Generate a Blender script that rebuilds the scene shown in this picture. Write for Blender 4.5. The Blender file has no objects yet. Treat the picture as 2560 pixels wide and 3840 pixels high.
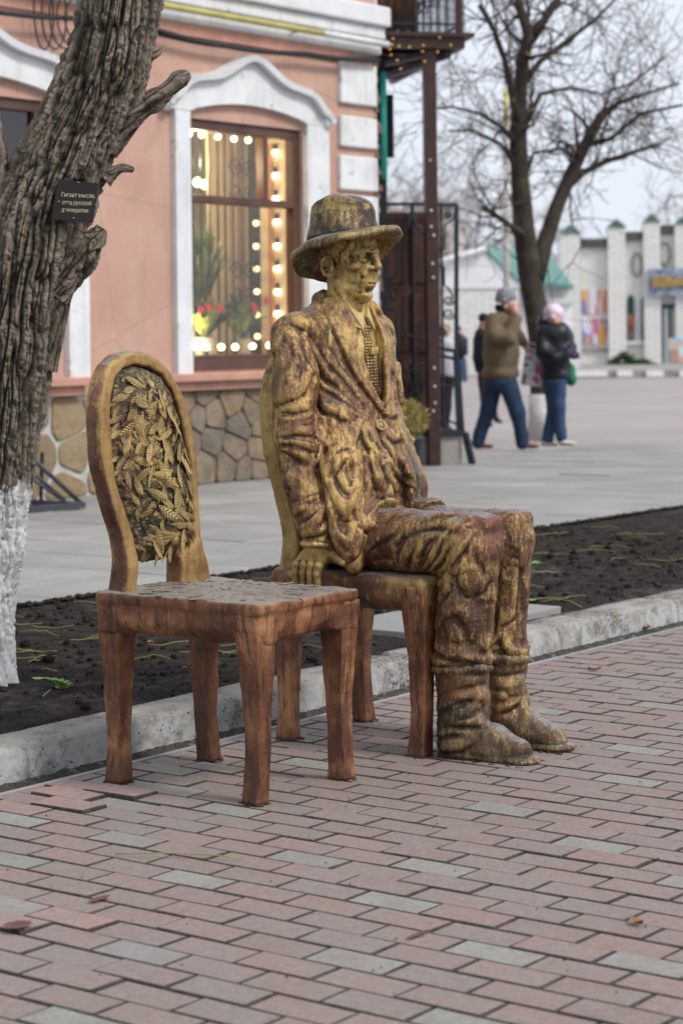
import bpy, bmesh, math, random
import numpy as np
from mathutils import Vector, Matrix

# ------------------------------------------------------------------ scene, camera, sky, sun
scene = bpy.context.scene
COL = scene.collection
R = math.radians
random.seed(7)
RNG = np.random.default_rng(11)

F_PX, Y_HOR, ROLL, CAM_H = 8000.0, 1262.0, -0.012, 1.28     # measured from the paving joints
FWD, RGT = Vector((.8, .6, 0)), Vector((.6, -.8, 0))
cam_data = bpy.data.cameras.new('camera')
cam = bpy.data.objects.new('camera', cam_data)
COL.objects.link(cam)
_c, _s = math.cos(ROLL), math.sin(ROLL)
_r = RGT * _c + Vector((0, 0, 1)) * _s
_u = RGT * -_s + Vector((0, 0, 1)) * _c
cam.matrix_world = Matrix(((_r.x, _u.x, -FWD.x, 0), (_r.y, _u.y, -FWD.y, 0), (_r.z, _u.z, 0, CAM_H), (0, 0, 0, 1)))
cam_data.sensor_fit = 'HORIZONTAL'
cam_data.sensor_width = 36
cam_data.lens = 36 * F_PX / 2560
cam_data.shift_y = -(1920 - Y_HOR) / 2560
cam_data.clip_start = .1
cam_data.clip_end = 2000
cam_data.dof.use_dof = True
cam_data.dof.focus_distance = 6.35
cam_data.dof.aperture_fstop = 6.6
scene.camera = cam

world = bpy.data.worlds.new('World')
scene.world = world
world.use_nodes = True
_wn, _wl = world.node_tree.nodes, world.node_tree.links
_sky = _wn.new('ShaderNodeTexSky')
_sky.sky_type = 'NISHITA'
_sky.sun_disc = False
_sky.sun_elevation = R(42)
_sky.sun_rotation = R(150)
_sky.air_density, _sky.dust_density, _sky.ozone_density = 1.0, 4.0, 1.5
_hsv = _wn.new('ShaderNodeHueSaturation')
_hsv.inputs['Saturation'].default_value = .35
_mx = _wn.new('ShaderNodeMix')
_mx.data_type = 'RGBA'
_mx.inputs[0].default_value = .7
_mx.inputs[7].default_value = (11.4, 12.2, 13.7, 1)            # even overcast veil
_wl.new(_sky.outputs[0], _hsv.inputs['Color'])
_wl.new(_hsv.outputs[0], _mx.inputs[6])
_wl.new(_mx.outputs[2], _wn['Background'].inputs[0])
_wn['Background'].inputs[1].default_value = .058

sun_d = bpy.data.lights.new('sun', 'SUN')
sun_d.energy = 1.5
sun_d.angle = R(14)
sun_d.color = (1, .96, .9)
sun = bpy.data.objects.new('sun', sun_d)
COL.objects.link(sun)
_to_sun = Vector((.10, -.80, .85)).normalized()
sun.rotation_euler = _to_sun.to_track_quat('Z', 'Y').to_euler()
_sky.sun_elevation = math.asin(_to_sun.z)
_sky.sun_rotation = math.atan2(_to_sun.x, _to_sun.y)

scene.view_settings.view_transform = 'Standard'
scene.view_settings.look = 'None'
scene.view_settings.exposure = 0.74
scene.view_settings.gamma = 1
scene.cycles.max_bounces = 8
scene.cycles.transparent_max_bounces = 12

# ------------------------------------------------------------------ places measured in the photograph (its 1568 px wide view)
def ray(x, y):
    dx, dy = x * 2560 / 1568 - 1280, y * 2560 / 1568 - Y_HOR
    a, b = dx * _c + dy * _s, -dx * _s + dy * _c
    a, b = a / F_PX, -b / F_PX
    return Vector((.8 + .6 * a, .6 - .8 * a, b))
EYE = Vector((0, 0, CAM_H))
def on_z(x, y, z=0.0):
    d = ray(x, y); return EYE + d * ((z - CAM_H) / d.z)
def on_y(x, y, Y):
    d = ray(x, y); return EYE + d * (Y / d.y)
def on_x(x, y, X):
    d = ray(x, y); return EYE + d * (X / d.x)
def at_depth(x, y, D):
    return EYE + ray(x, y) * D
def to_px(p):
    q = Vector(p) - EYE
    D = q.dot(FWD); X = F_PX * q.dot(RGT) / D; Y = -F_PX * q.z / D
    return (1280 + X * _c - Y * _s) * 1568 / 2560, (Y_HOR + X * _s + Y * _c) * 1568 / 2560

# ------------------------------------------------------------------ objects
def tag(o, label=None, cat=None, group=None, kind=None):
    if label: o['label'] = label
    if cat: o['category'] = cat
    if group: o['group'] = group
    if kind: o['kind'] = kind
    return o
def thing(name, label, cat, loc=(0, 0, 0), group=None):
    o = bpy.data.objects.new(name, None)
    o.empty_display_size = .1
    o.location = loc
    COL.objects.link(o)
    return tag(o, label, cat, group)
def link(name, me, mat=None, parent=None):
    """one mesh object; the mesh is in world space, so a parent's own place is taken off"""
    o = bpy.data.objects.new(name, me)
    if mat is not None and not me.materials:
        me.materials.append(mat)
    COL.objects.link(o)
    if parent is not None:
        o.parent = parent
        if parent.type == 'EMPTY':
            o.matrix_parent_inverse = Matrix.Translation(-parent.location)
    return o

class MB:
    """collects shapes for ONE mesh"""
    def __init__(s): s.v, s.f, s.sm = [], [], []
    def add(s, vs, fs, smooth=False):
        n = len(s.v)
        s.v += [tuple(v) for v in vs]
        s.f += [tuple(n + i for i in f) for f in fs]
        s.sm += [smooth] * len(fs)
        return s
    def box(s, x0, x1, y0, y1, z0, z1):
        vs = [(x, y, z) for z in (z0, z1) for y in (y0, y1) for x in (x0, x1)]
        return s.add(vs, [(0, 2, 3, 1), (4, 5, 7, 6), (0, 1, 5, 4), (2, 6, 7, 3), (0, 4, 6, 2), (1, 3, 7, 5)])
    def obox(s, c, ax, ay, az):
        c, ax, ay, az = Vector(c), Vector(ax), Vector(ay), Vector(az)
        vs = [c + ax * i + ay * j + az * k for k in (-1, 1) for j in (-1, 1) for i in (-1, 1)]
        return s.add(vs, [(0, 2, 3, 1), (4, 5, 7, 6), (0, 1, 5, 4), (2, 6, 7, 3), (0, 4, 6, 2), (1, 3, 7, 5)])
    def bar(s, a, b, w, h=None, up=(0, 0, 1)):
        a, b = Vector(a), Vector(b); d = (b - a)
        L = d.length; d.normalize(); up = Vector(up)
        sx = d.cross(up)
        if sx.length < 1e-4: sx = d.cross(Vector((1, 0, 0)))
        sx.normalize(); sz = sx.cross(d)
        return s.obox((a + b) / 2, d * (L / 2), sx * (w / 2), sz * ((h or w) / 2))
    def tube(s, pts, rad, n=6, cap=True, smooth=True):
        pts = [Vector(p) for p in pts]
        rs = rad if hasattr(rad, '__len__') else [rad] * len(pts)
        rings, prev = [], None
        for i, p in enumerate(pts):
            t = (pts[min(i + 1, len(pts) - 1)] - pts[max(i - 1, 0)])
            if t.length < 1e-9: t = Vector((0, 0, 1))
            t.normalize()
            if prev is None:
                prev = t.orthogonal().normalized()
            nx = (prev - t * prev.dot(t))
            if nx.length < 1e-6: nx = t.orthogonal()
            nx.normalize(); prev = nx; ny = t.cross(nx)
            rings.append([p + (nx * math.cos(2 * math.pi * k / n) + ny * math.sin(2 * math.pi * k / n)) * rs[i] for k in range(n)])
        vs = [v for r in rings for v in r]; fs = []
        for i in range(len(rings) - 1):
            for k in range(n):
                a, b = i * n + k, i * n + (k + 1) % n
                fs.append((a, b, b + n, a + n))
        if cap:
            fs.append(tuple(reversed(range(n)))); fs.append(tuple(range(len(vs) - n, len(vs))))
        return s.add(vs, fs, smooth)
    def sphere(s, c, r, nu=12, nv=8, sc=(1, 1, 1)):
        vs, fs = [], []
        for j in range(1, nv):
            t = math.pi * j / nv
            for i in range(nu):
                p = 2 * math.pi * i / nu
                vs.append((c[0] + r * sc[0] * math.sin(t) * math.cos(p), c[1] + r * sc[1] * math.sin(t) * math.sin(p), c[2] + r * sc[2] * math.cos(t)))
        top, bot = len(vs), len(vs) + 1
        vs += [(c[0], c[1], c[2] + r * sc[2]), (c[0], c[1], c[2] - r * sc[2])]
        for i in range(nu):
            k = (i + 1) % nu
            fs.append((top, i, k)); fs.append((bot, (nv - 2) * nu + k, (nv - 2) * nu + i))
            for j in range(nv - 2):
                fs.append((j * nu + i, (j + 1) * nu + i, (j + 1) * nu + k, j * nu + k))
        return s.add(vs, fs, True)
    def prism(s, poly, y0, y1):
        """outline (x, z) counter-clockwise seen from -y, pushed from y0 (front) to y1 (back)"""
        n = len(poly)
        vs = [(x, y0, z) for x, z in poly] + [(x, y1, z) for x, z in poly]
        fs = [tuple(range(n)), tuple(reversed(range(n, 2 * n)))]
        fs += [(i, i + n, (i + 1) % n + n, (i + 1) % n) for i in range(n)]
        return s.add(vs, fs)
    def mesh(s, name):
        me = bpy.data.meshes.new(name)
        me.from_pydata(s.v, [], s.f)
        me.polygons.foreach_set('use_smooth', s.sm)
        me.update()
        return me
    def build(s, name, mat=None, parent=None, bevel=0.0):
        o = link(name, s.mesh(name), mat, parent)
        if bevel:
            m = o.modifiers.new('bevel', 'BEVEL'); m.width = bevel; m.segments = 2; m.limit_method = 'ANGLE'
        return o

def np_mesh(name, V, Fq, smooth=True):
    me = bpy.data.meshes.new(name)
    if isinstance(Fq, np.ndarray):
        me.vertices.add(len(V)); me.vertices.foreach_set('co', np.ascontiguousarray(V, np.float32).ravel())
        me.loops.add(Fq.size); me.loops.foreach_set('vertex_index', np.ascontiguousarray(Fq, np.int32).ravel())
        me.polygons.add(len(Fq)); me.polygons.foreach_set('loop_start', np.arange(0, Fq.size, Fq.shape[1], dtype=np.int32))
        me.update(calc_edges=True)
    else:
        me.from_pydata(V.tolist() if hasattr(V, 'tolist') else V, [], Fq)
    me.polygons.foreach_set('use_smooth', np.full(len(me.polygons), smooth))
    me.update()
    return me
def fix_normals(me):
    bm = bmesh.new(); bm.from_mesh(me); bmesh.ops.recalc_face_normals(bm, faces=bm.faces); bm.to_mesh(me); bm.free()
    return me

# ------------------------------------------------------------------ noise on arrays
def _hash(ix, iy, iz, seed):
    h = (ix * 374761393 + iy * 668265263 + iz * 2147483647 + seed * 974634777) & 0xFFFFFFFF
    h = ((h ^ (h >> 13)) * 1274126177) & 0xFFFFFFFF
    h = ((h ^ (h >> 16)) * 2246822519) & 0xFFFFFFFF
    return ((h ^ (h >> 15)) & 0xFFFFFF) / float(0xFFFFFF)
def vnoise(P, scale=1.0, seed=0, octaves=1):
    """value noise, about -1 .. 1"""
    P = np.asarray(P, float); out = np.zeros(P.shape[:-1]); amp, tot = 1.0, 0.0
    for o in range(octaves):
        Q = P * scale * 2 ** o + 17.3 * o
        I = np.floor(Q).astype(np.int64); f = Q - I; f = f * f * (3 - 2 * f)
        acc = 0
        for a in (0, 1):
            wa = f[..., 0] if a else 1 - f[..., 0]
            for b in (0, 1):
                wb = f[..., 1] if b else 1 - f[..., 1]
                for c in (0, 1):
                    wc = f[..., 2] if c else 1 - f[..., 2]
                    acc = acc + wa * wb * wc * _hash(I[..., 0] + a, I[..., 1] + b, I[..., 2] + c, seed + o)
        out += amp * (acc * 2 - 1); tot += amp; amp *= .5
    return out / tot
def worley2(U, V, seed=0, period=None):
    """F1 and F2 of 2-d cell noise; U may wrap with an integer period"""
    iu, iv = np.floor(U).astype(np.int64), np.floor(V).astype(np.int64)
    f1 = np.full(U.shape, 9.); f2 = np.full(U.shape, 9.); cid = np.zeros(U.shape)
    for a in (-1, 0, 1):
        for b in (-1, 0, 1):
            cu, cv = iu + a, iv + b
            hu = cu % period if period else cu
            px = cu + _hash(hu, cv, hu * 0, seed); pz = cv + _hash(hu, cv, hu * 0 + 5, seed)
            d = np.hypot(U - px, V - pz); h = _hash(hu, cv, hu * 0 + 9, seed)
            near = d < f1
            f2 = np.where(near, f1, np.minimum(f2, d)); cid = np.where(near, h, cid); f1 = np.where(near, d, f1)
    return f1, f2, cid

# ------------------------------------------------------------------ modelling clay: signed distance on a grid, meshed with surface nets
class Clay:
    def __init__(s, lo, hi, h):
        s.lo, s.h = np.array(lo, float), h
        s.n = np.ceil((np.array(hi, float) - s.lo) / h).astype(int) + 1
        s.d = np.full(s.n, 1.0)
        s.ax = [s.lo[i] + h * np.arange(s.n[i]) for i in range(3)]
    def _win(s, lo, hi):
        a = np.clip(np.floor((np.array(lo) - s.lo) / s.h).astype(int), 0, s.n - 1)
        b = np.clip(np.ceil((np.array(hi) - s.lo) / s.h).astype(int) + 1, 1, s.n)
        sl = tuple(slice(i, j) for i, j in zip(a, b))
        G = np.meshgrid(*[s.ax[i][sl[i]] for i in range(3)], indexing='ij', sparse=True)
        return sl, G
    def put(s, sl, e, k, op):
        d = s.d[sl]
        if d.size == 0: return
        if op == 'add':
            if k <= 0: s.d[sl] = np.minimum(d, e); return
            t = np.clip(.5 + .5 * (d - e) / k, 0, 1)
            s.d[sl] = d * (1 - t) + e * t - k * t * (1 - t)
        else:
            if k <= 0: s.d[sl] = np.maximum(d, -e); return
            t = np.clip(.5 - .5 * (d + e) / k, 0, 1)
            s.d[sl] = d * (1 - t) - e * t + k * t * (1 - t)
    def cone(s, a, b, ra, rb, k=.02, op='add', flat=None):
        """capsule that tapers from ra to rb; flat=(axis, factor) squashes it"""
        a, b = np.array(a, float), np.array(b, float); m = max(ra, rb) + 2 * k + .02
        sl, G = s._win(np.minimum(a, b) - m, np.maximum(a, b) + m)
        ab = b - a; L2 = max((ab ** 2).sum(), 1e-12)
        t = np.clip(sum((G[i] - a[i]) * ab[i] for i in range(3)) / L2, 0, 1)
        q = 0
        for i in range(3):
            w = 1.0
            if flat and flat[0] == i: w = flat[1]
            q = q + (w * (G[i] - a[i] - t * ab[i])) ** 2
        s.put(sl, np.sqrt(q) - (ra + (rb - ra) * t), k, op)
        return s
    def ball(s, c, r, k=.02, op='add', rot=None):
        c = np.array(c, float); r = np.array(r if hasattr(r, '__len__') else (r,) * 3, float); m = r.max() + 2 * k + .02
        sl, G = s._win(c - m, c + m)
        q = [G[i] - c[i] for i in range(3)]
        if rot is not None:
            M = np.array(rot); q = [sum(M[j][i] * q[i] for i in range(3)) for j in range(3)]
        k0 = np.sqrt(sum((q[i] / r[i]) ** 2 for i in range(3)))
        k1 = np.sqrt(sum((q[i] / r[i] ** 2) ** 2 for i in range(3))) + 1e-9
        s.put(sl, k0 * (k0 - 1) / k1, k, op)
        return s
    def chain(s, pts, rs, k=.02, op='add'):
        rs = rs if hasattr(rs, '__len__') else [rs] * len(pts)
        for i in range(len(pts) - 1):
            s.cone(pts[i], pts[i + 1], rs[i], rs[i + 1], k, op)
        return s
    def box(s, c, hx, rad=.01, k=.02, op='add', rot=None):
        c = np.array(c, float); hx = np.array(hx, float); m = np.linalg.norm(hx) + 2 * k + .02
        sl, G = s._win(c - m, c + m)
        q = [G[i] - c[i] for i in range(3)]
        if rot is not None:
            M = np.array(rot); q = [sum(M[j][i] * q[i] for i in range(3)) for j in range(3)]
        q = [np.abs(q[i]) - (hx[i] - rad) for i in range(3)]
        out = np.sqrt(sum(np.maximum(q[i], 0) ** 2 for i in range(3)))
        ins = np.minimum(np.maximum(np.maximum(q[0], q[1]), q[2]), 0)
        s.put(sl, out + ins - rad, k, op)
        return s
    def pts(s):
        return np.stack(np.meshgrid(*s.ax, indexing='ij'), -1)
    def rough(s, amp, scale, seed=0, octaves=2):
        m = np.abs(s.d) < amp * 2 + 3 * s.h
        idx = np.argwhere(m)
        s.d[m] += amp * vnoise(s.lo + idx * s.h, scale, seed, octaves)
        return s
    def wrinkle(s, amp, scale, seed=0, sharp=3, mat=None):
        """crisp creases: ridged noise"""
        m = np.abs(s.d) < amp * 2 + 3 * s.h
        P = s.lo + np.argwhere(m) * s.h
        if mat is not None: P = P @ np.array(mat).T
        P = P + .25 / scale * np.stack([vnoise(P, scale * .8, seed + 50 + i) for i in range(3)], -1)
        r = (1 - np.abs(vnoise(P, scale, seed, 2)) * 1.6).clip(0, 1) ** sharp
        s.d[m] -= amp * (r - .25)
        return s
    def crumple(s, amp, scale, seed=0, mat=None):
        """facets that meet in sharp creases: distance to scattered points"""
        m = np.abs(s.d) < amp * 1.5 + 2.5 * s.h
        P = (s.lo + np.argwhere(m) * s.h)
        if mat is not None: P = P @ np.array(mat).T
        P = P * scale + .35 * np.stack([vnoise(P, scale * .7, seed + 60 + i) for i in range(3)], -1)
        I = np.floor(P).astype(np.int64); f1 = np.full(len(P), 9.)
        for a in (-1, 0, 1):
            for b in (-1, 0, 1):
                for c in (-1, 0, 1):
                    J_ = I + np.array((a, b, c)); q = 0
                    for i in range(3): q = q + (J_[:, i] + .1 + .8 * _hash(J_[:, 0], J_[:, 1], J_[:, 2], seed + 3 * i) - P[:, i]) ** 2
                    f1 = np.minimum(f1, q)
        s.d[m] -= amp * (np.sqrt(f1) - .5) * 1.6
        return s
    def sample(s, P, arr=None):
        arr = s.d if arr is None else arr
        Q = (np.asarray(P) - s.lo) / s.h
        Q = np.clip(Q, 0, np.array(arr.shape) - 1.001); I = Q.astype(int); f = Q - I; out = 0
        for a in (0, 1):
            for b in (0, 1):
                for c in (0, 1):
                    w = (f[..., 0] if a else 1 - f[..., 0]) * (f[..., 1] if b else 1 - f[..., 1]) * (f[..., 2] if c else 1 - f[..., 2])
                    out = out + w * arr[I[..., 0] + a, I[..., 1] + b, I[..., 2] + c]
        return out
    def hit(s, o, d, t0, t1):
        """first surface point along a ray (numpy), or None"""
        t = np.arange(t0, t1, s.h * .5); P = o + t[:, None] * d
        ins = np.all((P > s.lo) & (P < s.lo + (s.n - 1) * s.h), axis=1)
        v = np.where(ins, s.sample(P), 1.0)
        w = np.nonzero(v < 0)[0]
        if len(w) == 0: return None
        i = w[0]; j = max(i - 1, 0); f = v[j] / (v[j] - v[i] + 1e-12) if i > j else 0
        return P[j] + (P[i] - P[j]) * f
    def grad(s, p):
        e = s.h; g = np.array([s.sample(p + e * v) - s.sample(p - e * v) for v in np.eye(3)])
        return g / (np.linalg.norm(g) + 1e-9)
    def mesh(s, name, fn=None, curv=.0075, flip=False):
        """surface nets; float attribute 'ridge' > 0 on ridges, < 0 in furrows"""
        d = s.d; n = s.n
        neg = d < 0
        c = np.zeros(np.array(n) - 1, int)
        for a in (0, 1):
            for b in (0, 1):
                for e in (0, 1):
                    c += neg[a:n[0] - 1 + a, b:n[1] - 1 + b, e:n[2] - 1 + e]
        act = (c > 0) & (c < 8)
        ids = np.full(act.shape, -1, int); cells = np.argwhere(act); ids[act] = np.arange(len(cells))
        acc = np.zeros((len(cells), 3)); cnt = np.zeros(len(cells))
        corners = [np.array(x) for x in np.ndindex(2, 2, 2)]
        val = {tuple(x): d[tuple((cells + x).T)] for x in corners}
        for x in corners:
            for ax in range(3):
                if x[ax] == 0:
                    y = x.copy(); y[ax] = 1
                    v0, v1 = val[tuple(x)], val[tuple(y)]
                    m = (v0 < 0) != (v1 < 0)
                    t = np.where(m, v0 / np.where(m, v0 - v1, 1), 0)
                    p = x + t[:, None] * (y - x)
                    acc += p * m[:, None]; cnt += m
        V = s.lo + (cells + acc / cnt[:, None]) * s.h
        faces = []
        for ax in range(3):
            o1, o2 = (ax + 1) % 3, (ax + 2) % 3
            A = neg.take(range(n[ax] - 1), ax); B = neg.take(range(1, n[ax]), ax)
            for sgn, M in ((0, A & ~B), (1, ~A & B)):
                e = np.argwhere(M)
                e = e[(e[:, o1] > 0) & (e[:, o2] > 0) & (e[:, o1] < n[o1] - 1) & (e[:, o2] < n[o2] - 1)]
                u1 = np.zeros(3, int); u1[o1] = 1; u2 = np.zeros(3, int); u2[o2] = 1
                q = [ids[tuple((e - p).T)] for p in (u1 + u2, u2, 0 * u1, u1)]
                q = np.stack(q, 1)
                if sgn: q = q[:, ::-1]
                faces.append(q)
        Fq = np.concatenate(faces)
        Fq = Fq[(Fq >= 0).all(1)]
        rg = 0; offs = [np.array(o, float) for o in np.ndindex(3, 3, 3) if o != (1, 1, 1)]
        for o in offs:
            o = o - 1; rg = rg + s.sample(V + o / np.linalg.norm(o) * curv)
        rg = rg / len(offs) / .0030
        if fn is not None: V = fn(V)
        if flip: Fq = Fq[:, ::-1]
        me = np_mesh(name, V, Fq)
        at = me.attributes.new('ridge', 'FLOAT', 'POINT'); at.data.foreach_set('value', rg.astype(np.float32))
        return me
# ------------------------------------------------------------------ materials
class NM:
    def __init__(s, name, rough=.7, metal=0.0, spec=.4):
        s.m = bpy.data.materials.new(name); s.m.use_nodes = True
        s.t = s.m.node_tree; s.b = s.t.nodes['Principled BSDF']
        s.b.inputs['Roughness'].default_value = rough
        s.b.inputs['Metallic'].default_value = metal
        s.b.inputs['Specular IOR Level'].default_value = spec
        s.P = s.n('ShaderNodeNewGeometry').outputs['Position']
    def n(s, ty, ins=None, **kw):
        nd = s.t.nodes.new(ty)
        for k, v in kw.items(): setattr(nd, k, v)
        for k, v in (ins or {}).items(): s.put(nd.inputs[k], v)
        return nd
    def put(s, sock, v):
        if isinstance(v, bpy.types.NodeSocket): s.t.links.new(v, sock)
        elif hasattr(v, '__len__') and len(v) == 3 and sock.type == 'RGBA': sock.default_value = (*v, 1)
        else: sock.default_value = v
    def set(s, k, v): s.put(s.b.inputs[k], v); return s
    def scaled(s, sx, sy, sz, rot=0, vec=None):
        return s.n('ShaderNodeMapping', {'Vector': vec or s.P, 'Scale': (sx, sy, sz), 'Rotation': (0, 0, rot)}).outputs[0]
    def noise(s, scale, detail=4, rough=.55, vec=None, dist=0):
        return s.n('ShaderNodeTexNoise', {'Vector': vec or s.P, 'Scale': scale, 'Detail': detail, 'Roughness': rough, 'Distortion': dist}).outputs[0]
    def vor(s, scale, vec=None, feature='F1', out='Distance'):
        return s.n('ShaderNodeTexVoronoi', {'Vector': vec or s.P, 'Scale': scale}, feature=feature).outputs[out]
    def attr(s, name, out='Fac'): return s.n('ShaderNodeAttribute', attribute_name=name).outputs[out]
    def ramp(s, fac, stops, interp='LINEAR'):
        r = s.n('ShaderNodeValToRGB', {'Fac': fac}); e = r.color_ramp.elements; r.color_ramp.interpolation = interp
        while len(e) < len(stops): e.new(.5)
        for el, (p, c) in zip(e, stops):
            el.position = p; el.color = (*c, 1) if hasattr(c, '__len__') else (c, c, c, 1)
        return r.outputs[0]
    def step(s, v, lo, hi):
        return s.n('ShaderNodeMapRange', {'Value': v, 'From Min': lo, 'From Max': hi}, clamp=True).outputs[0]
    def mix(s, fac, a, b, blend='MIX'):
        nd = s.n('ShaderNodeMix', data_type='RGBA', blend_type=blend)
        s.put(nd.inputs[0], fac); s.put(nd.inputs[6], a if isinstance(a, bpy.types.NodeSocket) else (*a, 1)); s.put(nd.inputs[7], b if isinstance(b, bpy.types.NodeSocket) else (*b, 1))
        return nd.outputs[2]
    def ma(s, op, a, b=0.0):
        nd = s.n('ShaderNodeMath', operation=op); s.put(nd.inputs[0], a); s.put(nd.inputs[1], b); return nd.outputs[0]
    def bump(s, h, strength=.4, dist=.01):
        nd = s.n('ShaderNodeBump', {'Height': h, 'Strength': strength, 'Distance': dist}); s.put(s.b.inputs['Normal'], nd.outputs[0]); return s
    def xyz(s, v=None): return s.n('ShaderNodeSeparateXYZ', {0: v or s.P}).outputs
    def color(s, c): s.put(s.b.inputs['Base Color'], c if isinstance(c, bpy.types.NodeSocket) else (*c, 1)); return s

def plain(name, col, rough=.6, metal=0.0, var=.25, scale=8, bump=.15, spec=.4, dist=.004):
    """a painted, cloth or cast surface: one colour with blotches and fine relief"""
    k = NM(name, rough, metal, spec)
    nz = k.noise(scale, 5, .6)
    k.color(k.ramp(nz, [(.3, tuple(c * (1 - var) for c in col)), (.7, tuple(min(c * (1 + var), 1) for c in col))]))
    if bump: k.bump(k.noise(scale * 9, 3), bump, dist)
    return k.m
M = {}
# paving
def brick_mat(name, pal, per_island=False):
    k = NM(name, .82, 0, .3)
    rnd = k.n('ShaderNodeNewGeometry').outputs['Random Per Island'] if per_island else k.n('ShaderNodeObjectInfo').outputs['Random']
    base = k.ramp(rnd, pal, 'LINEAR')
    bl = k.noise(7, 5, .65); base = k.mix(k.step(bl, .42, .72), base, (.225, .192, .172)); gr = k.noise(45, 6, .75); base = k.mix(k.ma('MULTIPLY', k.step(gr, .5, .66), .55), base, (.15, .125, .115)); base = k.mix(k.ma('MULTIPLY', k.step(gr, .44, .34), .5), base, (.36, .30, .28))
    sp = k.noise(160, 2, .6); base = k.mix(k.step(sp, .56, .72), base, (.16, .13, .125))
    d2 = k.noise(1.7, 4); base = k.mix(k.ma('MULTIPLY', k.step(d2, .5, .72), .45), base, (.22, .2, .195))
    wd = k.step(k.noise(420, 1), .66, .7); base = k.mix(k.ma('MULTIPLY', wd, .5), base, (.5, .45, .43))
    k.color(base); k.bump(k.ma('ADD', k.noise(90, 4), k.ma('MULTIPLY', k.noise(12, 3), 2)), .35, .004)
    k.set('Roughness', k.ramp(bl, [(.3, .9), (.75, .65)]))
    return k.m
PAL = [(0, (.215, .158, .140)), (.2, (.240, .170, .150)), (.4, (.255, .168, .146)), (.55, (.225, .176, .158)), (.75, (.212, .172, .155)), (.88, (.236, .168, .148)), (1, (.252, .186, .166))]
M['brick'] = brick_mat('brick_pink', PAL)
M['brick_far'] = brick_mat('brick_pink_far', PAL, True)
M['brick_red'] = brick_mat('brick_red', [(0, (.31, .18, .155)), (1, (.34, .2, .175))])
M['brick_grey'] = brick_mat('brick_grey', [(0, (.235, .24, .21)), (.5, (.27, .275, .245)), (1, (.225, .23, .205))])
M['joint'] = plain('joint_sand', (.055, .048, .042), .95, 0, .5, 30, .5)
k = NM('kerb_concrete', .9, 0, .2)
nz = k.noise(6, 6, .65); base = k.ramp(nz, [(.35, (.20, .185, .16)), (.5, (.27, .255, .23)), (.65, (.33, .315, .29))])
zz = k.xyz()[2]
wash = k.ma('MULTIPLY', k.step(zz, .10, .075), k.step(k.noise(14, 5), .38, .55))          # old whitewash on the face
base = k.mix(k.ma('MULTIPLY', wash, .8), base, (.42, .43, .43))
base = k.mix(k.step(k.vor(38), .16, .10), base, (.05, .045, .04))                         # pits
base = k.mix(k.ma('MULTIPLY', k.step(k.noise(3.2, 6, .75), .50, .62), k.step(k.noise(60, 4), .36, .58)), base, (.075, .066, .056))
k.color(base).bump(k.ma('SUBTRACT', k.noise(60, 5), k.ma('MULTIPLY', k.step(k.vor(38), .2, .08), .8)), .6, .006); M['kerb'] = k.m
k = NM('soil', .95, 0, .15)
base = k.ramp(k.noise(9, 8, .7), [(.35, (.011, .009, .008)), (.5, (.028, .023, .019)), (.66, (.066, .054, .044))])
base = k.mix(k.ma('MULTIPLY', k.step(k.noise(1.6, 5, .7), .56, .66), k.step(k.noise(30, 6, .7), .45, .65)), base, (.13, .135, .14))   # wet ashy patches
base = k.mix(k.step(k.noise(240, 2), .7, .74), base, (.4, .38, .34))
k.color(base).bump(k.noise(40, 8, .7), 1.0, .03); M['soil'] = k.m
k = NM('gutter_dirt', .9, 0, .3)
k.color(k.mix(k.step(k.noise(26, 4), .55, .65), k.ramp(k.noise(60, 6, .7), [(.3, (.02, .018, .016)), (.7, (.09, .08, .07))]), (.16, .16, .165))).bump(k.noise(80, 6), 1, .015); M['dirt'] = k.m
k = NM('sidewalk_slab', .75, 0, .35)
base = k.ramp(k.n('ShaderNodeObjectInfo').outputs['Random'], [(0, (.25, .245, .232)), (.5, (.29, .283, .268)), (1, (.33, .322, .305))])
base = k.mix(k.step(k.noise(1.4, 5, .6), .42, .7), base, (.22, .218, .21)); base = k.mix(k.step(k.noise(60, 3), .6, .7), base, (.18, .17, .16))
k.color(base).bump(k.noise(50, 4), .3, .004); M['slab'] = k.m
k = NM('asphalt_plaza', .8, 0, .3)
base = k.ramp(k.noise(.35, 6, .6), [(.3, (.27, .235, .225)), (.7, (.35, .31, .30))]); base = k.mix(k.step(k.noise(30, 3), .6, .7), base, (.2, .18, .175))
k.color(base).bump(k.noise(40, 4), .3, .004); M['plaza'] = k.m
# building
k = NM('pink_plaster', .85, 0, .25)
base = k.ramp(k.noise(1.6, 6, .6), [(.35, (.44, .265, .205)), (.5, (.49, .30, .235)), (.65, (.52, .335, .27))])
base = k.mix(k.ma('MULTIPLY', k.step(k.noise(2.3, 5, .7, dist=.4), .60, .70), .45), base, (.38, .24, .18))
base = k.mix(k.step(k.noise(5.5, 5, .7), .68, .70), base, (.42, .38, .33))                 # flaked patches
base = k.mix(k.ma('MULTIPLY', k.step(k.noise(2.2, 6, .7, vec=k.scaled(2.5, 1, .35)), .52, .68), .45), base, (.33, .235, .19)); base = k.mix(k.ma('MULTIPLY', k.step(k.vor(1.1, feature='DISTANCE_TO_EDGE'), .006, .002), .5), base, (.25, .18, .15))
k.color(base).bump(k.ma('ADD', k.noise(35, 5), k.ma('MULTIPLY', k.noise(5, 4), 2)), .35, .008); M['pink'] = k.m
M['sill'] = plain('sill_plaster', (.46, .245, .185), .8, 0, .15, 5, .2)
k = NM('white_plaster', .8, 0, .3)
base = k.ramp(k.noise(3, 6, .6), [(.3, (.56, .57, .58)), (.6, (.70, .71, .72))])
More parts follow.
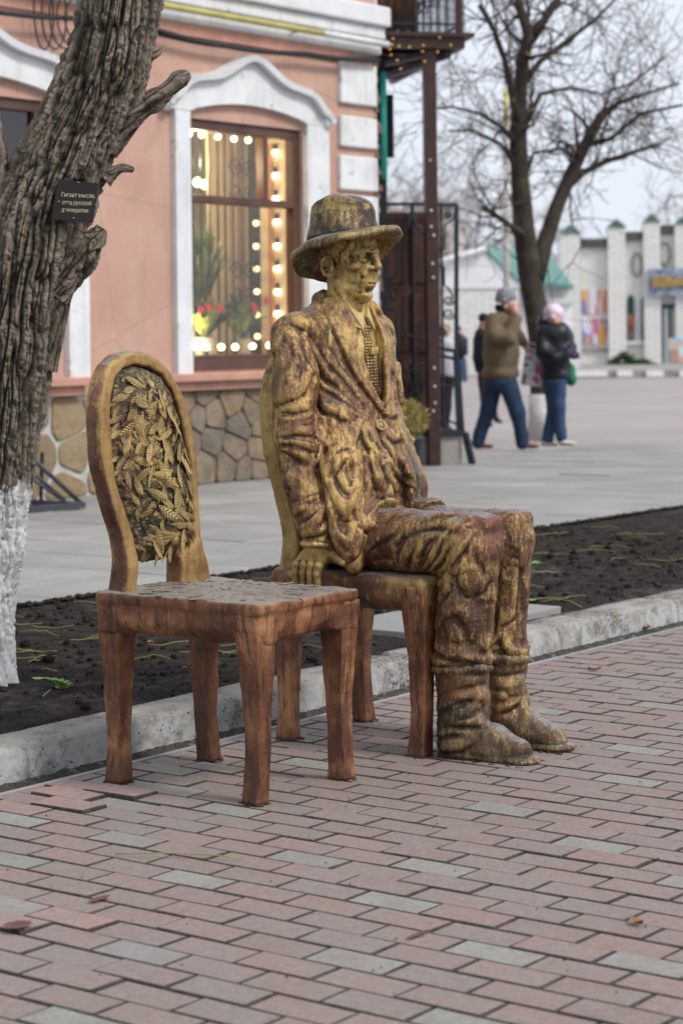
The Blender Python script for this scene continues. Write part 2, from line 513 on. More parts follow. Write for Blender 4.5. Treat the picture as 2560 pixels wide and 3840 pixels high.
base = k.mix(k.step(k.noise(5, 6, .75), .60, .70), base, (.30, .27, .22)); base = k.mix(k.ma('MULTIPLY', k.step(k.noise(4, 6, .7, vec=k.scaled(3, 1, .3)), .53, .68), .5), base, (.40, .39, .37))
k.color(base).bump(k.noise(30, 5), .35, .006); M['white'] = k.m
M['white2'] = plain('white_paint', (.66, .67, .68), .7, 0, .1, 4, .1)
M['crumble'] = plain('bare_masonry', (.26, .17, .12), .95, 0, .6, 14, .9, .2, .03)
k = NM('brown_frame', .45, 0, .4)
k.color(k.ramp(k.noise(3, 5, vec=k.scaled(1, 1, .15)), [(.3, (.055, .026, .018)), (.7, (.12, .06, .042))])).bump(k.noise(30, 4, vec=k.scaled(4, 4, .4)), .3, .003); M['frame'] = k.m
k = NM('plinth_stone', .85, 0, .25)
base = k.ramp(k.n('ShaderNodeObjectInfo').outputs['Random'], [(0, (.20, .16, .11)), (.3, (.25, .20, .135)), (.5, (.17, .15, .12)), (.75, (.30, .21, .13)), (1, (.22, .19, .15))])
base = k.mix(k.step(k.noise(7, 6, .65), .4, .7), base, (.13, .11, .085)); k.color(base).bump(k.noise(22, 6), .7, .015); M['stone'] = k.m
k = NM('plinth_stone_ochre', .85, 0, .25)
base = k.ramp(k.n('ShaderNodeObjectInfo').outputs['Random'], [(0, (.26, .19, .105)), (.5, (.31, .24, .15)), (1, (.22, .17, .11))])
base = k.mix(k.step(k.noise(7, 6, .65), .45, .7), base, (.2, .14, .07)); k.color(base).bump(k.noise(22, 6), .7, .015); M['ochre'] = k.m
M['mortar'] = plain('mortar', (.13, .125, .115), .95, 0, .5, 5, .5)
M['mortar_pale'] = plain('mortar_pale', (.42, .42, .40), .95, 0, .25, 7, .5)
k = NM('glass'); gm = k.t; out = gm.nodes['Material Output']
tr = k.n('ShaderNodeBsdfTransparent', {'Color': (.92, .94, .93)}); gl = k.n('ShaderNodeBsdfGlossy', {'Roughness': .02, 'Color': (1, 1, 1)})
fr = k.n('ShaderNodeFresnel', {'IOR': 1.6}); ms = k.n('ShaderNodeMixShader', {0: k.ma('MULTIPLY', fr.outputs[0], 1.3), 1: tr.outputs[0], 2: gl.outputs[0]})
gm.links.new(ms.outputs[0], out.inputs[0]); M['glass'] = k.m
def glow(name, col, strength):
    k = NM(name); k.color(col); k.set('Emission Color', col); k.set('Emission Strength', strength); return k.m
M['bulb'] = glow('lit_bulb', (1, .80, .48), 6)
M['bulb_reflection'] = glow('bulb_reflection_glow', (1, .68, .33), 2.2)  # weak glow that stands in for reflections of the bulbs
M['fairy'] = glow('fairy_light', (.8, .42, .1), .5)
M['cream'] = plain('cream_curtain', (.60, .50, .32), .9, 0, .12, 3, .3)
M['room'] = plain('room_wall', (.13, .115, .062), .9, 0, .2, 2, 0)
M['iron'] = plain('black_iron', (.022, .028, .034), .5, .4, .3, 20, .2)
M['brown_steel'] = plain('brown_steel', (.045, .022, .018), .4, .2, .25, 12, .15)
k = NM('brown_door', .5, 0, .35)
k.color(k.ramp(k.noise(3, 5, vec=k.scaled(3, 3, .2)), [(.3, (.035, .014, .010)), (.7, (.085, .032, .022))])).bump(k.noise(25, 4, vec=k.scaled(4, 4, .3)), .25, .003); M['door'] = k.m
M['teal'] = plain('teal_plastic', (.04, .58, .50), .35, 0, .08, 4, 0)
M['yellow'] = plain('yellow_gas_pipe', (.50, .44, .14), .45, 0, .15, 6, .1)
M['cable'] = plain('black_cable', (.02, .02, .022), .6, 0, .2, 20, 0)
M['fabric'] = plain('tan_fur', (.32, .15, .07), .95, 0, .5, 9, .8, .1, .03)
M['pot'] = plain('dark_pot', (.02, .028, .04), .45, 0, .2, 10, .1)
M['thuja'] = plain('golden_thuja', (.30, .25, .075), .8, 0, .5, 14, .2)
M['step'] = plain('step_concrete', (.30, .28, .25), .9, 0, .2, 6, .4)
M['rail'] = plain('blue_grey_steel', (.07, .07, .09), .45, .5, .3, 15, .2)
M['leafg'] = plain('green_leaf', (.16, .26, .08), .6, 0, .35, 20, .1)
M['houseleaf'] = plain('houseplant_leaf', (.16, .20, .035), .5, 0, .5, 10, .1)
M['red'] = plain('red_flower', (.5, .03, .03), .5, 0, .2, 10, 0)
M['stalk'] = plain('leaf_stalk', (.22, .22, .07), .7, 0, .4, 6, 0)
M['dryleaf'] = plain('dry_leaf', (.26, .13, .06), .8, 0, .4, 30, .2)
M['snow'] = plain('ice', (.85, .88, .92), .5, 0, .03, 20, .2)
M['stain'] = plain('dark_red_stain', (.12, .052, .042), .5, 0, .4, 30, .1)
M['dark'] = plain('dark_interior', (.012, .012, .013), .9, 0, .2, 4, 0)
M['plaque'] = plain('plaque_enamel', (.014, .008, .007), .35, 0, .3, 15, .1)
M['ltr'] = plain('plaque_lettering', (.55, .50, .33), .5, 0, .08, 20, 0)
M['steel'] = plain('screw_steel', (.2, .19, .17), .4, .8, .2, 20, 0)
# painted bronze of the sculpture: plum-brown ground, gold dragged over the ridges, verdigris left in the furrows, bare grey where rubbed
def bronze(name, ground, gold, amount=.5, grain=(6, 6, 1.4), grey=.5, verd=.6, crest=.16):
    k = NM(name, .40, .42, .5)
    g = k.attr('ridge'); br = k.noise(11, 7, .8, vec=k.scaled(*grain)); bl = k.noise(5, 6, .65); fine = k.noise(120, 4, .75)
    base = k.ramp(bl, [(.36, tuple(c * .5 for c in ground)), (.5, ground), (.64, tuple(min(1, c * 1.55) for c in ground))])
    base = k.mix(k.step(k.noise(2.4, 5, .65), .48, .62), base, (.165, .066, .042))                    # red-brown ground
    base = k.mix(k.ma('MULTIPLY', k.step(k.noise(3.1, 5, .65), .54, .64), .7), base, (.20, .085, .035))   # copper ground
    gsum = k.ma('ADD', k.ma('ADD', k.ma('MULTIPLY', g, crest), k.ma('MULTIPLY', br, 1.5)), k.ma('ADD', k.ma('MULTIPLY', bl, .9), k.ma('MULTIPLY', fine, .7)))
    fac = k.step(gsum, 1.74 - amount * .5, 2.00 - amount * .5)
    base = k.mix(k.ma('MULTIPLY', fac, .92), base, k.mix(k.step(k.noise(9, 5, .7), .42, .60), gold, tuple(c * .62 for c in gold)))
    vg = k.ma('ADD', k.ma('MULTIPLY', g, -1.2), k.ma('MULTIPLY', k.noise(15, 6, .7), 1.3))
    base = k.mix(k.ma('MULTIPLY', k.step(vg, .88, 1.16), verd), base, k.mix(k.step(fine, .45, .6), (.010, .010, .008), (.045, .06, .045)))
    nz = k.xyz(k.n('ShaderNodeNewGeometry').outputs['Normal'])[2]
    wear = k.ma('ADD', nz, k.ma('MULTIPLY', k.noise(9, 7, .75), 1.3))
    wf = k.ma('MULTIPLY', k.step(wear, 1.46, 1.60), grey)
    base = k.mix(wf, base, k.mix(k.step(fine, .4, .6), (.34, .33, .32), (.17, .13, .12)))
    k.color(base); k.set('Roughness', k.ramp(br, [(.35, .50), (.65, .30)]))
    k.bump(k.ma('ADD', k.ma('MULTIPLY', br, 1.0), k.ma('ADD', k.ma('MULTIPLY', fine, .7), k.ma('MULTIPLY', k.noise(28, 4), .8))), .6, .007)
    return k.m
GOLD = (.56, .375, .125)
M['coat'] = bronze('bronze_coat', (.15, .078, .045), GOLD, .54, verd=.65)
M['trousers'] = bronze('bronze_trousers', (.145, .068, .042), (.58, .39, .125), .50, grey=.9, verd=.65)
M['boot'] = bronze('bronze_boots', (.095, .062, .044), (.44, .30, .11), .42, grey=.95)
M['skin'] = bronze('bronze_skin', (.17, .10, .04), (.58, .41, .14), .86, grain=(5, 5, 3), grey=.1, verd=.9)
M['hat'] = bronze('bronze_hat', (.10, .065, .05), (.52, .38, .13), .56, grey=.75, verd=.9)
M['shirt'] = bronze('bronze_shirt', (.2, .13, .06), (.60, .45, .19), .9, grey=.1, verd=.5)
M['relief'] = bronze('bronze_relief', (.17, .11, .06), (.58, .42, .16), .74, grain=(6, 6, 6), grey=.1, verd=.6, crest=.5)
M['relief_top'] = bronze('bronze_seat_relief', (.16, .13, .10), (.38, .33, .22), .5, grain=(6, 6, 6), grey=.8, verd=.6, crest=.5)
M['pad'] = bronze('bronze_panel_ground', (.06, .05, .03), (.42, .31, .12), .34, grain=(6, 6, 6), grey=0, verd=.95)
def copper(name, ground, hi, top, gold=.35, front=False):
    k = NM(name, .44, .32, .5)
    g = k.attr('ridge'); zz = k.xyz()[2]; bl = k.noise(4, 6, .65); br = k.noise(6, 8, .8, vec=k.scaled(6, 6, .8)); fine = k.noise(130, 4, .75)
    base = k.ramp(bl, [(.38, tuple(c * .45 for c in ground)), (.5, ground), (.60, hi)])
    base = k.mix(k.ma('MULTIPLY', k.step(br, .49, .58), .8), base, (.050, .023, .015))
    base = k.mix(k.ma('MULTIPLY', k.step(k.noise(5, 6, .7), .56, .64), .6), base, (.11, .045, .038))
    gs = k.ma('ADD', k.ma('ADD', k.ma('MULTIPLY', g, .3), br), k.ma('ADD', k.ma('MULTIPLY', bl, .7), k.ma('MULTIPLY', fine, .3)))
    base = k.mix(k.ma('MULTIPLY', k.step(gs, 1.13 - gold * .32, 1.30 - gold * .32), k.ma('MULTIPLY', k.step(zz, .15, top), .9)), base, k.mix(fine, (.56, .39, .13), (.38, .24, .075)))
    if front: base = k.mix(k.ma('MULTIPLY', k.step(k.ma('ADD', k.ma('MULTIPLY', k.xyz(k.n('ShaderNodeNewGeometry').outputs['Normal'])[1], -1), k.ma('MULTIPLY', br, .9)), 1.10, 1.50), .80), base, k.mix(k.step(br, .42, .58), (.56, .39, .13), (.30, .17, .06)))
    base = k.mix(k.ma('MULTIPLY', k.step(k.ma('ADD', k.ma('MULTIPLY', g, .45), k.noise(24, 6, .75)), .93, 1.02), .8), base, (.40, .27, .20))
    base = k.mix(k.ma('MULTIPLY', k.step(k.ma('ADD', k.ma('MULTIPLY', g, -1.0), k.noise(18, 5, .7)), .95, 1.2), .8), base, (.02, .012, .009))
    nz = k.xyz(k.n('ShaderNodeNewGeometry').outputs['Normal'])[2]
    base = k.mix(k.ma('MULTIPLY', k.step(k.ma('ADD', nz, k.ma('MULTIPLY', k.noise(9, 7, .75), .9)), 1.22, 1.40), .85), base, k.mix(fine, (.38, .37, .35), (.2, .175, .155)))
    k.color(base); k.set('Roughness', k.ramp(br, [(.35, .58), (.65, .36)]))
    k.bump(k.ma('ADD', br, k.ma('ADD', k.ma('MULTIPLY', fine, .6), k.ma('MULTIPLY', k.noise(18, 5), 1.2))), .6, .008)
    return k.m
M['copper'] = copper('bronze_chair_copper', (.215, .085, .036), (.40, .19, .082), 3.0, .0)
M['copper_seat'] = copper('bronze_chair_seat', (.20, .085, .045), (.30, .15, .075), .45, .40)
M['gold_back'] = copper('bronze_chair_back_gold', (.26, .15, .06), (.42, .28, .10), .55, .85)
M['copper_back'] = copper('bronze_chair_back', (.20, .085, .045), (.30, .15, .075), .75, .3, True)
# bark
k = NM('bark', .92, 0, .2)
h = k.attr('ridge'); zz = k.xyz()[2]
base = k.ramp(k.ma('ADD', k.ma('MULTIPLY', h, .65), k.ma('MULTIPLY', k.noise(28, 6, .7), .45)), [(.16, (.012, .010, .008)), (.34, (.064, .050, .038)), (.54, (.165, .136, .106)), (.76, (.30, .25, .20))])
base = k.mix(k.ma('MULTIPLY', k.step(k.noise(6, 6, .75), .52, .66), k.step(k.noise(130, 3), .42, .58)), base, (.07, .085, .045))    # lichen
base = k.mix(k.ma('MULTIPLY', k.step(k.noise(5, 5, .7, vec=k.scaled(5, 5, 1)), .60, .68), k.step(h, .55, .75)), base, (.27, .17, .11))                    # bare inner bark
edge = k.ma('ADD', k.ma('ADD', zz, k.ma('MULTIPLY', k.noise(10, 5, .7, vec=k.scaled(1, 1, .25)), -.34)), k.ma('MULTIPLY', k.noise(50, 3), -.06))
wsh = k.ma('MULTIPLY', k.step(edge, .60, .57), k.step(k.ma('ADD', h, k.ma('MULTIPLY', k.noise(30, 5, .75), 1.1)), .46, .60))
base = k.mix(wsh, base, k.mix(k.noise(25, 4), (.72, .73, .74), (.88, .88, .89)))
k.color(base).bump(k.ma('ADD', k.noise(70, 6, .75), k.noise(22, 6, .75, vec=k.scaled(2.6, 2.6, .5))), .9, .014); M['bark'] = k.m
M['bark2'] = plain('smooth_grey_bark', (.055, .046, .036), .9, 0, .4, 5, .6, .2, .02)
M['twig'] = plain('twig', (.05, .036, .030), .9, 0, .3, 5, 0)
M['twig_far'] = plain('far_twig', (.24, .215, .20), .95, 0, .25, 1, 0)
M['wash'] = plain('tree_whitewash', (.55, .55, .53), .9, 0, .2, 10, .4)
k = NM('white_brick', .85, 0, .3)
bt = k.n('ShaderNodeTexBrick', {'Vector': k.n('ShaderNodeCombineXYZ', {0: k.ma('ADD', k.ma('MULTIPLY', k.xyz()[0], .6), k.ma('MULTIPLY', k.xyz()[1], -.8)), 1: k.xyz()[2]}).outputs[0], 'Color1': (.68, .675, .655), 'Color2': (.75, .745, .725), 'Mortar': (.42, .41, .40), 'Scale': 1.0, 'Mortar Size': .014, 'Brick Width': .5, 'Row Height': .15}).outputs[0]
k.color(k.mix(k.step(k.noise(.5, 5), .5, .75), bt, (.60, .585, .55))); M['wbrick'] = k.m
M['cap'] = plain('dark_roof_cap', (.075, .075, .07), .7, 0, .3, 2, 0)
M['capg'] = plain('green_roof_cap', (.04, .085, .06), .6, 0, .3, 2, 0)
M['tealroof'] = plain('teal_roof', (.09, .22, .19), .5, 0, .1, 2, 0)
M['gable'] = plain('whitewashed_gable', (.74, .76, .78), .8, 0, .08, 1, 0)
M['dkgreen'] = plain('dark_green_frame', (.01, .05, .04), .5, 0, .2, 4, 0)
M['pole'] = plain('pole_concrete', (.45, .42, .37), .85, 0, .15, 4, .2)
M['bush'] = plain('bush_green', (.03, .07, .02), .8, 0, .5, 3, .2)
M['kerbw'] = plain('painted_kerb', (.70, .70, .70), .7, 0, .1, 3, 0)
M['kerbg'] = plain('grey_kerb', (.27, .25, .23), .8, 0, .15, 3, 0)
M['hill'] = plain('hillside', (.36, .345, .335), .95, 0, .3, .2, 0)  # scrub grey with distance haze mixed into the colour
# clothes
def cloth(name, col, rough=.85, fold=.5, scale=14):
    k = NM(name, rough, 0, .3); k.color(k.ramp(k.noise(6, 4), [(.3, tuple(c * .75 for c in col)), (.7, tuple(min(1, c * 1.2) for c in col))])).bump(k.noise(scale, 4, .6, vec=k.scaled(1, 1, .6)), fold, .03); return k.m
M['olive'] = cloth('olive_brown_jacket', (.15, .112, .068)); M['jeans'] = cloth('blue_jeans', (.020, .042, .085)); M['jeans_light'] = cloth('mid_blue_jeans', (.035, .07, .14))
M['blackc'] = cloth('black_jacket', (.012, .013, .017), .4); M['blackt'] = cloth('black_trousers', (.012, .012, .015)); M['whitec'] = cloth('white_jacket', (.66, .69, .72), .7)
M['greyhat'] = cloth('grey_knit', (.22, .23, .245), .95, .3, 40); M['pinkhat'] = cloth('pink_knit', (.72, .56, .68), .95, .3, 40); M['redshoe'] = plain('red_brown_shoe', (.14, .035, .022), .4, 0, .2, 10, 0)
M['paleshoe'] = plain('pale_shoe', (.52, .48, .38), .6, 0, .1, 10, 0); M['skinp'] = plain('skin', (.56, .31, .23), .5, 0, .12, 20, 0); M['hairb'] = plain('light_brown_hair', (.24, .13, .06), .7, 0, .35, 14, .4)
M['hairf'] = plain('fair_hair', (.42, .24, .13), .7, 0, .3, 14, .4); M['greenbag'] = plain('green_bag', (.0, .13, .07), .5, 0, .15, 8, .2); M['glove'] = plain('purple_glove', (.07, .05, .11), .8, 0, .2, 20, .2)
M['shoeb'] = plain('black_shoe', (.015, .014, .014), .4, 0, .2, 10, 0); M['skirt'] = cloth('dark_brown_skirt', (.05, .022, .016))
k = NM('flower_print_bag', .45, 0, .4); v = k.n('ShaderNodeTexVoronoi', {'Vector': k.P, 'Scale': 15.0}).outputs['Color']; vs = k.n('ShaderNodeSeparateColor', {0: v}).outputs
zz = k.xyz()[2]; base = k.mix(k.step(vs[0], .60, .62), (.55, .60, .66), (.07, .16, .06)); base = k.mix(k.ma('MULTIPLY', k.step(vs[1], .62, .64), k.step(k.noise(5, 2), .45, .5)), base, (.55, .07, .20)); base = k.mix(k.step(vs[2], .8, .82), base, (.62, .62, .66))
k.color(base); M['printbag'] = k.m
def poster(name, cols, sx, sz, seed):
    k = NM(name, .5, 0, .3); x, y, z = k.xyz(); h = k.ma('ADD', k.ma('MULTIPLY', x, .6), k.ma('MULTIPLY', y, -.8))
    cell = k.n('ShaderNodeTexVoronoi', {'Vector': k.n('ShaderNodeCombineXYZ', {0: k.ma('MULTIPLY', h, sx), 1: k.ma('MULTIPLY', z, sz), 2: seed}).outputs[0], 'Scale': 1.0}).outputs['Color']
    c = k.n('ShaderNodeSeparateColor', {0: cell}).outputs[0]
    base = k.ramp(c, [((i + .0) / len(cols), q) for i, q in enumerate(cols)], 'CONSTANT'); k.color(base); return k.m
PC = [(.62, .26, .08), (.6, .4, .3), (.66, .38, .07), (.22, .2, .42), (.6, .3, .1), (.62, .62, .75), (.5, .16, .32), (.65, .5, .35)]
M['poster'] = poster('poster_print', PC, 4.5, 2.2, 3.1)
M['board'] = poster('sign_board_print', [(.16, .20, .30), (.30, .35, .44), (.10, .13, .22), (.42, .46, .54)], 14, 14, 1.7)
M['goldltr'] = plain('gold_lettering', (.34, .22, .08), .5, 0, .3, 6, 0)
M['adbo'] = poster('advert_print', [(.25, .55, .68), (.35, .62, .72), (.6, .4, .32), (.2, .5, .65), (.5, .7, .74)], 3, 3, 9.3)
M['showcase'] = poster('showcase', [(.03, .05, .05), (.35, .05, .04), (.1, .12, .13), (.4, .3, .04), (.05, .06, .07)], 6, 3, 4.4)
# ------------------------------------------------------------------ ground
def struct(o): o['kind'] = 'structure'; return o
SW = .10                                     # level of the sidewalk behind the bed
g = MB().add([(-400, -400, -.03), (900, -400, -.03), (900, 900, -.03), (-400, 900, -.03)], [(0, 1, 2, 3)])
struct(g.build('ground', M['plaza']))
# paved street: bricks 200 x 100 laid with their long side across the street
pav = struct(MB().box(.6, 17, -3.8, 4.40, -.09, -.0048).build('pavement', M['joint']))
BX, BY, BL, BW = 3.350, 3.115, .202, .10325                 # where joint (u=0, v=0) lies; pitch along y and x
GREY = [(0, 2700, 780, 752), (0, 2700, 140, 870), (0, 2700, 1180, 980), (0, 3200, 140, 320), (0, 3200, 860, 620), (0, 3200, 400, 1000), (800, 3200, 600, 50), (800, 3200, 1370, 85), (800, 3200, 1140, 300),
        (800, 3200, 870, 650), (800, 3200, 1450, 1000), (1600, 3200, 430, 610), (1600, 3200, 1300, 660), (1600, 2700, 490, 550), (1600, 2700, 1260, 372), (1600, 2700, 1050, 760), (1600, 2700, 1280, 190), (1600, 3200, 1540, 160), (0, 2700, 640, 395), (0, 2700, 1290, 265), (0, 2700, 1560, 555)]
def brick_at(p):
    v = math.floor((BX - p.x) / BW); off = (v % 2) * .5
    return (math.floor((BY - p.y) / BL - off) + off, v)
grey = {brick_at(on_z((ox + x * .6122) * .6125, (oy + y * .6122) * .6125)) for ox, oy, x, y in GREY}
hole = brick_at(on_z((0 + 760 * .6122) * .6125, (2700 + 535 * .6122) * .6125))
raised = {brick_at(on_z((x * .6122) * .6125, (2700 + y * .6122) * .6125)) for x, y in ((420, 420), (780, 460), (470, 480), (400, 550), (120, 570), (330, 410))}
raised |= {brick_at(on_z((x * .6122) * .6125, (3200 + y * .6122) * .6125)) for x, y in ((420, 390), (130, 420))}
def brick_mesh(seed):
    r = random.Random(seed); L, W, b, dz = .0980, .0488, .0030, -.05
    jit = lambda a: a + r.uniform(-.0013, .0013)
    lo = [(jit(sx * W), jit(sy * L)) for sx, sy in ((-1, -1), (1, -1), (1, 1), (-1, 1))]
    vs = [(x, y, dz) for x, y in lo] + [(x, y, -b) for x, y in lo] + [(x - math.copysign(b, x), y - math.copysign(b, y), r.uniform(-.0008, .0008)) for x, y in lo]
    fs = [(8, 9, 10, 11)]
    for i in range(4):
        j = (i + 1) % 4; fs += [(i, j, j + 4, i + 4), (i + 4, j + 4, j + 8, i + 8)]
    return vs, fs
BR = [brick_mesh(i) for i in range(6)]
BRM = {}
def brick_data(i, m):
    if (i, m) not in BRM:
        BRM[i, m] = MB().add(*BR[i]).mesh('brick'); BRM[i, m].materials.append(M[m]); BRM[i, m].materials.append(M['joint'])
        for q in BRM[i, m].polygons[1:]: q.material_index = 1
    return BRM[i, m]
cells = []
for v in range(-118, 26):
    off = (v % 2) * .5
    for iu in range(-8, 34):
        u = iu + off; x, y = BX - BW * (v + .5), BY - BL * (u + .5)
        cut = 1.0
        if y + BL / 2 > 4.378: cut = (4.376 - (y - BL / 2)) / BL; y = (y - BL / 2 + 4.376) / 2
        if cut < .12 or .8 * x + .6 * y < 1.2: continue
        px, py = to_px((x, y, 0))
        if -900 < px < 3400 and x > .7:
            cells.append(((Vector((x, y, 0)) - EYE).length, u, v, x, y, px, py, cut))
cells.sort()
far = MB(); nb = 0
for d, u, v, x, y, px, py, cut in cells:
    r = random.Random(u * 91 + v * 13)
    i = r.randrange(6); z = r.uniform(-.0018, .0018); tx, ty = r.gauss(0, .006), r.gauss(0, .012)
    if (u, v) == hole: z -= .0045
    if (u, v) in raised: z += .005 + r.uniform(-.002, .003); tx += r.gauss(0, .015); ty += r.gauss(0, .02)
    m = 'brick_red' if (u, v) in raised else 'brick_grey' if (u, v) in grey or (u, v) == hole or r.random() < (.035 if d > 5.2 else .0) else 'brick'
    inview = -60 < px < 1630 and py < 2400
    if inview and nb < 300:
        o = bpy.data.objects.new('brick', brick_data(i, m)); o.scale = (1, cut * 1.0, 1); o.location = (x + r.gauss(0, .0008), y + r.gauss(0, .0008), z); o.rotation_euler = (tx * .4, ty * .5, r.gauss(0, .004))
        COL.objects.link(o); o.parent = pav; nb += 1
    else:
        a = r.gauss(0, .004); vs, fs = BR[i]
        far.add([(x + p[0] - a * p[1], y + p[1] * cut + a * p[0], z + p[2] + p[0] * ty * .5) for p in vs], fs)
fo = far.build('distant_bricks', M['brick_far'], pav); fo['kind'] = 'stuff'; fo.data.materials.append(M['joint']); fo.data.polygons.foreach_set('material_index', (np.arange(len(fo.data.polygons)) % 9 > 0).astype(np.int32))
# narrow edging strip, dirty gutter, kerb stones
struct(MB().box(.6, 17, 4.378, 4.402, -.06, .001).build('paving_edge', M['slab']))
def strip(name, x0, x1, y0, y1, nx, ny, zf, mat):
    X, Y = np.meshgrid(np.linspace(x0, x1, nx), np.linspace(y0, y1, ny), indexing='ij')
    P = np.stack([X, Y, zf(X, Y)], -1).reshape(-1, 3); idx = np.arange(nx * ny).reshape(nx, ny)
    Q = np.stack([idx[:-1, :-1], idx[1:, :-1], idx[1:, 1:], idx[:-1, 1:]], -1).reshape(-1, 4)
    return link(name, np_mesh(name, P, Q), mat)
def P3(X, Y): return np.stack([X, Y, X * 0], -1)
struct(strip('gutter', 1.5, 14, 4.398, 4.50, 1100, 14, lambda X, Y: -.010 + .006 * vnoise(P3(X, Y), 60, 3, 3) + .014 * np.clip((Y - 4.44) / .05, 0, 1), M['dirt']))
KT = .102
kerb = struct(MB().box(1.5, 22, 4.50, 4.655, -.1, KT - .03).build('kerb', M['joint']))
def kerb_stone(x0, x1, seed):
    prof = [(4.478, -.05), (4.480, .02), (4.484, .075)] + [(4.512 - .027 * math.cos(t), .085 + (KT - .085) * math.sin(t)) for t in np.linspace(.1, math.pi / 2, 7)] + [(4.56, KT + .001), (4.61, KT), (4.662, KT - .002), (4.668, .02)]
    n = int((x1 - x0) / .02); xs = np.linspace(x0 + .004, x1 - .004, n); pr = np.array(prof)
    P = np.zeros((n, len(pr), 3)); P[..., 0] = xs[:, None]; P[..., 1:] = pr[None]
    w = vnoise(P, 9, seed, 3); P[..., 2] += .004 * w; P[..., 1] += .004 * vnoise(P, 12, seed + 5, 3)
    e = np.minimum(xs - x0, x1 - xs)[:, None]; P[..., 2] -= .02 * np.exp(-(e / .02) ** 2) * (pr[:, 1] > .05)
    P = P.reshape(-1, 3); m = len(pr); idx = np.arange(n * m).reshape(n, m)
    Q = np.stack([idx[:-1, :-1], idx[1:, :-1], idx[1:, 1:], idx[:-1, 1:]], -1).reshape(-1, 4).tolist()
    Q += [tuple(range(m))[::-1], tuple(idx[-1])]
    return link('kerb_stone', fix_normals(np_mesh('kerb_stone', P, Q)), M['kerb'], kerb)
kx = [1.45, 2.45, 3.45, 4.43, 5.43, 6.42, 7.43, 8.43, 9.42, 10.42, 11.42, 12.43]
for i in range(len(kx) - 1): kerb_stone(kx[i], kx[i + 1], 40 + i)
# flower bed of raked soil
def soilz(X, Y):
    e = np.minimum((Y - 4.655) / .12, (6.80 - Y) / .12).clip(0, 1)
    return .092 + .016 * e + (.010 * vnoise(P3(X, Y), 3, 1, 3) + .012 * vnoise(P3(X, Y), 14, 2, 4)) * (.25 + .75 * e) + .016 * np.clip(vnoise(P3(X, Y), 6, 9, 4) * (X > 7.6) - .1, 0, 1)
bed = struct(strip('soil_bed', 1.5, 16, 4.63, 6.83, 1000, 200, soilz, M['soil']))
def on_soil(x, y): return float(soilz(np.array([x]), np.array([y]))[0])
cl = MB(); rr = random.Random(4)
for i in range(2200):
    x, y = rr.uniform(4.3, 11), rr.uniform(4.68, 6.7); r_ = rr.choice([.004, .005, .006, .008, .010, .014, .022]) * rr.uniform(.7, 1.2)
    cl.sphere((x, y, on_soil(x, y) + r_ * .3), r_, 5, 4, (1, rr.uniform(.6, 1), .7))
tag(cl.build('soil_crumbs', M['soil']), 'small dark crumbs and clods of soil over the bed', 'soil', kind='stuff')
# sidewalk: 500 mm slabs
side = struct(MB().box(1.5, 20.05, 6.84, 11.45, -.05, SW - .010).build('sidewalk', M['joint']))
sm = MB(); S, b = .2465, .003
vs = [(sx * S, sy * S, -.04) for sx, sy in ((-1, -1), (1, -1), (1, 1), (-1, 1))] + [(sx * S, sy * S, -b) for sx, sy in ((-1, -1), (1, -1), (1, 1), (-1, 1))] + [(sx * (S - b), sy * (S - b), 0) for sx, sy in ((-1, -1), (1, -1), (1, 1), (-1, 1))]
fs = [(8, 9, 10, 11)] + [f for i in range(4) for f in ((i, (i + 1) % 4, (i + 1) % 4 + 4, i + 4), (i + 4, (i + 1) % 4 + 4, (i + 1) % 4 + 8, i + 8))]
slab_me = sm.add(vs, fs).mesh('slab'); slab_me.materials.append(M['slab'])
for i in range(31):
    for j in range(9):
        x, y = 4.75 + i * .5, 7.10 + j * .5
        px, py = to_px((x, y, SW))
        if px > -900:
            o = bpy.data.objects.new('slab', slab_me); o.location = (x, y, SW + random.gauss(0, .0015)); o.rotation_euler = (random.gauss(0, .002), random.gauss(0, .002), 0); COL.objects.link(o); o.parent = side
# two paving slabs laid across the bed behind the seated figure
for q, (x, y) in enumerate(((7.02, 4.95), (7.52, 4.95))):
    o = tag(MB().box(x - .245, x + .245, y - .27, y + .24, .06, .128).build('path_slab', M['slab'], bevel=.004), ['grey concrete slab in the soil bed just behind the seated legs', 'grey concrete slab beside the kerb at the bed corner'][q], 'paving slab', 'slabs across the bed')
# dark moss line at the rear edge of the bed
ms = MB(); rr = random.Random(8)
for i in range(1500):
    x = rr.uniform(6.4, 14); y = 6.83 + rr.gauss(0, .016); r_ = rr.uniform(.006, .018)
    ms.sphere((x, y, SW + r_ * .2), r_, 5, 3, (1.4, 1, .7))
tag(ms.build('moss_edge', M['soil']), 'dark ragged line of dirt along the sidewalk edge', 'dirt', kind='stuff')
# ------------------------------------------------------------------ the pink corner building (front plane y = 11.2)
YF, XC = 11.2, 15.5
bld = thing('corner_building', 'pink plastered building with white window surrounds and a lit shop window', 'building', (13, YF, SW))
W1, W2 = (9.6, 11.32), (12.90, 14.40)                     # window openings in x
Z0, Z1, ZA = 1.06, 3.05, 3.20
def arch_top(x, w): return ZA - .09 * ((x - (w[0] + w[1]) / 2) / ((w[1] - w[0]) / 2)) ** 2
def open_top(x, w): return Z1
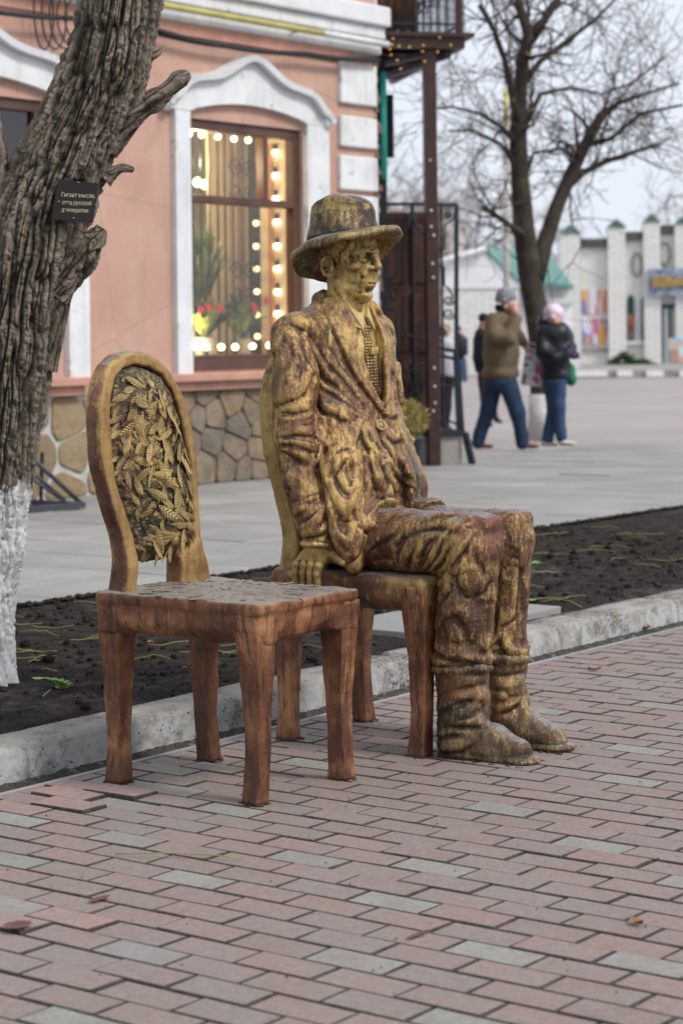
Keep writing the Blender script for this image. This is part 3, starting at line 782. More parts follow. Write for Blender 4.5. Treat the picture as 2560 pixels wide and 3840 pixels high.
# wall with two arched openings, cut as strips
wall = MB()
def opening_wall(mb, w, x0, x1):
    n = 14; xs = np.linspace(w[0], w[1], n)
    mb.box(x0, w[0], YF, YF + .45, .86, 5.2); mb.box(w[1], x1, YF, YF + .45, .86, 5.2); mb.box(w[0], w[1], YF, YF + .45, .86, Z0)
    for a, b in zip(xs[:-1], xs[1:]):
        za, zb = open_top(a, w), open_top(b, w)
        mb.add([(a, YF, za), (b, YF, zb), (b, YF, 5.2), (a, YF, 5.2), (a, YF + .45, za), (b, YF + .45, zb), (b, YF + .45, 5.2), (a, YF + .45, 5.2)], [(0, 1, 2, 3), (7, 6, 5, 4), (0, 4, 5, 1)])
opening_wall(wall, W1, 8.2, 12.1); opening_wall(wall, W2, 12.1, XC)
wall.box(XC - .45, XC, YF + .45, YF + 9, .86, 5.2); wall.box(8.2, XC - .45, YF + 8.6, YF + 9, .1, 5.2).box(8.2, XC, YF + .45, YF + 9, 5.2, 5.3)
wo = wall.build('wall', M['pink'], bld)
# rubble plinth: mortar bed and single stones
pl = MB().box(8.2, XC + .02, YF + .02, YF + .4, .02, .86).box(XC - .4, XC + .02, YF + .4, YF + 9, .02, .86).build('plinth', M['mortar'], bld)
MB().box(8.2, 12.35, YF + .014, YF + .03, .09, .862).build('plinth_mortar', M['mortar_pale'], pl)
rs = random.Random(12); seeds = []
for i in range(1200):
    x, z = rs.uniform(9.0, XC + .05), rs.uniform(.12, .86); dmin = .30 if x < 12.2 else .19
    if all((x - a) ** 2 + ((z - b) * 1.15) ** 2 > dmin ** 2 for a, b in seeds): seeds.append((x, z))
def clip(poly, nx, nz, c):
    out = []
    for i in range(len(poly)):
        a, b = poly[i - 1], poly[i]; da, db = a[0] * nx + a[1] * nz - c, b[0] * nx + b[1] * nz - c
        if da <= 0: out.append(a)
        if (da < 0) != (db < 0): t = da / (da - db); out.append((a[0] + (b[0] - a[0]) * t, a[1] + (b[1] - a[1]) * t))
    return out
for i, (x, z) in enumerate(seeds):
    poly = [(9.0, .105), (XC + .015, .105), (XC + .015, .855), (9.0, .855)]; wide = x < 12.2
    for j, (a, b) in enumerate(seeds):
        if j != i and (a - x) ** 2 + (b - z) ** 2 < 1.2:
            nx, nz = a - x, b - z; L_ = math.hypot(nx, nz); nx, nz = nx / L_, nz / L_
            gap = (  .008 + .020 * max(0, math.sin(i * 1.7 + j * 1.1))) if wide else .006
            poly = clip(poly, nx, nz, nx * (a + x) / 2 + nz * (b + z) / 2 - gap)
            if len(poly) < 3: break
    if len(poly) < 3: continue
    cxm, czm = sum(p[0] for p in poly) / len(poly), sum(p[1] for p in poly) / len(poly); d0 = rs.uniform(.012, .03)
    # rounded outline from corner cutting, then a slightly domed face
    for _ in range(2): poly = [q for k_ in range(len(poly)) for q in ((poly[k_ - 1][0] * .86 + poly[k_][0] * .14, poly[k_ - 1][1] * .86 + poly[k_][1] * .14), (poly[k_ - 1][0] * .14 + poly[k_][0] * .86, poly[k_ - 1][1] * .14 + poly[k_][1] * .86))]
    n = len(poly); yb = YF + .016
    ring = lambda s_, y: [(cxm + (p[0] - cxm) * s_, y + rs.uniform(-.003, .003), czm + (p[1] - czm) * s_) for p in poly]
    vs = ring(1, yb + .02) + ring(1, yb - d0 * .5) + ring(.94, yb - d0) + [(cxm, yb - d0 * 1.25, czm)]
    fs = [(q * n + k_, q * n + (k_ + 1) % n, (q + 1) * n + (k_ + 1) % n, (q + 1) * n + k_) for q in (0, 1) for k_ in range(n)] + [(2 * n + k_, 2 * n + (k_ + 1) % n, 3 * n) for k_ in range(n)]
    me = fix_normals(MB().add(vs, fs).mesh('stone')); link('stone', me, M['ochre'] if wide and rs.random() < .8 else M['stone'], pl)
# sills
for x0, x1 in ((8.6, 11.70), (12.55, 14.78)):
    s_ = MB().box(x0, x1, YF - .13, YF + .1, .935, 1.0).build('sill', M['sill'], bld, bevel=.01)
    MB().box(x0 + .06, x1 - .06, YF - .07, YF + .1, .862, .934).build('sill_moulding', M['sill'], s_, bevel=.012)
# white surrounds: jambs and a curved hood
def hood_line(w, ex):
    c_, hw = (w[0] + w[1]) / 2, (w[1] - w[0]) / 2 + ex
    P = [(-1.16, 3.12), (-1.14, 3.17), (-1.04, 3.19), (-.97, 3.26), (-.86, 3.335), (-.62, 3.355), (-.42, 3.39), (-.22, 3.49), (-.08, 3.55), (.0, 3.56)]
    P = P + [(-x, z) for x, z in P[-2::-1]]
    # resample smoothly
    P = np.array(P); t = np.arange(len(P)); tt = np.linspace(0, len(P) - 1, 60); X = np.interp(tt, t, P[:, 0]); Z = np.interp(tt, t, P[:, 1])
    for _ in range(3): X[1:-1] = (X[:-2] + X[1:-1] * 2 + X[2:]) / 4; Z[1:-1] = (Z[:-2] + Z[1:-1] * 2 + Z[2:]) / 4
    return [(c_ + x * hw, z) for x, z in zip(X, Z)]
def surround(w):
    sur = MB()
    for xa, xb in ((w[0] - .19, w[0] - .01), ((w[1] + .01, w[1] + .32) if w is W2 else (w[1] + .17, w[1] + .39))):
        sur.box(xa, xb, YF - .055, YF + .02, 1.0, 3.13)
    H = hood_line(w, .14); L = len(H)
    low = [(x, arch_top(min(max(x, w[0]), w[1]), w) if w[0] - .0 < x < w[1] else 3.10) for x, z in H]
    vs = [(x, YF - .06, z) for x, z in H] + [(x, YF - .06, min(z2, z - .012)) for (x, z), (_, z2) in zip(H, low)] + [(x, YF + .02, z) for x, z in H] + [(x, YF + .02, min(z2, z - .012)) for (x, z), (_, z2) in zip(H, low)]
    fs = [(i + 1, i, i + L, i + L + 1) for i in range(L - 1)] + [(i, i + 1, i + 2 * L + 1, i + 2 * L) for i in range(L - 1)] + [(i + L + 1, i + L, i + 3 * L, i + 3 * L + 1) for i in range(L - 1)]
    sur.add(vs, fs)
    so = sur.build('window_surround', M['white'], bld)
    rail = MB()
    for (x0, z0), (x1, z1) in zip(H[:-1], H[1:]):
        d = Vector((x1 - x0, 0, z1 - z0)).normalized(); n_ = Vector((-d.z, 0, d.x))
        a, b = Vector((x0, 0, z0)), Vector((x1, 0, z1)); ring = lambda p: [(p.x, YF - .065, p.z), (p.x, YF - .125, p.z + .0), (p.x + n_.x * .05, YF - .135, p.z + n_.z * .05), (p.x + n_.x * .06, YF + .0, p.z + n_.z * .06)]
        A, Bq = ring(a), ring(b); rail.add(A + Bq, [(0, 4, 5, 1), (1, 5, 6, 2), (2, 6, 7, 3), (3, 7, 4, 0)])
    rail.sphere((H[0][0], YF - .05, H[0][1] + .01), .055, 10, 8); rail.sphere((H[-1][0], YF - .05, H[-1][1] + .01), .055, 10, 8)
    fix_normals(rail.build('hood_moulding', M['white2'], so).data)
surround(W1); surround(W2)
# windows: brown timber, panes
def window(w, mull):
    fw, yq = .085, YF + .03
    x0, x1 = w; zt = Z1
    f = MB().box(x0, x0 + fw, yq, yq + .09, Z0, zt).box(x1 - fw, x1, yq, yq + .09, Z0, zt).box(x0 + fw, x1 - fw, yq, yq + .09, Z0, Z0 + fw).box(x0 + fw, x1 - fw, yq, yq + .09, zt - fw, zt)
    f.box(x0 + fw, x1 - fw, yq - .012, yq + .08, 2.375, 2.44)
    if mull: f.box(mull - .03, mull + .03, yq - .006, yq + .08, 2.44, zt - fw)
    wi = f.build('window', M['frame'], bld, bevel=.006)
    MB().box(x0, x1, yq - .05, yq - .002, Z0 - .03, Z0 + .05).build('window_ledge', M['frame'], wi)
    for a, b, c_, d in ((x0 + fw, x1 - fw, Z0 + fw, 2.375), (x0 + fw, (mull or x1 - fw) - .03 * bool(mull), 2.44, zt - fw)) + (((mull + .03, x1 - fw, 2.44, zt - fw),) if mull else ()):
        MB().add([(a, yq + .04, c_), (b, yq + .04, c_), (b, yq + .04, d), (a, yq + .04, d)], [(0, 1, 2, 3)]).build('pane', M['glass'], wi)
    return wi
window(W1, 10.4); window(W2, 13.94)
# room behind the lit window and the dark one
rm = MB(); y0, y1 = YF + .46, YF + 2.3
rm.add([(11.9, y0, .9), (14.9, y0, .9), (14.9, y1, .9), (11.9, y1, .9), (11.9, y0, 3.5), (14.9, y0, 3.5), (14.9, y1, 3.5), (11.9, y1, 3.5)], [(0, 1, 2, 3), (7, 6, 5, 4), (3, 2, 6, 7), (0, 3, 7, 4), (2, 1, 5, 6)])
rm.build('room', M['room'], bld)
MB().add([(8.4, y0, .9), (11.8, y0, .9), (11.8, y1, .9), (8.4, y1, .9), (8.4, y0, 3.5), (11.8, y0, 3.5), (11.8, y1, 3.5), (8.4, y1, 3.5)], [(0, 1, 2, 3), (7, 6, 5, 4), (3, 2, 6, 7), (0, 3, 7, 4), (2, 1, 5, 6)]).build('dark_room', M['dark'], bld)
# curtains: folded sheets
def curtain(x0, x1, y, z0, z1, mat, name, label, waves=7):
    n = 60; xs = np.linspace(x0, x1, n); ph = np.linspace(0, waves * 6.283, n); ys = y + .035 * np.sin(ph) + .01 * np.sin(ph * 2.3)
    vs = [(a, b, z) for z in (z0, z1) for a, b in zip(xs, ys)] + [(a, b + .006, z) for z in (z0, z1) for a, b in zip(xs, ys)]
    fs = [(i, i + 1, n + i + 1, n + i) for i in range(n - 1)] + [(2 * n + i + 1, 2 * n + i, 3 * n + i, 3 * n + i + 1) for i in range(n - 1)]
    return tag(MB().add(vs, fs, True).build(name, mat), label, 'curtain')
MB().box(W2[1] - .012, W2[1] + .01, YF + .125, YF + .455, Z0, Z1).build('reveal_lining', M['cream'], bld); MB().box(W2[0] + .0, W2[1], YF + .125, YF + .455, Z0 - .01, Z0 + .012).build('window_board', M['cream'], bld)
curtain(14.35, 14.88, YF + 1.0, .92, 3.3, M['cream'], 'curtain', 'cream curtain inside the lit shop window near its right side', 6)
curtain(9.7, 11.2, YF + .52, 1.0, 3.3, M['room'], 'curtain', 'drab curtain inside the dark window behind the tree', 9)
# bulbs: on_y puts each on the string just behind the glass
def bulb(px, py, y, r_, mat, k_):
    p = on_y(px, py, y); t = thing('light_bulb', None, 'light bulb', p, 'round bulbs strung round the shop window')
    t['label'] = k_
    MB().sphere(p, r_, 14, 10).build('globe', mat, t)
    d = Vector((0, .0, 1)) if 'top' in k_ else Vector((0, 0, -1)) if 'bottom' in k_ else Vector((.75, .6, 0))
    MB().tube([p + d * r_ * .8, p + d * (r_ + .05)], .017, 8).build('socket', M['dark'], t)
yb = YF + .26
NTH = ['first', 'second', 'third', 'fourth', 'fifth', 'sixth', 'seventh', 'eighth']
for i, q in enumerate(((434, 307), (463, 309), (500, 313), (537, 318), (570, 321), (602, 322))): bulb(*q, yb, .024, M['bulb'], f'lit round bulb in the top row of the shop window, {NTH[i]} from the left')
for i, q in enumerate(((632, 350), (632, 403), (633, 456), (635, 510), (636, 565), (636, 617), (637, 670), (637, 720))): bulb(*q, yb, .027, M['bulb'], f'lit round bulb in the upright row at the window right, {NTH[i]} from the top')
for i, q in enumerate(((441, 797), (474, 797), (508, 797), (540, 797), (580, 795), (618, 793))): bulb(*q, yb, .027, M['bulb'], f'lit round bulb in the bottom row of the shop window, {NTH[i]} from the left')
for i, q in enumerate(((588, 512), (588, 565), (589, 617), (590, 669), (590, 722), (591, 772))): bulb(*q, YF + .48, .026, M['bulb_reflection'], f'dim amber globe added as a bulb reflection in the window, {NTH[i]} from the top')  # added globes standing in for the bulb row's reflection in the glass
for i, q in enumerate(((454, 418), (487, 416), (470, 423), (500, 420))): bulb(*q, YF + 1.2, .04, M['bulb'], f'glowing lamp deep inside the shop, {NTH[i]} from the left')
for i, (x, y, z, e) in enumerate(((13.9, YF + 1.3, 2.9, 34), (13.5, YF + .40, 2.75, 18), (13.3, YF + .40, 1.30, 16))):
    ld = bpy.data.lights.new('shop_lamp_light', 'POINT'); ld.energy = e; ld.color = (1, .80, .50); ld.shadow_soft_size = .08
    lo_ = bpy.data.objects.new('shop_lamp_light', ld); lo_.location = (x, y, z); COL.objects.link(lo_); lo_.parent = bld; lo_.matrix_parent_inverse = Matrix.Translation(-bld.location)
# light box edge the bulbs sit on: orange board on the right
tag(MB().box(14.355, 14.386, YF + .30, YF + .345, Z0 + .09, Z1 - .1).build('light_board', plain('orange_board', (.45, .2, .05), .6, 0, .1, 4, 0)), 'orange upright board carrying bulbs inside the shop window', 'board')
# window grille
gr = thing('window_grille', 'black wrought iron grille with scrolls inside the shop window', 'grille', (13.6, YF + .3, Z0))
mb = MB()
for i in range(10):
    x = W2[0] + .30 + i * .105; mb.bar((x, YF + .38, Z0 + .05), (x, YF + .38, Z1 - .05), .010)
mb.build('bars', M['iron'], gr)
def scroll(mb, c, r0, turns, dirx, dirz, rad=.007, y=None, plane='xz', start=0, n=28):
    P = []
    for i in range(n):
        t = i / (n - 1); a = start + turns * 2 * math.pi * t; r_ = r0 * (1 - .82 * t)
        x, z = c[0] + dirx * r_ * math.cos(a), c[2] + dirz * r_ * math.sin(a); P.append((x, c[1], z))
    mb.tube(P, rad, 5)
for zc, nm in ((2.62, 'scroll'), (1.75, 'scroll')):
    mb = MB()
    for sx in (-1, 1):
        for sz in (-1, 1): scroll(mb, (14.05 + sx * .09, YF + .375, zc + sz * .10), .085, 1.6, sx, sz)
    mb.build(nm, M['iron'], gr)
# quoins on the corner
for z0, z1, x0 in ((3.33, 3.69, 14.915), (2.95, 3.22, 14.905), (2.57, 2.87, 14.895), (2.19, 2.52, 14.89), (1.82, 2.13, 14.885), (1.46, 1.77, 14.88), (1.08, 1.40, 14.88)):
    MB().box(x0, XC - .05, YF - .045, YF + .02, z0, z1).build('quoin', M['white'], bld, bevel=.012)
rs = random.Random(3)
for i in range(60): MB().obox((XC - .03 + rs.uniform(-.02, .035), YF + rs.uniform(.0, .04), rs.uniform(.9, 3.9)), (rs.uniform(.015, .05), 0, 0), (0, .03, 0), (0, .004, rs.uniform(.015, .045))).build('broken_brick', M['crumble'], bld)
# cornice: stepped white band
MB().box(8.2, 15.0, YF - .03, YF + .02, 3.70, 3.80).build('frieze_band', M['sill'], bld)
cz = MB().box(8.2, XC + .02, YF - .05, YF + .3, 3.80, 3.93).build('cornice', M['white'], bld, bevel=.015)
MB().box(8.2, XC + .035, YF - .09, YF + .3, 3.932, 4.04).build('cornice_fillet', M['white'], cz, bevel=.015)
MB().box(8.2, XC + .05, YF - .14, YF + .3, 4.042, 4.22).build('cornice_shelf', M['white2'], cz, bevel=.02)
# gas pipe and cables
gp = thing('gas_pipe', 'yellow gas pipe under the cornice, its right end painted white', 'pipe', (13, YF - .14, 3.9))
MB().tube([(8.2, YF - .13, 3.885), (14.55, YF - .13, 3.885)], .027, 10).build('pipe', M['yellow'], gp); MB().tube([(14.55, YF - .13, 3.885), (15.50, YF - .13, 3.885)], .029, 10).build('painted_end', M['white2'], gp)
for x in (10.2, 12.2, 14.2): MB().bar((x, YF - .13, 3.86), (x, YF, 3.86), .02).build('bracket', M['white2'], gp)
def cable(pts, r_, name, label):
    P = []
    for (a, b) in zip(pts[:-1], pts[1:]):
        a, b = Vector(a), Vector(b)
        for t in np.linspace(0, 1, 12, endpoint=False): P.append(a.lerp(b, t) + Vector((0, 0, -.05 * math.sin(t * math.pi) * (b - a).length * .3)))
    P.append(Vector(pts[-1])); return tag(MB().tube(P, r_, 6).build(name, M['cable']), label, 'cable', 'cables on the facade')
cable([on_y(0, 28, YF - .12), on_y(180, 40, YF - .12)], .018, 'cable', 'thick black cable left of the leaning tree')
cable([on_y(360, 68, YF - .1), on_y(520, 105, YF - .1), on_y(700, 122, YF - .1), on_y(870, 138, YF - .1)], .022, 'cable', 'thick black cable bundle above the shop window')
cable([on_y(360, 78, YF - .09), on_y(560, 112, YF - .09), on_y(730, 126, YF - .09), on_y(870, 130, YF - .09)], .012, 'cable', 'thinner black cable sagging under the bundle above the shop window')
mb = MB()
for i in range(5):
    c_ = on_y(100 + i * 22, 25 + i * 6, YF - .10); rx, rz = .10 + .03 * i, .28 - .02 * i
    mb.tube([(c_.x + rx * math.cos(t), YF - .1 - .01 * i, c_.z + rz * math.sin(t)) for t in np.linspace(0, 6.283, 26)], .007, 5, False)
tag(mb.build('cable_coil', M['cable']), 'hanging coil of black cable left of the leaning tree', 'cable')
# plants in the shop window
def blade_plant(name, label, base, n, L, wd, mat, spread, seed, up=.9):
    r = random.Random(seed); t = thing(name, label, 'plant', base)
    mb = MB()
    for i in range(n):
        a = r.uniform(0, 6.283); s_ = r.uniform(.3, 1) * spread; P = []
        for q in np.linspace(0, 1, 7): P.append(Vector(base) + Vector((math.cos(a) * s_ * q ** .8, math.sin(a) * s_ * q ** .8 * .6, L * (q * up - (.55 * s_ / spread) * q ** 2.4) * r.uniform(.85, 1.1))))
        vs, fs = [], []
        for j, p in enumerate(P):
            w_ = wd * math.sin(math.pi * (.1 + .88 * j / 6)) / 2; side = Vector((-math.sin(a), math.cos(a), .15)); vs += [p - side * w_, p + Vector((0, 0, -w_ * .3)), p + side * w_]
        for j in range(6): fs += [(3 * j, 3 * j + 1, 3 * j + 4, 3 * j + 3), (3 * j + 1, 3 * j + 2, 3 * j + 5, 3 * j + 4)]
        mb.add(vs, fs, True)
    mb.build('foliage', mat, t); MB().tube([Vector(base) - Vector((0, 0, .22)), Vector(base)], [.07, .10], 14).build('pot', M['step'], t); return t
blade_plant('palm_plant', 'tall spiky green houseplant on the left inside the shop window', on_y(465, 700, YF + .62), 70, 1.0, .045, M['houseleaf'], .42, 3)
blade_plant('leafy_plant', 'low leafy plant with red flowers at the lower left of the shop window', on_y(470, 775, YF + .42), 44, .46, .08, M['houseleaf'], .36, 5)
blade_plant('leafy_plant', 'low leafy plant at the lower middle of the shop window', on_y(555, 778, YF + .42), 50, .50, .07, M['houseleaf'], .34, 9)
for i, (px, py) in enumerate(((462, 712), (480, 705), (505, 708), (612, 690), (585, 705))):
    p = on_y(px, py, YF + .30); mb = MB()
    for a in (0, 2.1, 4.2): mb.sphere((p.x + .018 * math.cos(a), p.y, p.z + .018 * math.sin(a)), .03, 8, 6, (1, .35, .8))
    tag(mb.build('red_flower', M['red']), f'red waxy flower in the shop window, {NTH[i]} of the five', 'flower', 'red flowers in the shop window')

# ------------------------------------------------------------------ entrance bay on the cut-off corner: posts, deck, gate
E1, E2, C0 = Vector((.754, -.656, 0)), Vector((.656, .754, 0)), Vector((XC, YF, 0))
UP = Vector((0, 0, 1))
def bw(u, v, z): return C0 + E1 * u + E2 * v + UP * z
def bay(px, py, v):
    """where the sight line meets the upright plane v of the bay: (u, z)"""
    d = ray(px, py); t = (v - (EYE - C0).dot(E2)) / d.dot(E2); p = EYE + d * t
    return (p - C0).dot(E1), p.z
def bb(mb, u0, u1, v0, v1, z0, z1): return mb.obox(bw((u0 + u1) / 2, (v0 + v1) / 2, (z0 + z1) / 2), E1 * ((u1 - u0) / 2), E2 * ((v1 - v0) / 2), UP * ((z1 - z0) / 2))
bal = thing('balcony', 'brown steel balcony deck on posts with thin railing right of the pink building', 'balcony', (16, 11, SW))
UR, ZT = bay(1066, 86, 0); UL, _q = bay(884, 86, 0); UPo, _q = bay(992, 700, .10); _q, ZB = bay(1000, 1068, .10); ZB = SW
_q, ZD = bay(1000, 110, 0)
bb(MB(), UPo - .055, UPo + .055, .05, .16, SW, ZD).build('post', M['brown_steel'], bal, bevel=.006)
u2, _q = bay(881, 440, .5); bb(MB(), u2 - .04, u2 + .03, .5, .56, SW, ZD).build('post', M['iron'], bal)
bb(MB(), UL - .2, UR, -.02, .05, ZD, ZT).build('front_beam', M['brown_steel'], bal); bb(MB(), UR - .06, UR, .05, 2.7, ZD, ZT).build('side_beam', M['brown_steel'], bal); bb(MB(), UL - .2, UR + .08, -.06, 2.7, ZT + .002, ZT + .04).build('deck', M['brown_steel'], bal)
for v in (.75, 1.45, 2.15, 2.62): bb(MB(), UL - .2, UR - .06, v, v + .05, ZD + .04, ZT).build('joist', M['brown_steel'], bal)
MB().bar(bw(UL + .05, 1.6, ZD - .02), bw(UPo + .02, .15, ZD - .02), .05).build('brace', M['rail'], bal); MB().bar(bw(UPo - .1, 2.6, ZD - .03), bw(UR - .1, .2, ZD - .03), .06).build('brace', M['rail'], bal)
rl = MB().bar(bw(UL - .1, 0, ZT + .12), bw(UR, 0, ZT + .12), .02).bar(bw(UL - .1, 0, ZT + .9), bw(UR, 0, ZT + .9), .03).bar(bw(UR - .03, 0, ZT + .12), bw(UR - .03, 2.6, ZT + .12), .02)
for i in range(30): u = UL + (UR - UL) * i / 29; rl.bar(bw(u, 0, ZT + .04), bw(u, 0, ZT + .9), .007)
for i in range(34): rl.bar(bw(UR - .03, .05 + i * .075, ZT + .04), bw(UR - .03, .05 + i * .075, ZT + .9), .008)
for i in range(12): scroll(rl, (*bw(UR - .03, .1 + i * .21, 0).to_2d(), ZT + .5), .09, 1.4, 1, 1 if i % 2 else -1, .008)
rl.build('railing', M['iron'], bal); bb(MB(), UR - .075, UR - .015, -.02, .05, ZT + .042, ZT + 1.2).build('corner_post', M['brown_steel'], bal)
for i, (pa, pb) in enumerate(((868, 920), (922, 958))):
    ua, ub = bay(pa, 40, .12)[0], bay(pb, 40, .12)[0]; n = 16; us = np.linspace(ua, ub, n); zl, zh = bay(900, 72, .12)[1], bay(900, -40, .12)[1]
    vs = [bw(u, .12 + o_ + .03 * math.sin(j * 1.3 + i), z + .03 * math.sin(j * 2.1)) for o_ in (0, .04) for z in (zl, zh) for j, u in enumerate(us)]
    fs = [(j, j + 1, n + j + 1, n + j) for j in range(n - 1)] + [(2 * n + j + 1, 2 * n + j, 3 * n + j, 3 * n + j + 1) for j in range(n - 1)] + [(j + 1, j, 2 * n + j, 2 * n + j + 1) for j in range(n - 1)]
    tag(MB().add(vs, fs, True).build('hanging_fur', M['fabric']), ['wide tan fur hanging on the balcony rail by the wall', 'narrow tan fur hanging on the balcony rail'][i], 'fabric', 'furs on the balcony')
# sign seen edge-on
sg = thing('edge_sign', 'teal and black sign seen edge-on at the building corner', 'sign', (15.6, 11.4, 2.6))
(ua, za), (ub, zb) = bay(878, 165, .42), bay(882, 410, .42); MB().tube([bw(ub, .42, zb), bw(ub, .42, za)], .030, 12).build('tube', M['teal'], sg); bb(MB(), ub + .03, ub + .10, .44, .50, zb + .2, za - .2).build('panel', M['dark'], sg); bb(MB(), ub - .10, ub - .02, .46, .50, zb - .05, za + .05).build('wall_shadow_strip', M['dark'], sg)  # dark strip left of the tube stands in for the wall's shadow
# gate leaf with ironwork, raised concrete step
gt = thing('gate', 'dark brown panelled gate leaf with black wrought iron scrolls', 'gate', bw(.3, .8, .4))
GV = .8; g0, gz1 = bay(858, 487, GV); g1, _q = bay(1008, 487, GV); gz0 = .42
bb(MB(), g0 - .3, g1, GV, GV + .05, gz0, gz1).build('door_leaf', M['door'], gt)
gm = (g0 + g1) / 2; gw = (g1 - g0) / 2; gh = (gz1 - gz0)
for z0, z1 in ((.06, .30), (.35, .62), (.67, .94)):
    for q0, q1 in ((.08, .90), (-.90, -.08)): bb(MB(), gm + gw * q0, gm + gw * q1, GV - .022, GV - .002, gz0 + gh * z0, gz0 + gh * z1).build('panel', M['door'], gt, bevel=.008)
iv = GV - .10; I_ = lambda u, z: bw(gm + gw * u, iv, gz0 + gh * z)
ir = MB().bar(I_(-1.05, 1.035), I_(1.0, 1.035), .03).bar(I_(.1, 0), I_(.1, 1.03), .025).bar(I_(.98, 0), I_(.98, 1.03), .02).bar(I_(-1, .46), I_(1, .40), .022).bar(I_(-1, .30), I_(1, .24), .018)
for sx in (-1, 1):
    ir.tube([I_(.1 + sx * x, z) for x, z in ((0, 1.0), (.12, .93), (.42, .89), (.5, .85), (.5, .70), (.8, .68))], .011, 5); ir.tube([I_(.1 + sx * x, z) for x, z in ((.8, .55), (.5, .55), (.5, .32), (.22, .27), (.06, .18), (.25, .08), (.62, .05))], .011, 5)
    for x, z in ((.62, .62), (.35, .2)):
        P = [I_(.1 + sx * (x + .17 * (1 - .8 * t) * math.cos(8.5 * t)), z + .045 * (1 - .8 * t) * math.sin(8.5 * t)) for t in np.linspace(0, 1, 24)]; ir.tube(P, .010, 5)
ir.build('ironwork', M['iron'], gt)
fp = thing('iron_fence', 'narrow black wrought iron fence panel right of the gate post', 'fence', bw(.8, .2, .3))
FV = .25; fu, fz = bay(1048, 470, FV); f0, _q = bay(1006, 470, FV); fb, _q = bay(1056, 1000, FV); fz0 = .40
Q_ = lambda px, py: bw(*[(a, FV, b) for a, b in (bay(px, py, FV),)][0])
fr = MB().bar(bw(f0, FV, fz), bw(fu, FV, fz), .03).bar(bw(fu, FV, fz), Q_(1048, 820), .034).build('frame', M['iron'], fp)
MB().tube([Q_(*p) for p in ((1046, 480), (1043, 500), (1033, 508), (1022, 516), (1020, 545), (1020, 572), (1008, 575))], .010, 5).build('scroll_bar', M['iron'], fp); MB().tube([Q_(*p) for p in ((1008, 612), (1020, 612), (1020, 655), (1030, 662), (1040, 680), (1036, 690))], .010, 5).build('scroll_bar', M['iron'], fp)
for cx_, cy_, r_ in ((1030, 690, 12), (1030, 720, 14), (1016, 760, 10), (1020, 975, 9), (1030, 985, 9), (1028, 492, 9)):
    MB().tube([Q_(cx_ + r_ * (1 - .75 * t) * math.cos(9 * t), cy_ + r_ * (1 - .75 * t) * math.sin(9 * t)) for t in np.linspace(0, 1, 24)], .009, 5).build('scroll', M['iron'], fp)
hr = MB()
for a, b, w_ in (((1005, 800), (1048, 806), .035), ((1005, 815), (1052, 826), .03), ((1005, 880), (1060, 890), .024), ((1005, 955), (1050, 975), .018), ((1050, 815), (1062, 990), .034), ((1044, 806), (1052, 990), .03)): hr.bar(Q_(*a), Q_(*b), w_)
hr.build('handrail', M['iron'], fp)
stp = thing('entrance_step', 'raised concrete entrance step with a dark metal edge by the gate', 'step', bw(.4, .5, SW))
su, _q = bay(1060, 1030, .2); bb(MB(), -.3, su, .2, 1.2, SW, .36).build('riser', M['step'], stp); bb(MB(), -.32, su + .03, .17, 1.2, .362, .41).build('nosing', M['iron'], stp); MB().bar(bw(su + .03, .19, .39), bw(su + .09, .16, SW), .06).build('leg', M['iron'], stp)
# golden thuja in a pot
pc = on_z(938, 1082, SW); cxp, PY = pc.x, pc.y
pt = thing('potted_shrub', 'round golden shrub in a dark pot beside the gate', 'potted plant', pc)
ptm = MB(); prof = [(.095, SW), (.125, .36), (.14, .37), (.14, .40), (.125, .40)]
n = 24; vs = [(cxp + r_ * math.cos(2 * math.pi * i / n), PY + r_ * math.sin(2 * math.pi * i / n), z) for r_, z in prof for i in range(n)]; fs = [(j * n + i, j * n + (i + 1) % n, (j + 1) * n + (i + 1) % n, (j + 1) * n + i) for j in range(len(prof) - 1) for i in range(n)] + [tuple(range(4 * n, 5 * n))]
ptm.add(vs, fs, True).build('pot', M['pot'], pt)
fol = MB(); rs = random.Random(6)
for i in range(1500):
    v = Vector((rs.gauss(0, 1), rs.gauss(0, 1), rs.gauss(0, 1))).normalized(); r_ = rs.uniform(.11, .178); p = Vector((cxp, PY, .545)) + v * r_
    if p.z < .40: continue
    u = v.orthogonal().normalized(); u = (u * math.cos(i) + v.cross(u) * math.sin(i)); w_ = v.cross(u); s_ = rs.uniform(.012, .024)
    fol.add([p - u * s_ * .5, p + u * s_ * .5, p + v * s_ * 1.6 + w_ * s_ * .4, p + w_ * s_ * .3], [(0, 1, 2), (0, 2, 3)])
fol.build('foliage', M['thuja'], pt)
MB().sphere((cxp, PY, .54), .13, 14, 10).build('core', M['thuja'], pt)
# fairy lights on post and beam
for i, (px, py) in enumerate(((893, 78), (902, 88), (900, 101), (916, 105), (975, 80), (972, 103), (970, 117), (1005, 118), (1035, 102), (898, 125), (912, 137), (940, 107), (988, 367), (1010, 85), (895, 112), (975, 140), (920, 157))):
    tag(MB().sphere(bw(bay(px, py, -.05)[0], -.05, bay(px, py, -.05)[1]), .008, 8, 6).build('fairy_light', M['fairy']), 'tiny amber fairy light under the balcony deck', 'fairy light', 'fairy lights under the balcony')
for i, (px, py) in enumerate(((990, 483), (990, 520), (996, 540), (993, 605), (995, 637), (997, 845), (998, 887), (999, 925), (995, 944))):
    tag(MB().sphere(bw(bay(px, py, .03)[0], .03, bay(px, py, .03)[1]), .012, 8, 6).build('glass_bead', M['white2']), 'small white bead light on the brown balcony post', 'fairy light', 'bead lights on the post')
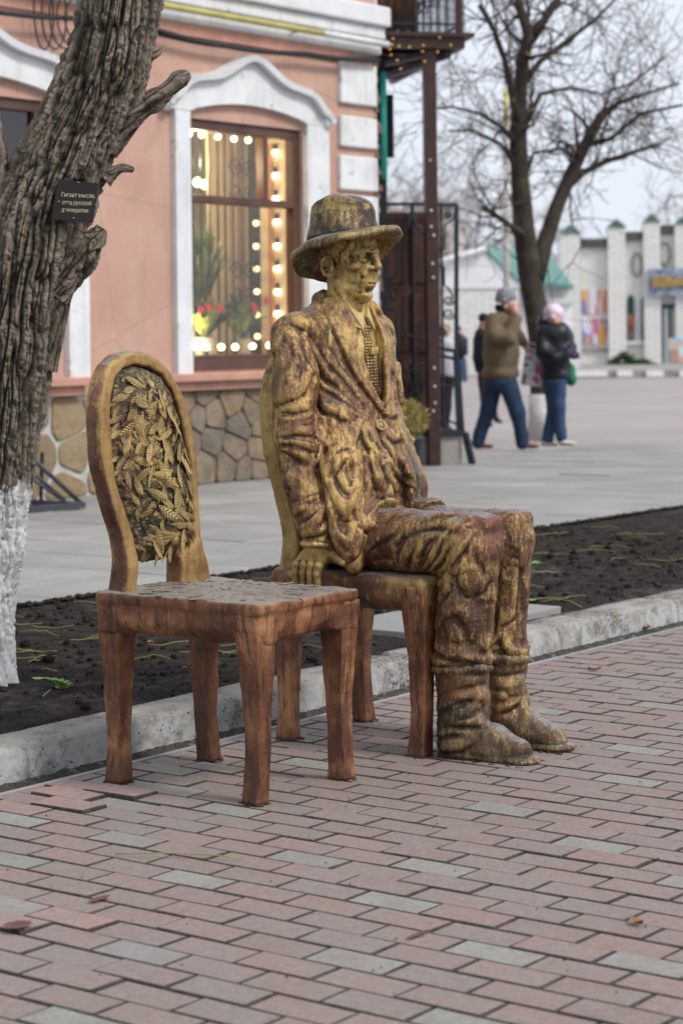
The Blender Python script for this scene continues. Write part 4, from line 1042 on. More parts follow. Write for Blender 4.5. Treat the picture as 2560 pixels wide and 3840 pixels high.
# bent steel frame leaning by the plinth
rk = thing('steel_rack', 'slanted grey steel tube rack lying at the foot of the pink wall', 'rack', (11.4, 10.9, SW))
q = lambda x, y, Y=10.75: on_y(x, y, Y)
for (a, b, w_) in (((80, 1005), (188, 1158), .03), ((78, 1040), (150, 1150), .022), ((76, 1062), (145, 1150), .02)):
    A, Bq = q(*a), q(*b); MB().tube([A + Vector((0, .25, 0)), Bq], w_ * .6, 8).build('tube', M['rail'], rk)
A, Bq = on_z(60, 1170, SW + .03), on_z(192, 1160, SW + .03); MB().bar(A, Bq, .05, .04).build('base_bar', M['rail'], rk); MB().bar(Bq, Bq + Vector((0, .5, 0)), .04).build('side_bar', M['rail'], rk); MB().bar(q(143, 1040) + Vector((0, .2, 0)), q(140, 1155) + Vector((0, .2, 0)), .02).build('upright', M['iron'], rk)
# ------------------------------------------------------------------ the two sculpted chairs
def poly_sd(px, pz, poly):
    """signed distance to a 2-d outline (negative inside)"""
    poly = np.array(poly, float); n = len(poly); d = np.full(np.broadcast(px, pz).shape, 1e9); sgn = np.ones(d.shape)
    for i in range(n):
        a, b = poly[i], poly[i - 1]; e = b - a; wx, wz = px - a[0], pz - a[1]
        t = np.clip((wx * e[0] + wz * e[1]) / (e @ e + 1e-12), 0, 1)
        d = np.minimum(d, (wx - e[0] * t) ** 2 + (wz - e[1] * t) ** 2)
        c1, c2, c3 = pz >= a[1], pz < b[1], e[0] * wz > e[1] * wx
        sgn = np.where((c1 & c2 & c3) | (~c1 & ~c2 & ~c3), -sgn, sgn)
    return sgn * np.sqrt(d)
def smooth_poly(pts, n=6):
    """closed Catmull-Rom"""
    P = np.array(pts, float); m = len(P); out = []
    for i in range(m):
        p0, p1, p2, p3 = P[i - 1], P[i], P[(i + 1) % m], P[(i + 2) % m]
        for t in np.arange(n) / n:
            out.append(.5 * ((2 * p1) + (-p0 + p2) * t + (2 * p0 - 5 * p1 + 4 * p2 - p3) * t ** 2 + (-p0 + 3 * p1 - 3 * p2 + p3) * t ** 3))
    return np.array(out)
def slab_clay(poly2, y0, y1, rad, h, amp, seed, bulge=None, cut=None):
    """outline in x, z pushed through y with rounded edges; bulge(x, z) moves the front"""
    lo = poly2.min(0) - .03; hi = poly2.max(0) + .03
    c = Clay((lo[0], y0 - .06, lo[1]), (hi[0], y1 + .03, hi[1]), h)
    X, Z = np.meshgrid(c.ax[0], c.ax[2], indexing='ij')
    d2 = poly_sd(X, Z, poly2)
    if cut is not None: d2 = np.maximum(d2, -poly_sd(X, Z, cut))
    fr = y0 + (bulge(X, Z, d2) if bulge is not None else 0 * X)
    Y = c.ax[1][None, :, None]
    dy = np.maximum(fr[:, None, :] - Y, Y - y1)
    q0, q1 = d2[:, None, :] + rad, dy + rad
    c.d = np.sqrt(np.maximum(q0, 0) ** 2 + np.maximum(q1, 0) ** 2) + np.minimum(np.maximum(q0, q1), 0) - rad
    return c.rough(amp, 18, seed, 3)
def bk(x, y): return (183.75 + .2657 * x, 784 + .2657 * y)
def bkw(pts, Y=4.19): return [(p.x, p.z) for p in (on_y(*bk(x, y), Y) for x, y in pts)]
OUT_L = bkw([(385, 2200), (388, 1900), (370, 1720), (335, 1590), (270, 1350), (208, 1100), (186, 800), (192, 550), (232, 350), (300, 195), (400, 115), (510, 85)])
OUT_R = bkw([(625, 92), (725, 155), (820, 245), (900, 390), (960, 560), (1000, 750), (1030, 1000), (1042, 1250), (1046, 1500), (1048, 1700), (1068, 1820), (1112, 1950), (1190, 2105)])
IN_R = bkw([(900, 2140), (870, 2000), (850, 1850), (985, 1700), (990, 1500), (985, 1300), (975, 1100), (958, 950), (915, 750), (880, 560), (830, 420), (755, 295), (640, 222)])
IN_L = bkw([(520, 200), (425, 232), (362, 310), (312, 450), (297, 700), (307, 1000), (330, 1200), (370, 1350), (440, 1580), (472, 1700), (497, 1850), (487, 2200)])
def leg_loft(name, pts, seed, parent, mat):
    """square leg that tapers and bends: pts = (x, y, z, half width x, half width y, twist)"""
    n, q = 24, []
    P = np.array(pts); zs = np.linspace(P[0, 2], P[-1, 2], 44); o = np.argsort(P[:, 2])
    I = lambda c: np.interp(zs, P[o, 2], P[o, c])
    cx, cy, wx, wy = I(0), I(1), I(3), I(4)
    for _ in range(3):
        for arr in (cx, cy, wx, wy): arr[1:-1] = (arr[:-2] + 2 * arr[1:-1] + arr[2:]) / 4
    th = np.arange(n) * 2 * np.pi / n; c, s = np.cos(th), np.sin(th)
    e = .13; sx, sy = np.sign(c) * np.abs(c) ** e, np.sign(s) * np.abs(s) ** e
    V = np.zeros((44, n, 3)); V[..., 0] = cx[:, None] + wx[:, None] * sx; V[..., 1] = cy[:, None] + wy[:, None] * sy; V[..., 2] = zs[:, None]
    nz = vnoise(V, 16, seed, 3); V[..., 0] += .0045 * nz * sx; V[..., 1] += .0045 * vnoise(V, 16, seed + 3, 3) * sy
    rg = (np.abs(c * s) * 2) ** 3 * 1.1 - .3 + .4 * nz
    idx = np.arange(44 * n).reshape(44, n); r1 = np.roll(idx, -1, 1)
    Q = np.stack([idx[:-1], r1[:-1], r1[1:], idx[1:]], -1).reshape(-1, 4).tolist() + [tuple(idx[0][::-1]), tuple(idx[-1])]
    me = fix_normals(np_mesh(name, V.reshape(-1, 3), Q)); at = me.attributes.new('ridge', 'FLOAT', 'POINT'); at.data.foreach_set('value', rg.reshape(-1).astype(np.float32))
    return link(name, me, mat, parent)
def leaf_mesh(nr, seed):
    """relief leaf with chevron ribs, unit length along y, lying in x, y"""
    r = random.Random(seed); vs, fs = [], []; m = 2 * nr
    for i in range(m + 1):
        t = i / m; w = .165 * math.sin(math.pi * min(1, .15 + t * .88)) ** .6 + .02; zz = (.022 if i % 2 else -.022) * (1 - .3 * t)
        sk = .22 * (1 - t * .6)
        vs += [(-w, t + sk + r.uniform(-.01, .01), zz * .5 - .03), (-w * .5, t + sk * .5, zz + .006), (0, t, zz * .6 + .02), (w * .5, t + sk * .5, zz + .006), (w, t + sk + r.uniform(-.01, .01), zz * .5 - .03)]
    for i in range(m):
        for j in range(4):
            a = i * 5 + j; fs.append((a, a + 1, a + 6, a + 5))
    me = MB().add(vs, fs).mesh('leaf')
    at = me.attributes.new('ridge', 'FLOAT', 'POINT'); at.data.foreach_set('value', np.array([(1.2 if (i // 5) % 2 else -.7) for i in range(len(vs))], np.float32))
    return me
LEAVES = {}
def leaf_data(i, mat):
    if (i, mat) not in LEAVES:
        me = leaf_mesh(7 + i % 3, i); me.materials.append(M[mat]); LEAVES[i, mat] = me
    return LEAVES[i, mat]
def place_leaf(parent, p, nrm, ang, size, i, mat, flat=.75):
    nrm = Vector(nrm).normalized(); ref = Vector((0, 0, 1)) if abs(nrm.z) < .8 else Vector((0, 1, 0))
    ux = ref.cross(nrm).normalized(); uy = nrm.cross(ux)
    ydir = (uy * math.cos(ang) + ux * math.sin(ang)); xdir = ydir.cross(nrm)
    o = bpy.data.objects.new('leaf', leaf_data(i, mat)); COL.objects.link(o); o.parent = parent
    o.matrix_local = Matrix(((xdir.x * size, ydir.x * size, nrm.x * size * flat, p[0]), (xdir.y * size, ydir.y * size, nrm.y * size * flat, p[1]), (xdir.z * size, ydir.z * size, nrm.z * size * flat, p[2]), (0, 0, 0, 1)))
    return o
def make_chair(cx, label, seed, leaves):
    dx = cx - 4.73; sh = lambda q: np.array(q) + np.array((dx, 0))
    t = thing('sculpted_chair', label, 'chair', (cx, 3.96, 0), 'bronze-painted chairs of the monument')
    # seat slab, uneven like hand-pressed clay
    c = Clay((cx - .29, 3.60, .38), (cx + .29, 4.33, .60), .0045)
    c.box((cx - .008, 3.965, .491), (.230, .298, .057), .012 if leaves else .024, 0)
    for sx in (-1, 1):
        c.box((cx + sx * .186 - .006, 3.722, .475), (.040, .045, .034), .012, .015); c.box((cx + sx * .19 - .004, 4.21, .475), (.040, .045, .036), .012, .015)
    c.cone((cx - .235, 3.70, .435), (cx - .235, 4.15, .43), .020, .015, .04, 'sub'); c.cone((cx - .1, 3.655, .43), (cx + .1, 3.655, .43), .025, .025, .05, 'sub')
    if leaves: c.box((cx - .008, 3.962, .538), (.2325, .3005, .013), .006, .010)
    c.ball((cx - .01, 3.96, .575), (.20, .25, .030), .006, 'sub')
    c.rough(.007, 8, seed, 3).wrinkle(.004, 10, seed).rough(.002, 40, seed + 1, 2)
    seat = link('seat', c.mesh('seat'), M['copper'] if leaves else M['copper_seat'], t)
    # legs
    fb = [(.52, .042, .045), (.44, .039, .042), (.30, .031, .033), (.14, .0245, .0265), (.05, .0255, .0275), (.0, .029, .031)]
    for sx, yy, ben in ((-1, 4.222, .008), (1, 4.212, .006), (-1, 3.715, -.004), (1, 3.712, -.004)):
        pts = [(cx - .002 + sx * (.196 - (.014 * math.sin(math.pi * (1 - z / .52)) if z < .52 else 0)), yy + ben * math.sin(math.pi * z / .52), z, a, b) for z, a, b in fb]
        leg_loft('leg', pts, seed + int(sx * 3 + yy * 10), t, M['copper'])
    # oval back: one flat frame with an opening, and the stuffed oval inside
    outer = np.concatenate([OUT_L, OUT_R]) + np.array((dx, 0)); inner = np.concatenate([IN_R, IN_L]) + np.array((dx, 0))
    outer[0, 1] = outer[-1, 1] = .49; inner[0, 1] = inner[-1, 1] = .45
    back = slab_clay(outer, 4.188, 4.248, .012, .0042, .004, seed + 5, lambda X, Z, d: -.012 * np.clip((.75 - Z) / .2, 0, 1), inner)
    bo = link('backrest', back.mesh('backrest', lambda V: V + np.stack([0 * V[:, 0], .035 * (V[:, 2] - .5) ** 2 * 1.2 + .02 * np.clip((.62 - V[:, 2]) / .12, 0, 1), 0 * V[:, 0]], 1)), M['copper_back'] if leaves else M['gold_back'], t)
    pin = np.array([q for q in (np.concatenate([IN_R[2:], IN_L[:-1]]) + np.array((dx, 0)))]); bot = bkw([(560, 1885), (640, 1902), (760, 1880), (830, 1845)])
    pin = np.concatenate([pin, np.array(bot) + np.array((dx, 0))])
    pad = slab_clay(pin, 4.212, 4.262, .014, .0036 if leaves else .007, .002, seed + 9, lambda X, Z, d: -.052 * np.clip(-d / .075, 0, 1) ** .6)
    if leaves: pad.wrinkle(.006, 30, seed, 2, [[1, 0, .6], [0, 1, 0], [-.3, 0, .5]]).wrinkle(.004, 55, seed + 2, 2)
    bend = lambda V: V + np.stack([0 * V[:, 0], .042 * (V[:, 2] - .5) ** 2, 0 * V[:, 0]], 1)
    po = link('back_panel', pad.mesh('back_panel', bend), M['pad'], bo)
    if leaves:
        rr = random.Random(seed); placed = 0; lo, hi = pin.min(0), pin.max(0); tries = 0; pts = []; cand = [(rr.uniform(lo[0], hi[0]), rr.uniform(lo[1], hi[1])) for _ in range(7000)]; cand = [q for q, d_ in zip(cand, poly_sd(np.array(cand)[:, 0], np.array(cand)[:, 1], pin)) if d_ < -.020]
        while placed < 290 and tries < len(cand):
            x, z = cand[tries]; tries += 1
            if any((x - a) ** 2 + (z - b) ** 2 < .0185 ** 2 for a, b in pts): continue
            h_ = pad.hit(np.array((x, 4.05, z)), np.array((0, 1., 0)), 0, .2)
            if h_ is None: continue
            g_ = pad.grad(h_); pts.append((x, z)); p = bend(h_[None])[0] + g_ * .0012; placed += 1; dd_ = -poly_sd(np.array([x]), np.array([z]), pin)[0]
            place_leaf(po, p, (g_[0] + rr.gauss(0, .03), g_[1], g_[2] + rr.gauss(0, .03)), 3.14 + 1.5 * float(vnoise(np.array([[x, 0, z]]), 7, 3)[0]) + rr.choice((-.6, .6)) + rr.gauss(0, .3), min(rr.uniform(.048, .080), .022 + .75 * dd_), rr.randrange(6), 'relief')
        for i in range(118):
            ring, j, m_ = (0, i, 40) if i < 40 else (1, i - 40, 34) if i < 74 else (2, i - 74, 26) if i < 100 else (3, i - 100, 18)
            a = j * 2 * math.pi / m_ + ring * .14; rad = (.185, .14, .095, .045)[ring]
            x, y = cx - .01 + rad * math.cos(a) * .98, 3.96 + rad * 1.25 * math.sin(a)
            h_ = c.hit(np.array((x, y, .62)), np.array((0, 0, -1.)), 0, .2)
            if h_ is None: continue
            place_leaf(seat, (h_[0], h_[1], h_[2] + .0012), (0, 0, 1), math.atan2(-math.cos(a), math.sin(a)) * -1 + rr.gauss(0, .25), rr.uniform(.05, .07), rr.randrange(6), 'relief_top', .5)
    return t
chair1 = make_chair(4.73, 'empty bronze-painted chair with leaf relief on its oval back', 3, True)
chair2 = make_chair(5.522, 'bronze-painted chair that the hatted statue sits on', 31, False)
for x, y, s_, q in ((4.575, 4.135, .019, 0), (4.868, 4.15, .026, 1)):
    mb = MB().sphere((x, y, .542), s_, 10, 6, (1.2, .7, .32))
    tag(mb.build('ice_patch', M['snow']), ['small white ice patch at the left foot of the empty chair back', 'small white ice patch at the right foot of the empty chair back'][q], 'ice', 'ice on the empty seat')
# ------------------------------------------------------------------ the seated man: local axes a (his left), f (forward), z
SX, SY = 5.522, 3.96
def to_world(V): return np.stack([SX + V[:, 0], SY - V[:, 1], V[:, 2]], 1)
def lray(x, y):
    d = ray(x, y); return np.array((-SX, SY, CAM_H)), np.array((d.x, -d.y, d.z))
def J(x, y): return (588 + .2813 * x, 686 + .2813 * y)
def T(x, y): return (796.25 + .2813 * x, 1133.1 + .2813 * y)
def B(x, y): return (955.5 + .2422 * x, 1439.4 + .2422 * y)
def strokes(c, fn, rows, wide=1.55, gain=2.3):
    """folds: lines followed over the clay surface, raised to a crest (h > 0) or pressed in (h < 0)"""
    base = Clay.__new__(Clay); base.lo, base.h, base.n, base.d = c.lo, c.h, c.n, c.d.copy()
    up, dn = np.zeros(c.n, np.float32), np.zeros(c.n, np.float32)
    for r, h, pts in rows:
        w = r * wide; h *= gain if h > 0 else gain * .6
        pts = [np.array(fn(*p)) for p in pts]; dense = []
        for p, q in zip(pts[:-1], pts[1:]):
            m = max(1, int(np.hypot(*(q - p)) / 9))
            dense += [p + (q - p) * i / m for i in range(m)]
        dense.append(pts[-1]); L = []
        for p in dense:
            o, d = lray(*p); s_ = base.hit(o, d, 5.7, 7.6)
            if s_ is not None: L.append(s_)
        n = len(L)
        for i in range(n - 1):
            A, E = L[i], L[i + 1] - L[i]
            if np.linalg.norm(E) > .06: continue
            nv = base.grad(A); side = np.cross(nv, E); side /= np.linalg.norm(side) + 1e-9
            if side[2] < 0: side = -side                      # cloth climbs gently from above and breaks off sharply below
            sl, G = c._win(np.minimum(A, L[i + 1]) - 2.9 * w, np.maximum(A, L[i + 1]) + 2.9 * w)
            t = np.clip(sum((G[j] - A[j]) * E[j] for j in range(3)) / max(E @ E, 1e-12), 0, 1)
            D_ = [G[j] - A[j] - t * E[j] for j in range(3)]; q = np.sqrt(sum(x ** 2 for x in D_)); sg = sum(D_[j] * side[j] for j in range(3)) / (q + 1e-6)
            fade = np.sin(math.pi * (.10 + .80 * (i + t) / max(1, n - 1))) ** .6
            ww = w * (.55 + .45 * fade) * np.where(sg > 0, .70 + 2.1 * sg, .70 + .25 * sg)
            e = (abs(h) * fade * np.clip(1 - q / ww, 0, 1) ** 1.15).astype(np.float32)
            tgt = up if h > 0 else dn
            tgt[sl] = np.maximum(tgt[sl], e)
            if h > 0:
                e2 = .30 * h * fade * np.exp(-((q - .8 * w) / (.35 * w)) ** 2) * np.clip(-sg, 0, 1); dn[sl] = np.maximum(dn[sl], e2.astype(np.float32))
    c.d += dn - up
statue = thing('seated_man_statue', 'bronze-painted statue of a man in a hat and rumpled suit seated on a chair', 'statue', (SX, SY, 0))

# jacket -------------------------------------------------------------------
c = Clay((-.42, -.36, .50), (.40, .22, 1.46), .0040)
c.ball((0, -.165, 1.17), (.235, .110, .22), 0); c.ball((0, -.135, .98), (.215, .125, .2), .05); c.ball((0, -.10, .80), (.245, .155, .17), .05)
c.cone((-.20, -.185, 1.285), (.195, -.20, 1.285), .068, .064, .03)
c.cone((-.2, -.19, 1.30), (-.06, -.20, 1.375), .045, .04, .03); c.cone((.2, -.195, 1.30), (.06, -.20, 1.375), .045, .04, .03)
c.chain([(-.245, -.19, 1.285), (-.284, -.15, 1.12), (-.295, -.142, .97), (-.292, -.125, .84), (-.288, -.085, .735), (-.283, -.072, .665)], [.070, .070, .066, .055, .056, .050], .022)
c.chain([(.215, -.21, 1.28), (.245, -.232, 1.12), (.255, -.225, .97), (.255, -.19, .82), (.25, -.13, .70)], [.070, .067, .063, .056, .05], .022)
c.chain([(-.185, -.075, 1.02), (-.212, -.045, .88), (-.230, -.012, .76), (-.232, .012, .66), (-.225, .028, .575)], [.055, .060, .058, .048, .030], .04)
c.chain([(-.10, -.06, .96), (-.11, -.01, .84)], [.070, .055], .03); c.chain([(.08, -.07, .96), (.09, -.02, .84)], [.062, .05], .03)
c.chain([(.17, -.10, .93), (.19, -.06, .80), (.20, -.03, .68)], [.06, .055, .04], .03)
# skirts of the coat: a sheet lying over the thighs, its hem wavy
th = Clay(c.lo, c.lo + (c.n - 1) * c.h, c.h); th.d = np.full(c.n, .3); th.cone((-.115, -.10, .650), (-.12, .30, .645), .103, .098, 0); th.cone((.115, -.10, .645), (.12, .30, .640), .100, .092, .03)
A_, F_, Z_ = np.meshgrid(*c.ax, indexing='ij', sparse=True)
hem = np.where(A_ < 0, .030 + (Z_ - .56) * .24, .062 + (Z_ - .6) * .30) + .010 * np.sin(A_ * 62 + 1) + .007 * np.sin(Z_ * 75) - .03 * np.exp(-(A_ / .03) ** 2)
sheet = np.maximum(np.maximum(th.d - .017, F_ - hem), .560 - Z_ + .012 * np.sin(F_ * 60)); c.put((slice(None),) * 3, sheet, .012, 'add')
c.chain([(-.085, -.125, 1.365), (-.078, -.215, 1.402), (0, -.25, 1.415), (.078, -.215, 1.402), (.085, -.125, 1.365)], [.015, .017, .018, .017, .015], .014)
# open front down to the button
def vcut(c, poly, f0):
    A, Z = np.meshgrid(c.ax[0], c.ax[2], indexing='ij'); d2 = poly_sd(A, Z, np.array(poly)); Fv = c.ax[1][None, :, None]
    e = np.maximum(d2[:, None, :], (f0 - Fv)); c.put((slice(None),) * 3, e, .008, 'sub')
vcut(c, [(-.075, 1.44), (.07, 1.44), (.062, 1.25), (.035, 1.10), (.0, 1.035), (-.035, 1.12), (-.062, 1.25)], -.125)
vcut(c, [(.004, 1.0), (.012, 1.0), (.05, .80), (.06, .70), (-.05, .70), (-.06, .78)], .02)
# lapels: flat leaves of cloth standing a centimetre off the chest
def hits(fn, pts):
    out = []
    for p in pts:
        o, d = lray(*fn(*p)); q = c.hit(o, d, 5.7, 7.6)
        if q is not None: out.append((q[0], q[2]))
    return out
body = c.d.copy()
def patch(poly, t, k=.003):
    A, Z = np.meshgrid(c.ax[0], c.ax[2], indexing='ij'); d2 = poly_sd(A, Z, np.array(poly))[:, None, :]; front = (-.17 - c.ax[1])[None, :, None]
    q0, q1 = d2 + .004, body - t + .004
    e = np.sqrt(np.maximum(q0, 0) ** 2 + np.maximum(q1, 0) ** 2) + np.minimum(np.maximum(q0, q1), 0) - .004
    c.put((slice(None),) * 3, np.maximum(e, front), k, 'add')
lap = [(-.066, 1.415), (-.120, 1.385), (-.150, 1.330), (-.146, 1.27), (-.118, 1.19), (-.080, 1.12), (-.040, 1.06), (-.006, 1.028), (-.004, 1.045), (-.036, 1.11), (-.060, 1.20), (-.070, 1.29)]
patch(smooth_poly(lap, 3), .015); patch(smooth_poly([(-x * .92, z) for x, z in lap][::-1], 3), .014)
W = .011
strokes(c, J, [
    (.020, .012, [(270, 170), (340, 200), (420, 250), (480, 320)]), (.012, .008, [(365, 310), (400, 420), (450, 600), (400, 720), (345, 800)]),
    (W, .009, [(480, 340), (520, 420), (580, 520), (680, 640), (780, 760), (860, 860), (890, 920)]), (W, .009, [(470, 430), (500, 520), (570, 640), (680, 740), (790, 850), (880, 950)]),
    (W, .010, [(540, 720), (640, 790), (760, 890), (870, 970)]), (W, .009, [(530, 790), (620, 870), (740, 940), (870, 990)]), (.013, .010, [(500, 800), (560, 900), (640, 920), (700, 970), (790, 990)]),
    (.009, .006, [(620, 560), (720, 700), (820, 830), (885, 900)]), (.009, -.008, [(560, 560), (650, 690), (760, 810), (860, 915)]), (.009, -.008, [(590, 240), (600, 400), (680, 560), (800, 720), (880, 860)]),
    (.010, .007, [(460, 600), (400, 740), (345, 800)]), (.010, .006, [(200, 320), (170, 420), (165, 600)]), (.010, .006, [(310, 400), (330, 520), (300, 650)]), (.012, -.007, [(330, 420), (370, 560), (360, 660)]),
    (.013, .009, [(155, 850), (230, 845), (340, 800)]), (.012, .009, [(210, 910), (330, 930), (440, 905)]), (.012, -.008, [(215, 960), (330, 975), (450, 945)]), (.012, .009, [(215, 1005), (300, 1010), (400, 990), (470, 930)]),
    (.010, .008, [(200, 1065), (320, 1060), (440, 1010)]), (.011, .009, [(170, 1130), (300, 1110), (460, 1105)]), (.011, -.010, [(190, 1160), (300, 1150), (450, 1180)]), (.011, .010, [(175, 1185), (260, 1180), (380, 1215), (470, 1245)]),
    (.012, .009, [(190, 1215), (280, 1255), (370, 1310), (440, 1340)]), (.010, .007, [(235, 1330), (250, 1500), (265, 1640)]), (.013, .010, [(265, 1650), (380, 1640), (500, 1590)]), (.010, -.009, [(270, 1685), (400, 1665), (510, 1610)]),
    (.012, .009, [(270, 1725), (380, 1670), (500, 1625)]), (.010, .008, [(285, 1785), (350, 1745), (410, 1695)]), (.012, .009, [(310, 1960), (420, 1930), (540, 1900), (570, 1850)]), (.010, .008, [(440, 1930), (540, 1790), (560, 1700)]), (.012, -.008, [(340, 1860), (430, 1800), (520, 1720)]),
    (.012, -.010, [(480, 560), (475, 760), (480, 960), (475, 1120), (490, 1330), (520, 1500), (560, 1650), (575, 1850)]),
    (.012, .010, [(500, 1120), (545, 1200), (510, 1330), (530, 1430), (590, 1560), (645, 1700), (740, 1800)]), (.012, .009, [(590, 1330), (690, 1235), (800, 1225), (835, 1400), (820, 1600), (760, 1760), (740, 1800)]),
    (.010, .007, [(640, 1440), (690, 1340), (760, 1270)]), (.011, .008, [(660, 1460), (720, 1560), (790, 1640)]), (.016, -.009, [(640, 1380), (640, 1500), (700, 1620)]), (.014, -.009, [(760, 1330), (780, 1450), (770, 1560)]),
    (.011, .009, [(870, 1000), (830, 1100), (800, 1200)]), (W, .010, [(860, 1060), (900, 1180), (970, 1280), (995, 1330)]), (W, .010, [(885, 1030), (940, 1150), (1010, 1230)]), (.010, -.009, [(870, 1040), (900, 1140), (960, 1240)]),
    (.012, .010, [(1000, 1060), (1030, 1150), (1090, 1250), (1140, 1370)]), (.012, .009, [(930, 1250), (960, 1400), (990, 1520), (1040, 1600)]), (.011, .008, [(850, 1250), (865, 1400), (845, 1600), (830, 1750)]), (.012, -.009, [(900, 1260), (920, 1400), (900, 1560)]), (.012, -.008, [(1000, 1330), (1050, 1460), (1080, 1560)]),
    (.013, .011, [(830, 1800), (890, 1880), (960, 1860), (1040, 1850), (1070, 1720), (1060, 1640), (1010, 1620)]), (.010, .009, [(1010, 1620), (1080, 1620), (1130, 1660)]),
    (.012, .010, [(520, 1440), (560, 1560), (580, 1740), (600, 1900), (660, 2040), (720, 2120)]), (.010, .008, [(600, 1900), (680, 1960), (740, 2020)]), (.011, .009, [(870, 1900), (850, 2000), (830, 2080), (745, 2130)]), (.011, .008, [(820, 1850), (790, 1960), (770, 2050)]), (.012, -.009, [(640, 1800), (690, 1900), (740, 1950)]),
    (.009, .007, [(1000, 90), (1060, 200), (1140, 300)]), (.010, .007, [(1130, 350), (1115, 600), (1140, 800)]), (.009, .005, [(1040, 500), (1050, 700), (1030, 900)]), (.009, .006, [(1090, 960), (1150, 950)]),
    (.011, .010, [(1020, 1100), (1100, 1160), (1180, 1150)]), (.010, .008, [(1040, 1130), (1100, 1250), (1140, 1270)]), (.011, .009, [(1140, 1270), (1180, 1400), (1255, 1450), (1295, 1540)]), (.011, .009, [(1070, 1250), (1110, 1400), (1190, 1480), (1280, 1530)]),
    (.010, -.008, [(1090, 1280), (1140, 1390), (1220, 1480)]), (.010, .008, [(1000, 1240), (1060, 1420), (1130, 1560)])])
# the far sleeve and the back get folds of their own
for a0, f0, z0, a1, f1, z1, r_ in ((.32, -.17, 1.0, .335, -.26, .96, .012), (.325, -.14, .93, .33, -.24, .90, .012), (.315, -.12, .86, .325, -.2, .84, .012), (.33, -.2, 1.18, .325, -.18, 1.06, .012), (.15, -.28, 1.25, .05, -.27, 1.0, .014), (-.15, -.28, 1.2, -.05, -.27, .95, .014)):
    c.cone((a0, f0, z0), (a1, f1, z1), r_, r_, .012)
c.crumple(.006, 12, 5, [[1, .2, .45], [.1, 1, .3], [-.35, -.15, .62]]).wrinkle(.003, 22, 7, 2).rough(.0022, 34, 5, 2)
link('jacket', c.mesh('jacket', to_world, flip=True), M['coat'], statue)
# button and its thread
bp = on_x(*J(1012, 1035), SX + .0); o_, d_ = lray(*J(1012, 1035)); hp = c.hit(o_, d_, 5.7, 7.6)
if hp is not None:
    gp = c.grad(hp); w = to_world(hp[None])[0]; nv = Vector((gp[0], -gp[1], gp[2])); u1 = nv.orthogonal().normalized(); u2 = nv.cross(u1)
    mb = MB().tube([Vector(w) + nv * .004 + (u1 * math.cos(t) + u2 * math.sin(t)) * .016 for t in np.linspace(0, 2 * math.pi, 17)], .0045, 6, False)
    mb.tube([Vector(w) + nv * .004 + (u1 * math.cos(t) * .007 + u2 * (t - 3.1) * .003) for t in np.linspace(0, 6.2, 12)], .0035, 5).sphere(Vector(w) - nv * .004, .015, 10, 6)
    mb.build('button', M['shirt'], statue)

# shirt front, collar, tie ---------------------------------------------------
c = Clay((-.13, -.26, 1.0), (.13, -.02, 1.45), .005)
c.ball((0, -.165, 1.17), (.16, .092, .21), 0); c.cone((0, -.175, 1.25), (0, -.175, 1.375), .085, .068, .03)
c.cone((-.045, -.12, 1.37), (-.048, -.085, 1.19), .010, .008, .012, 'sub')
c.rough(.002, 30, 2)
shirt = link('shirt', c.mesh('shirt', to_world, flip=True), M['shirt'], statue)
def L2W(a, f, z): return Vector((SX + a, SY - f, z))
mb = MB()
for s_ in (-1, 1):           # two collar wings, folded plates
    P = [(s_ * .074, -.178, 1.415), (s_ * .060, -.120, 1.392), (s_ * .012, -.088, 1.345), (s_ * .030, -.070, 1.300), (s_ * .066, -.098, 1.318), (s_ * .080, -.16, 1.375)]
    n = len(P); out = [L2W(a * 1.0, f + .004, z) for a, f, z in P]; inn = [L2W(a * .9, f - .012, z) for a, f, z in P]
    mb.add(out + inn, [tuple(range(n)), tuple(reversed(range(n, 2 * n)))] + [(i, (i + 1) % n, (i + 1) % n + n, i + n) for i in range(n)])
o = mb.build('collar', M['shirt'], statue, bevel=.003)
fix_normals(o.data)
# tie: knot, then a blade of raised squares
def tie_pt(u, v):
    """u across -1..1, v down 0..1"""
    z = 1.316 - v * .245; w = .020 + .016 * v if v > .16 else .017 + .01 * math.sin(v / .16 * math.pi)
    f = -.092 + .026 * math.sin(v * 2.2) + .012
    return (.006 + u * w - .004 * v, f - .010 * abs(u), z)
nu, nv = 5, 25; vs, fs, rg = [], [], []
for j in range(nv):
    for i in range(nu):
        u0, u1, v0, v1 = -1 + 2 * i / nu, -1 + 2 * (i + 1) / nu, j / nv, (j + 1) / nv; n0 = len(vs); g_ = .07
        for u, v in ((u0 + .04, v0 + .003), (u1 - .04, v0 + .003), (u1 - .04, v1 - .003), (u0 + .04, v1 - .003)):
            a, f, z = tie_pt(u, v); vs.append(L2W(a, f - .004, z)); rg.append(-1.2)
        for u, v in ((u0 + .11, v0 + .009), (u1 - .11, v0 + .009), (u1 - .11, v1 - .009), (u0 + .11, v1 - .009)):
            a, f, z = tie_pt(u, v); vs.append(L2W(a, f + .004 + random.uniform(-.0008, .0012), z)); rg.append(.9)
        fs += [(n0 + 4, n0 + 5, n0 + 6, n0 + 7)] + [(n0 + q, n0 + (q + 1) % 4, n0 + 4 + (q + 1) % 4, n0 + 4 + q) for q in range(4)]
n0 = len(vs)
for j in range(nv + 1):
    for i in range(2):
        a, f, z = tie_pt(-1 + 2 * i, j / nv); vs.append(L2W(a, f - .0035, z)); rg.append(-1.5)
fs += [(n0 + 2 * j, n0 + 2 * j + 1, n0 + 2 * j + 3, n0 + 2 * j + 2) for j in range(nv)]
me = fix_normals(MB().add(vs, fs).mesh('tie')); at = me.attributes.new('ridge', 'FLOAT', 'POINT'); at.data.foreach_set('value', np.array(rg, np.float32))
tie = link('tie', me, M['shirt'], statue)
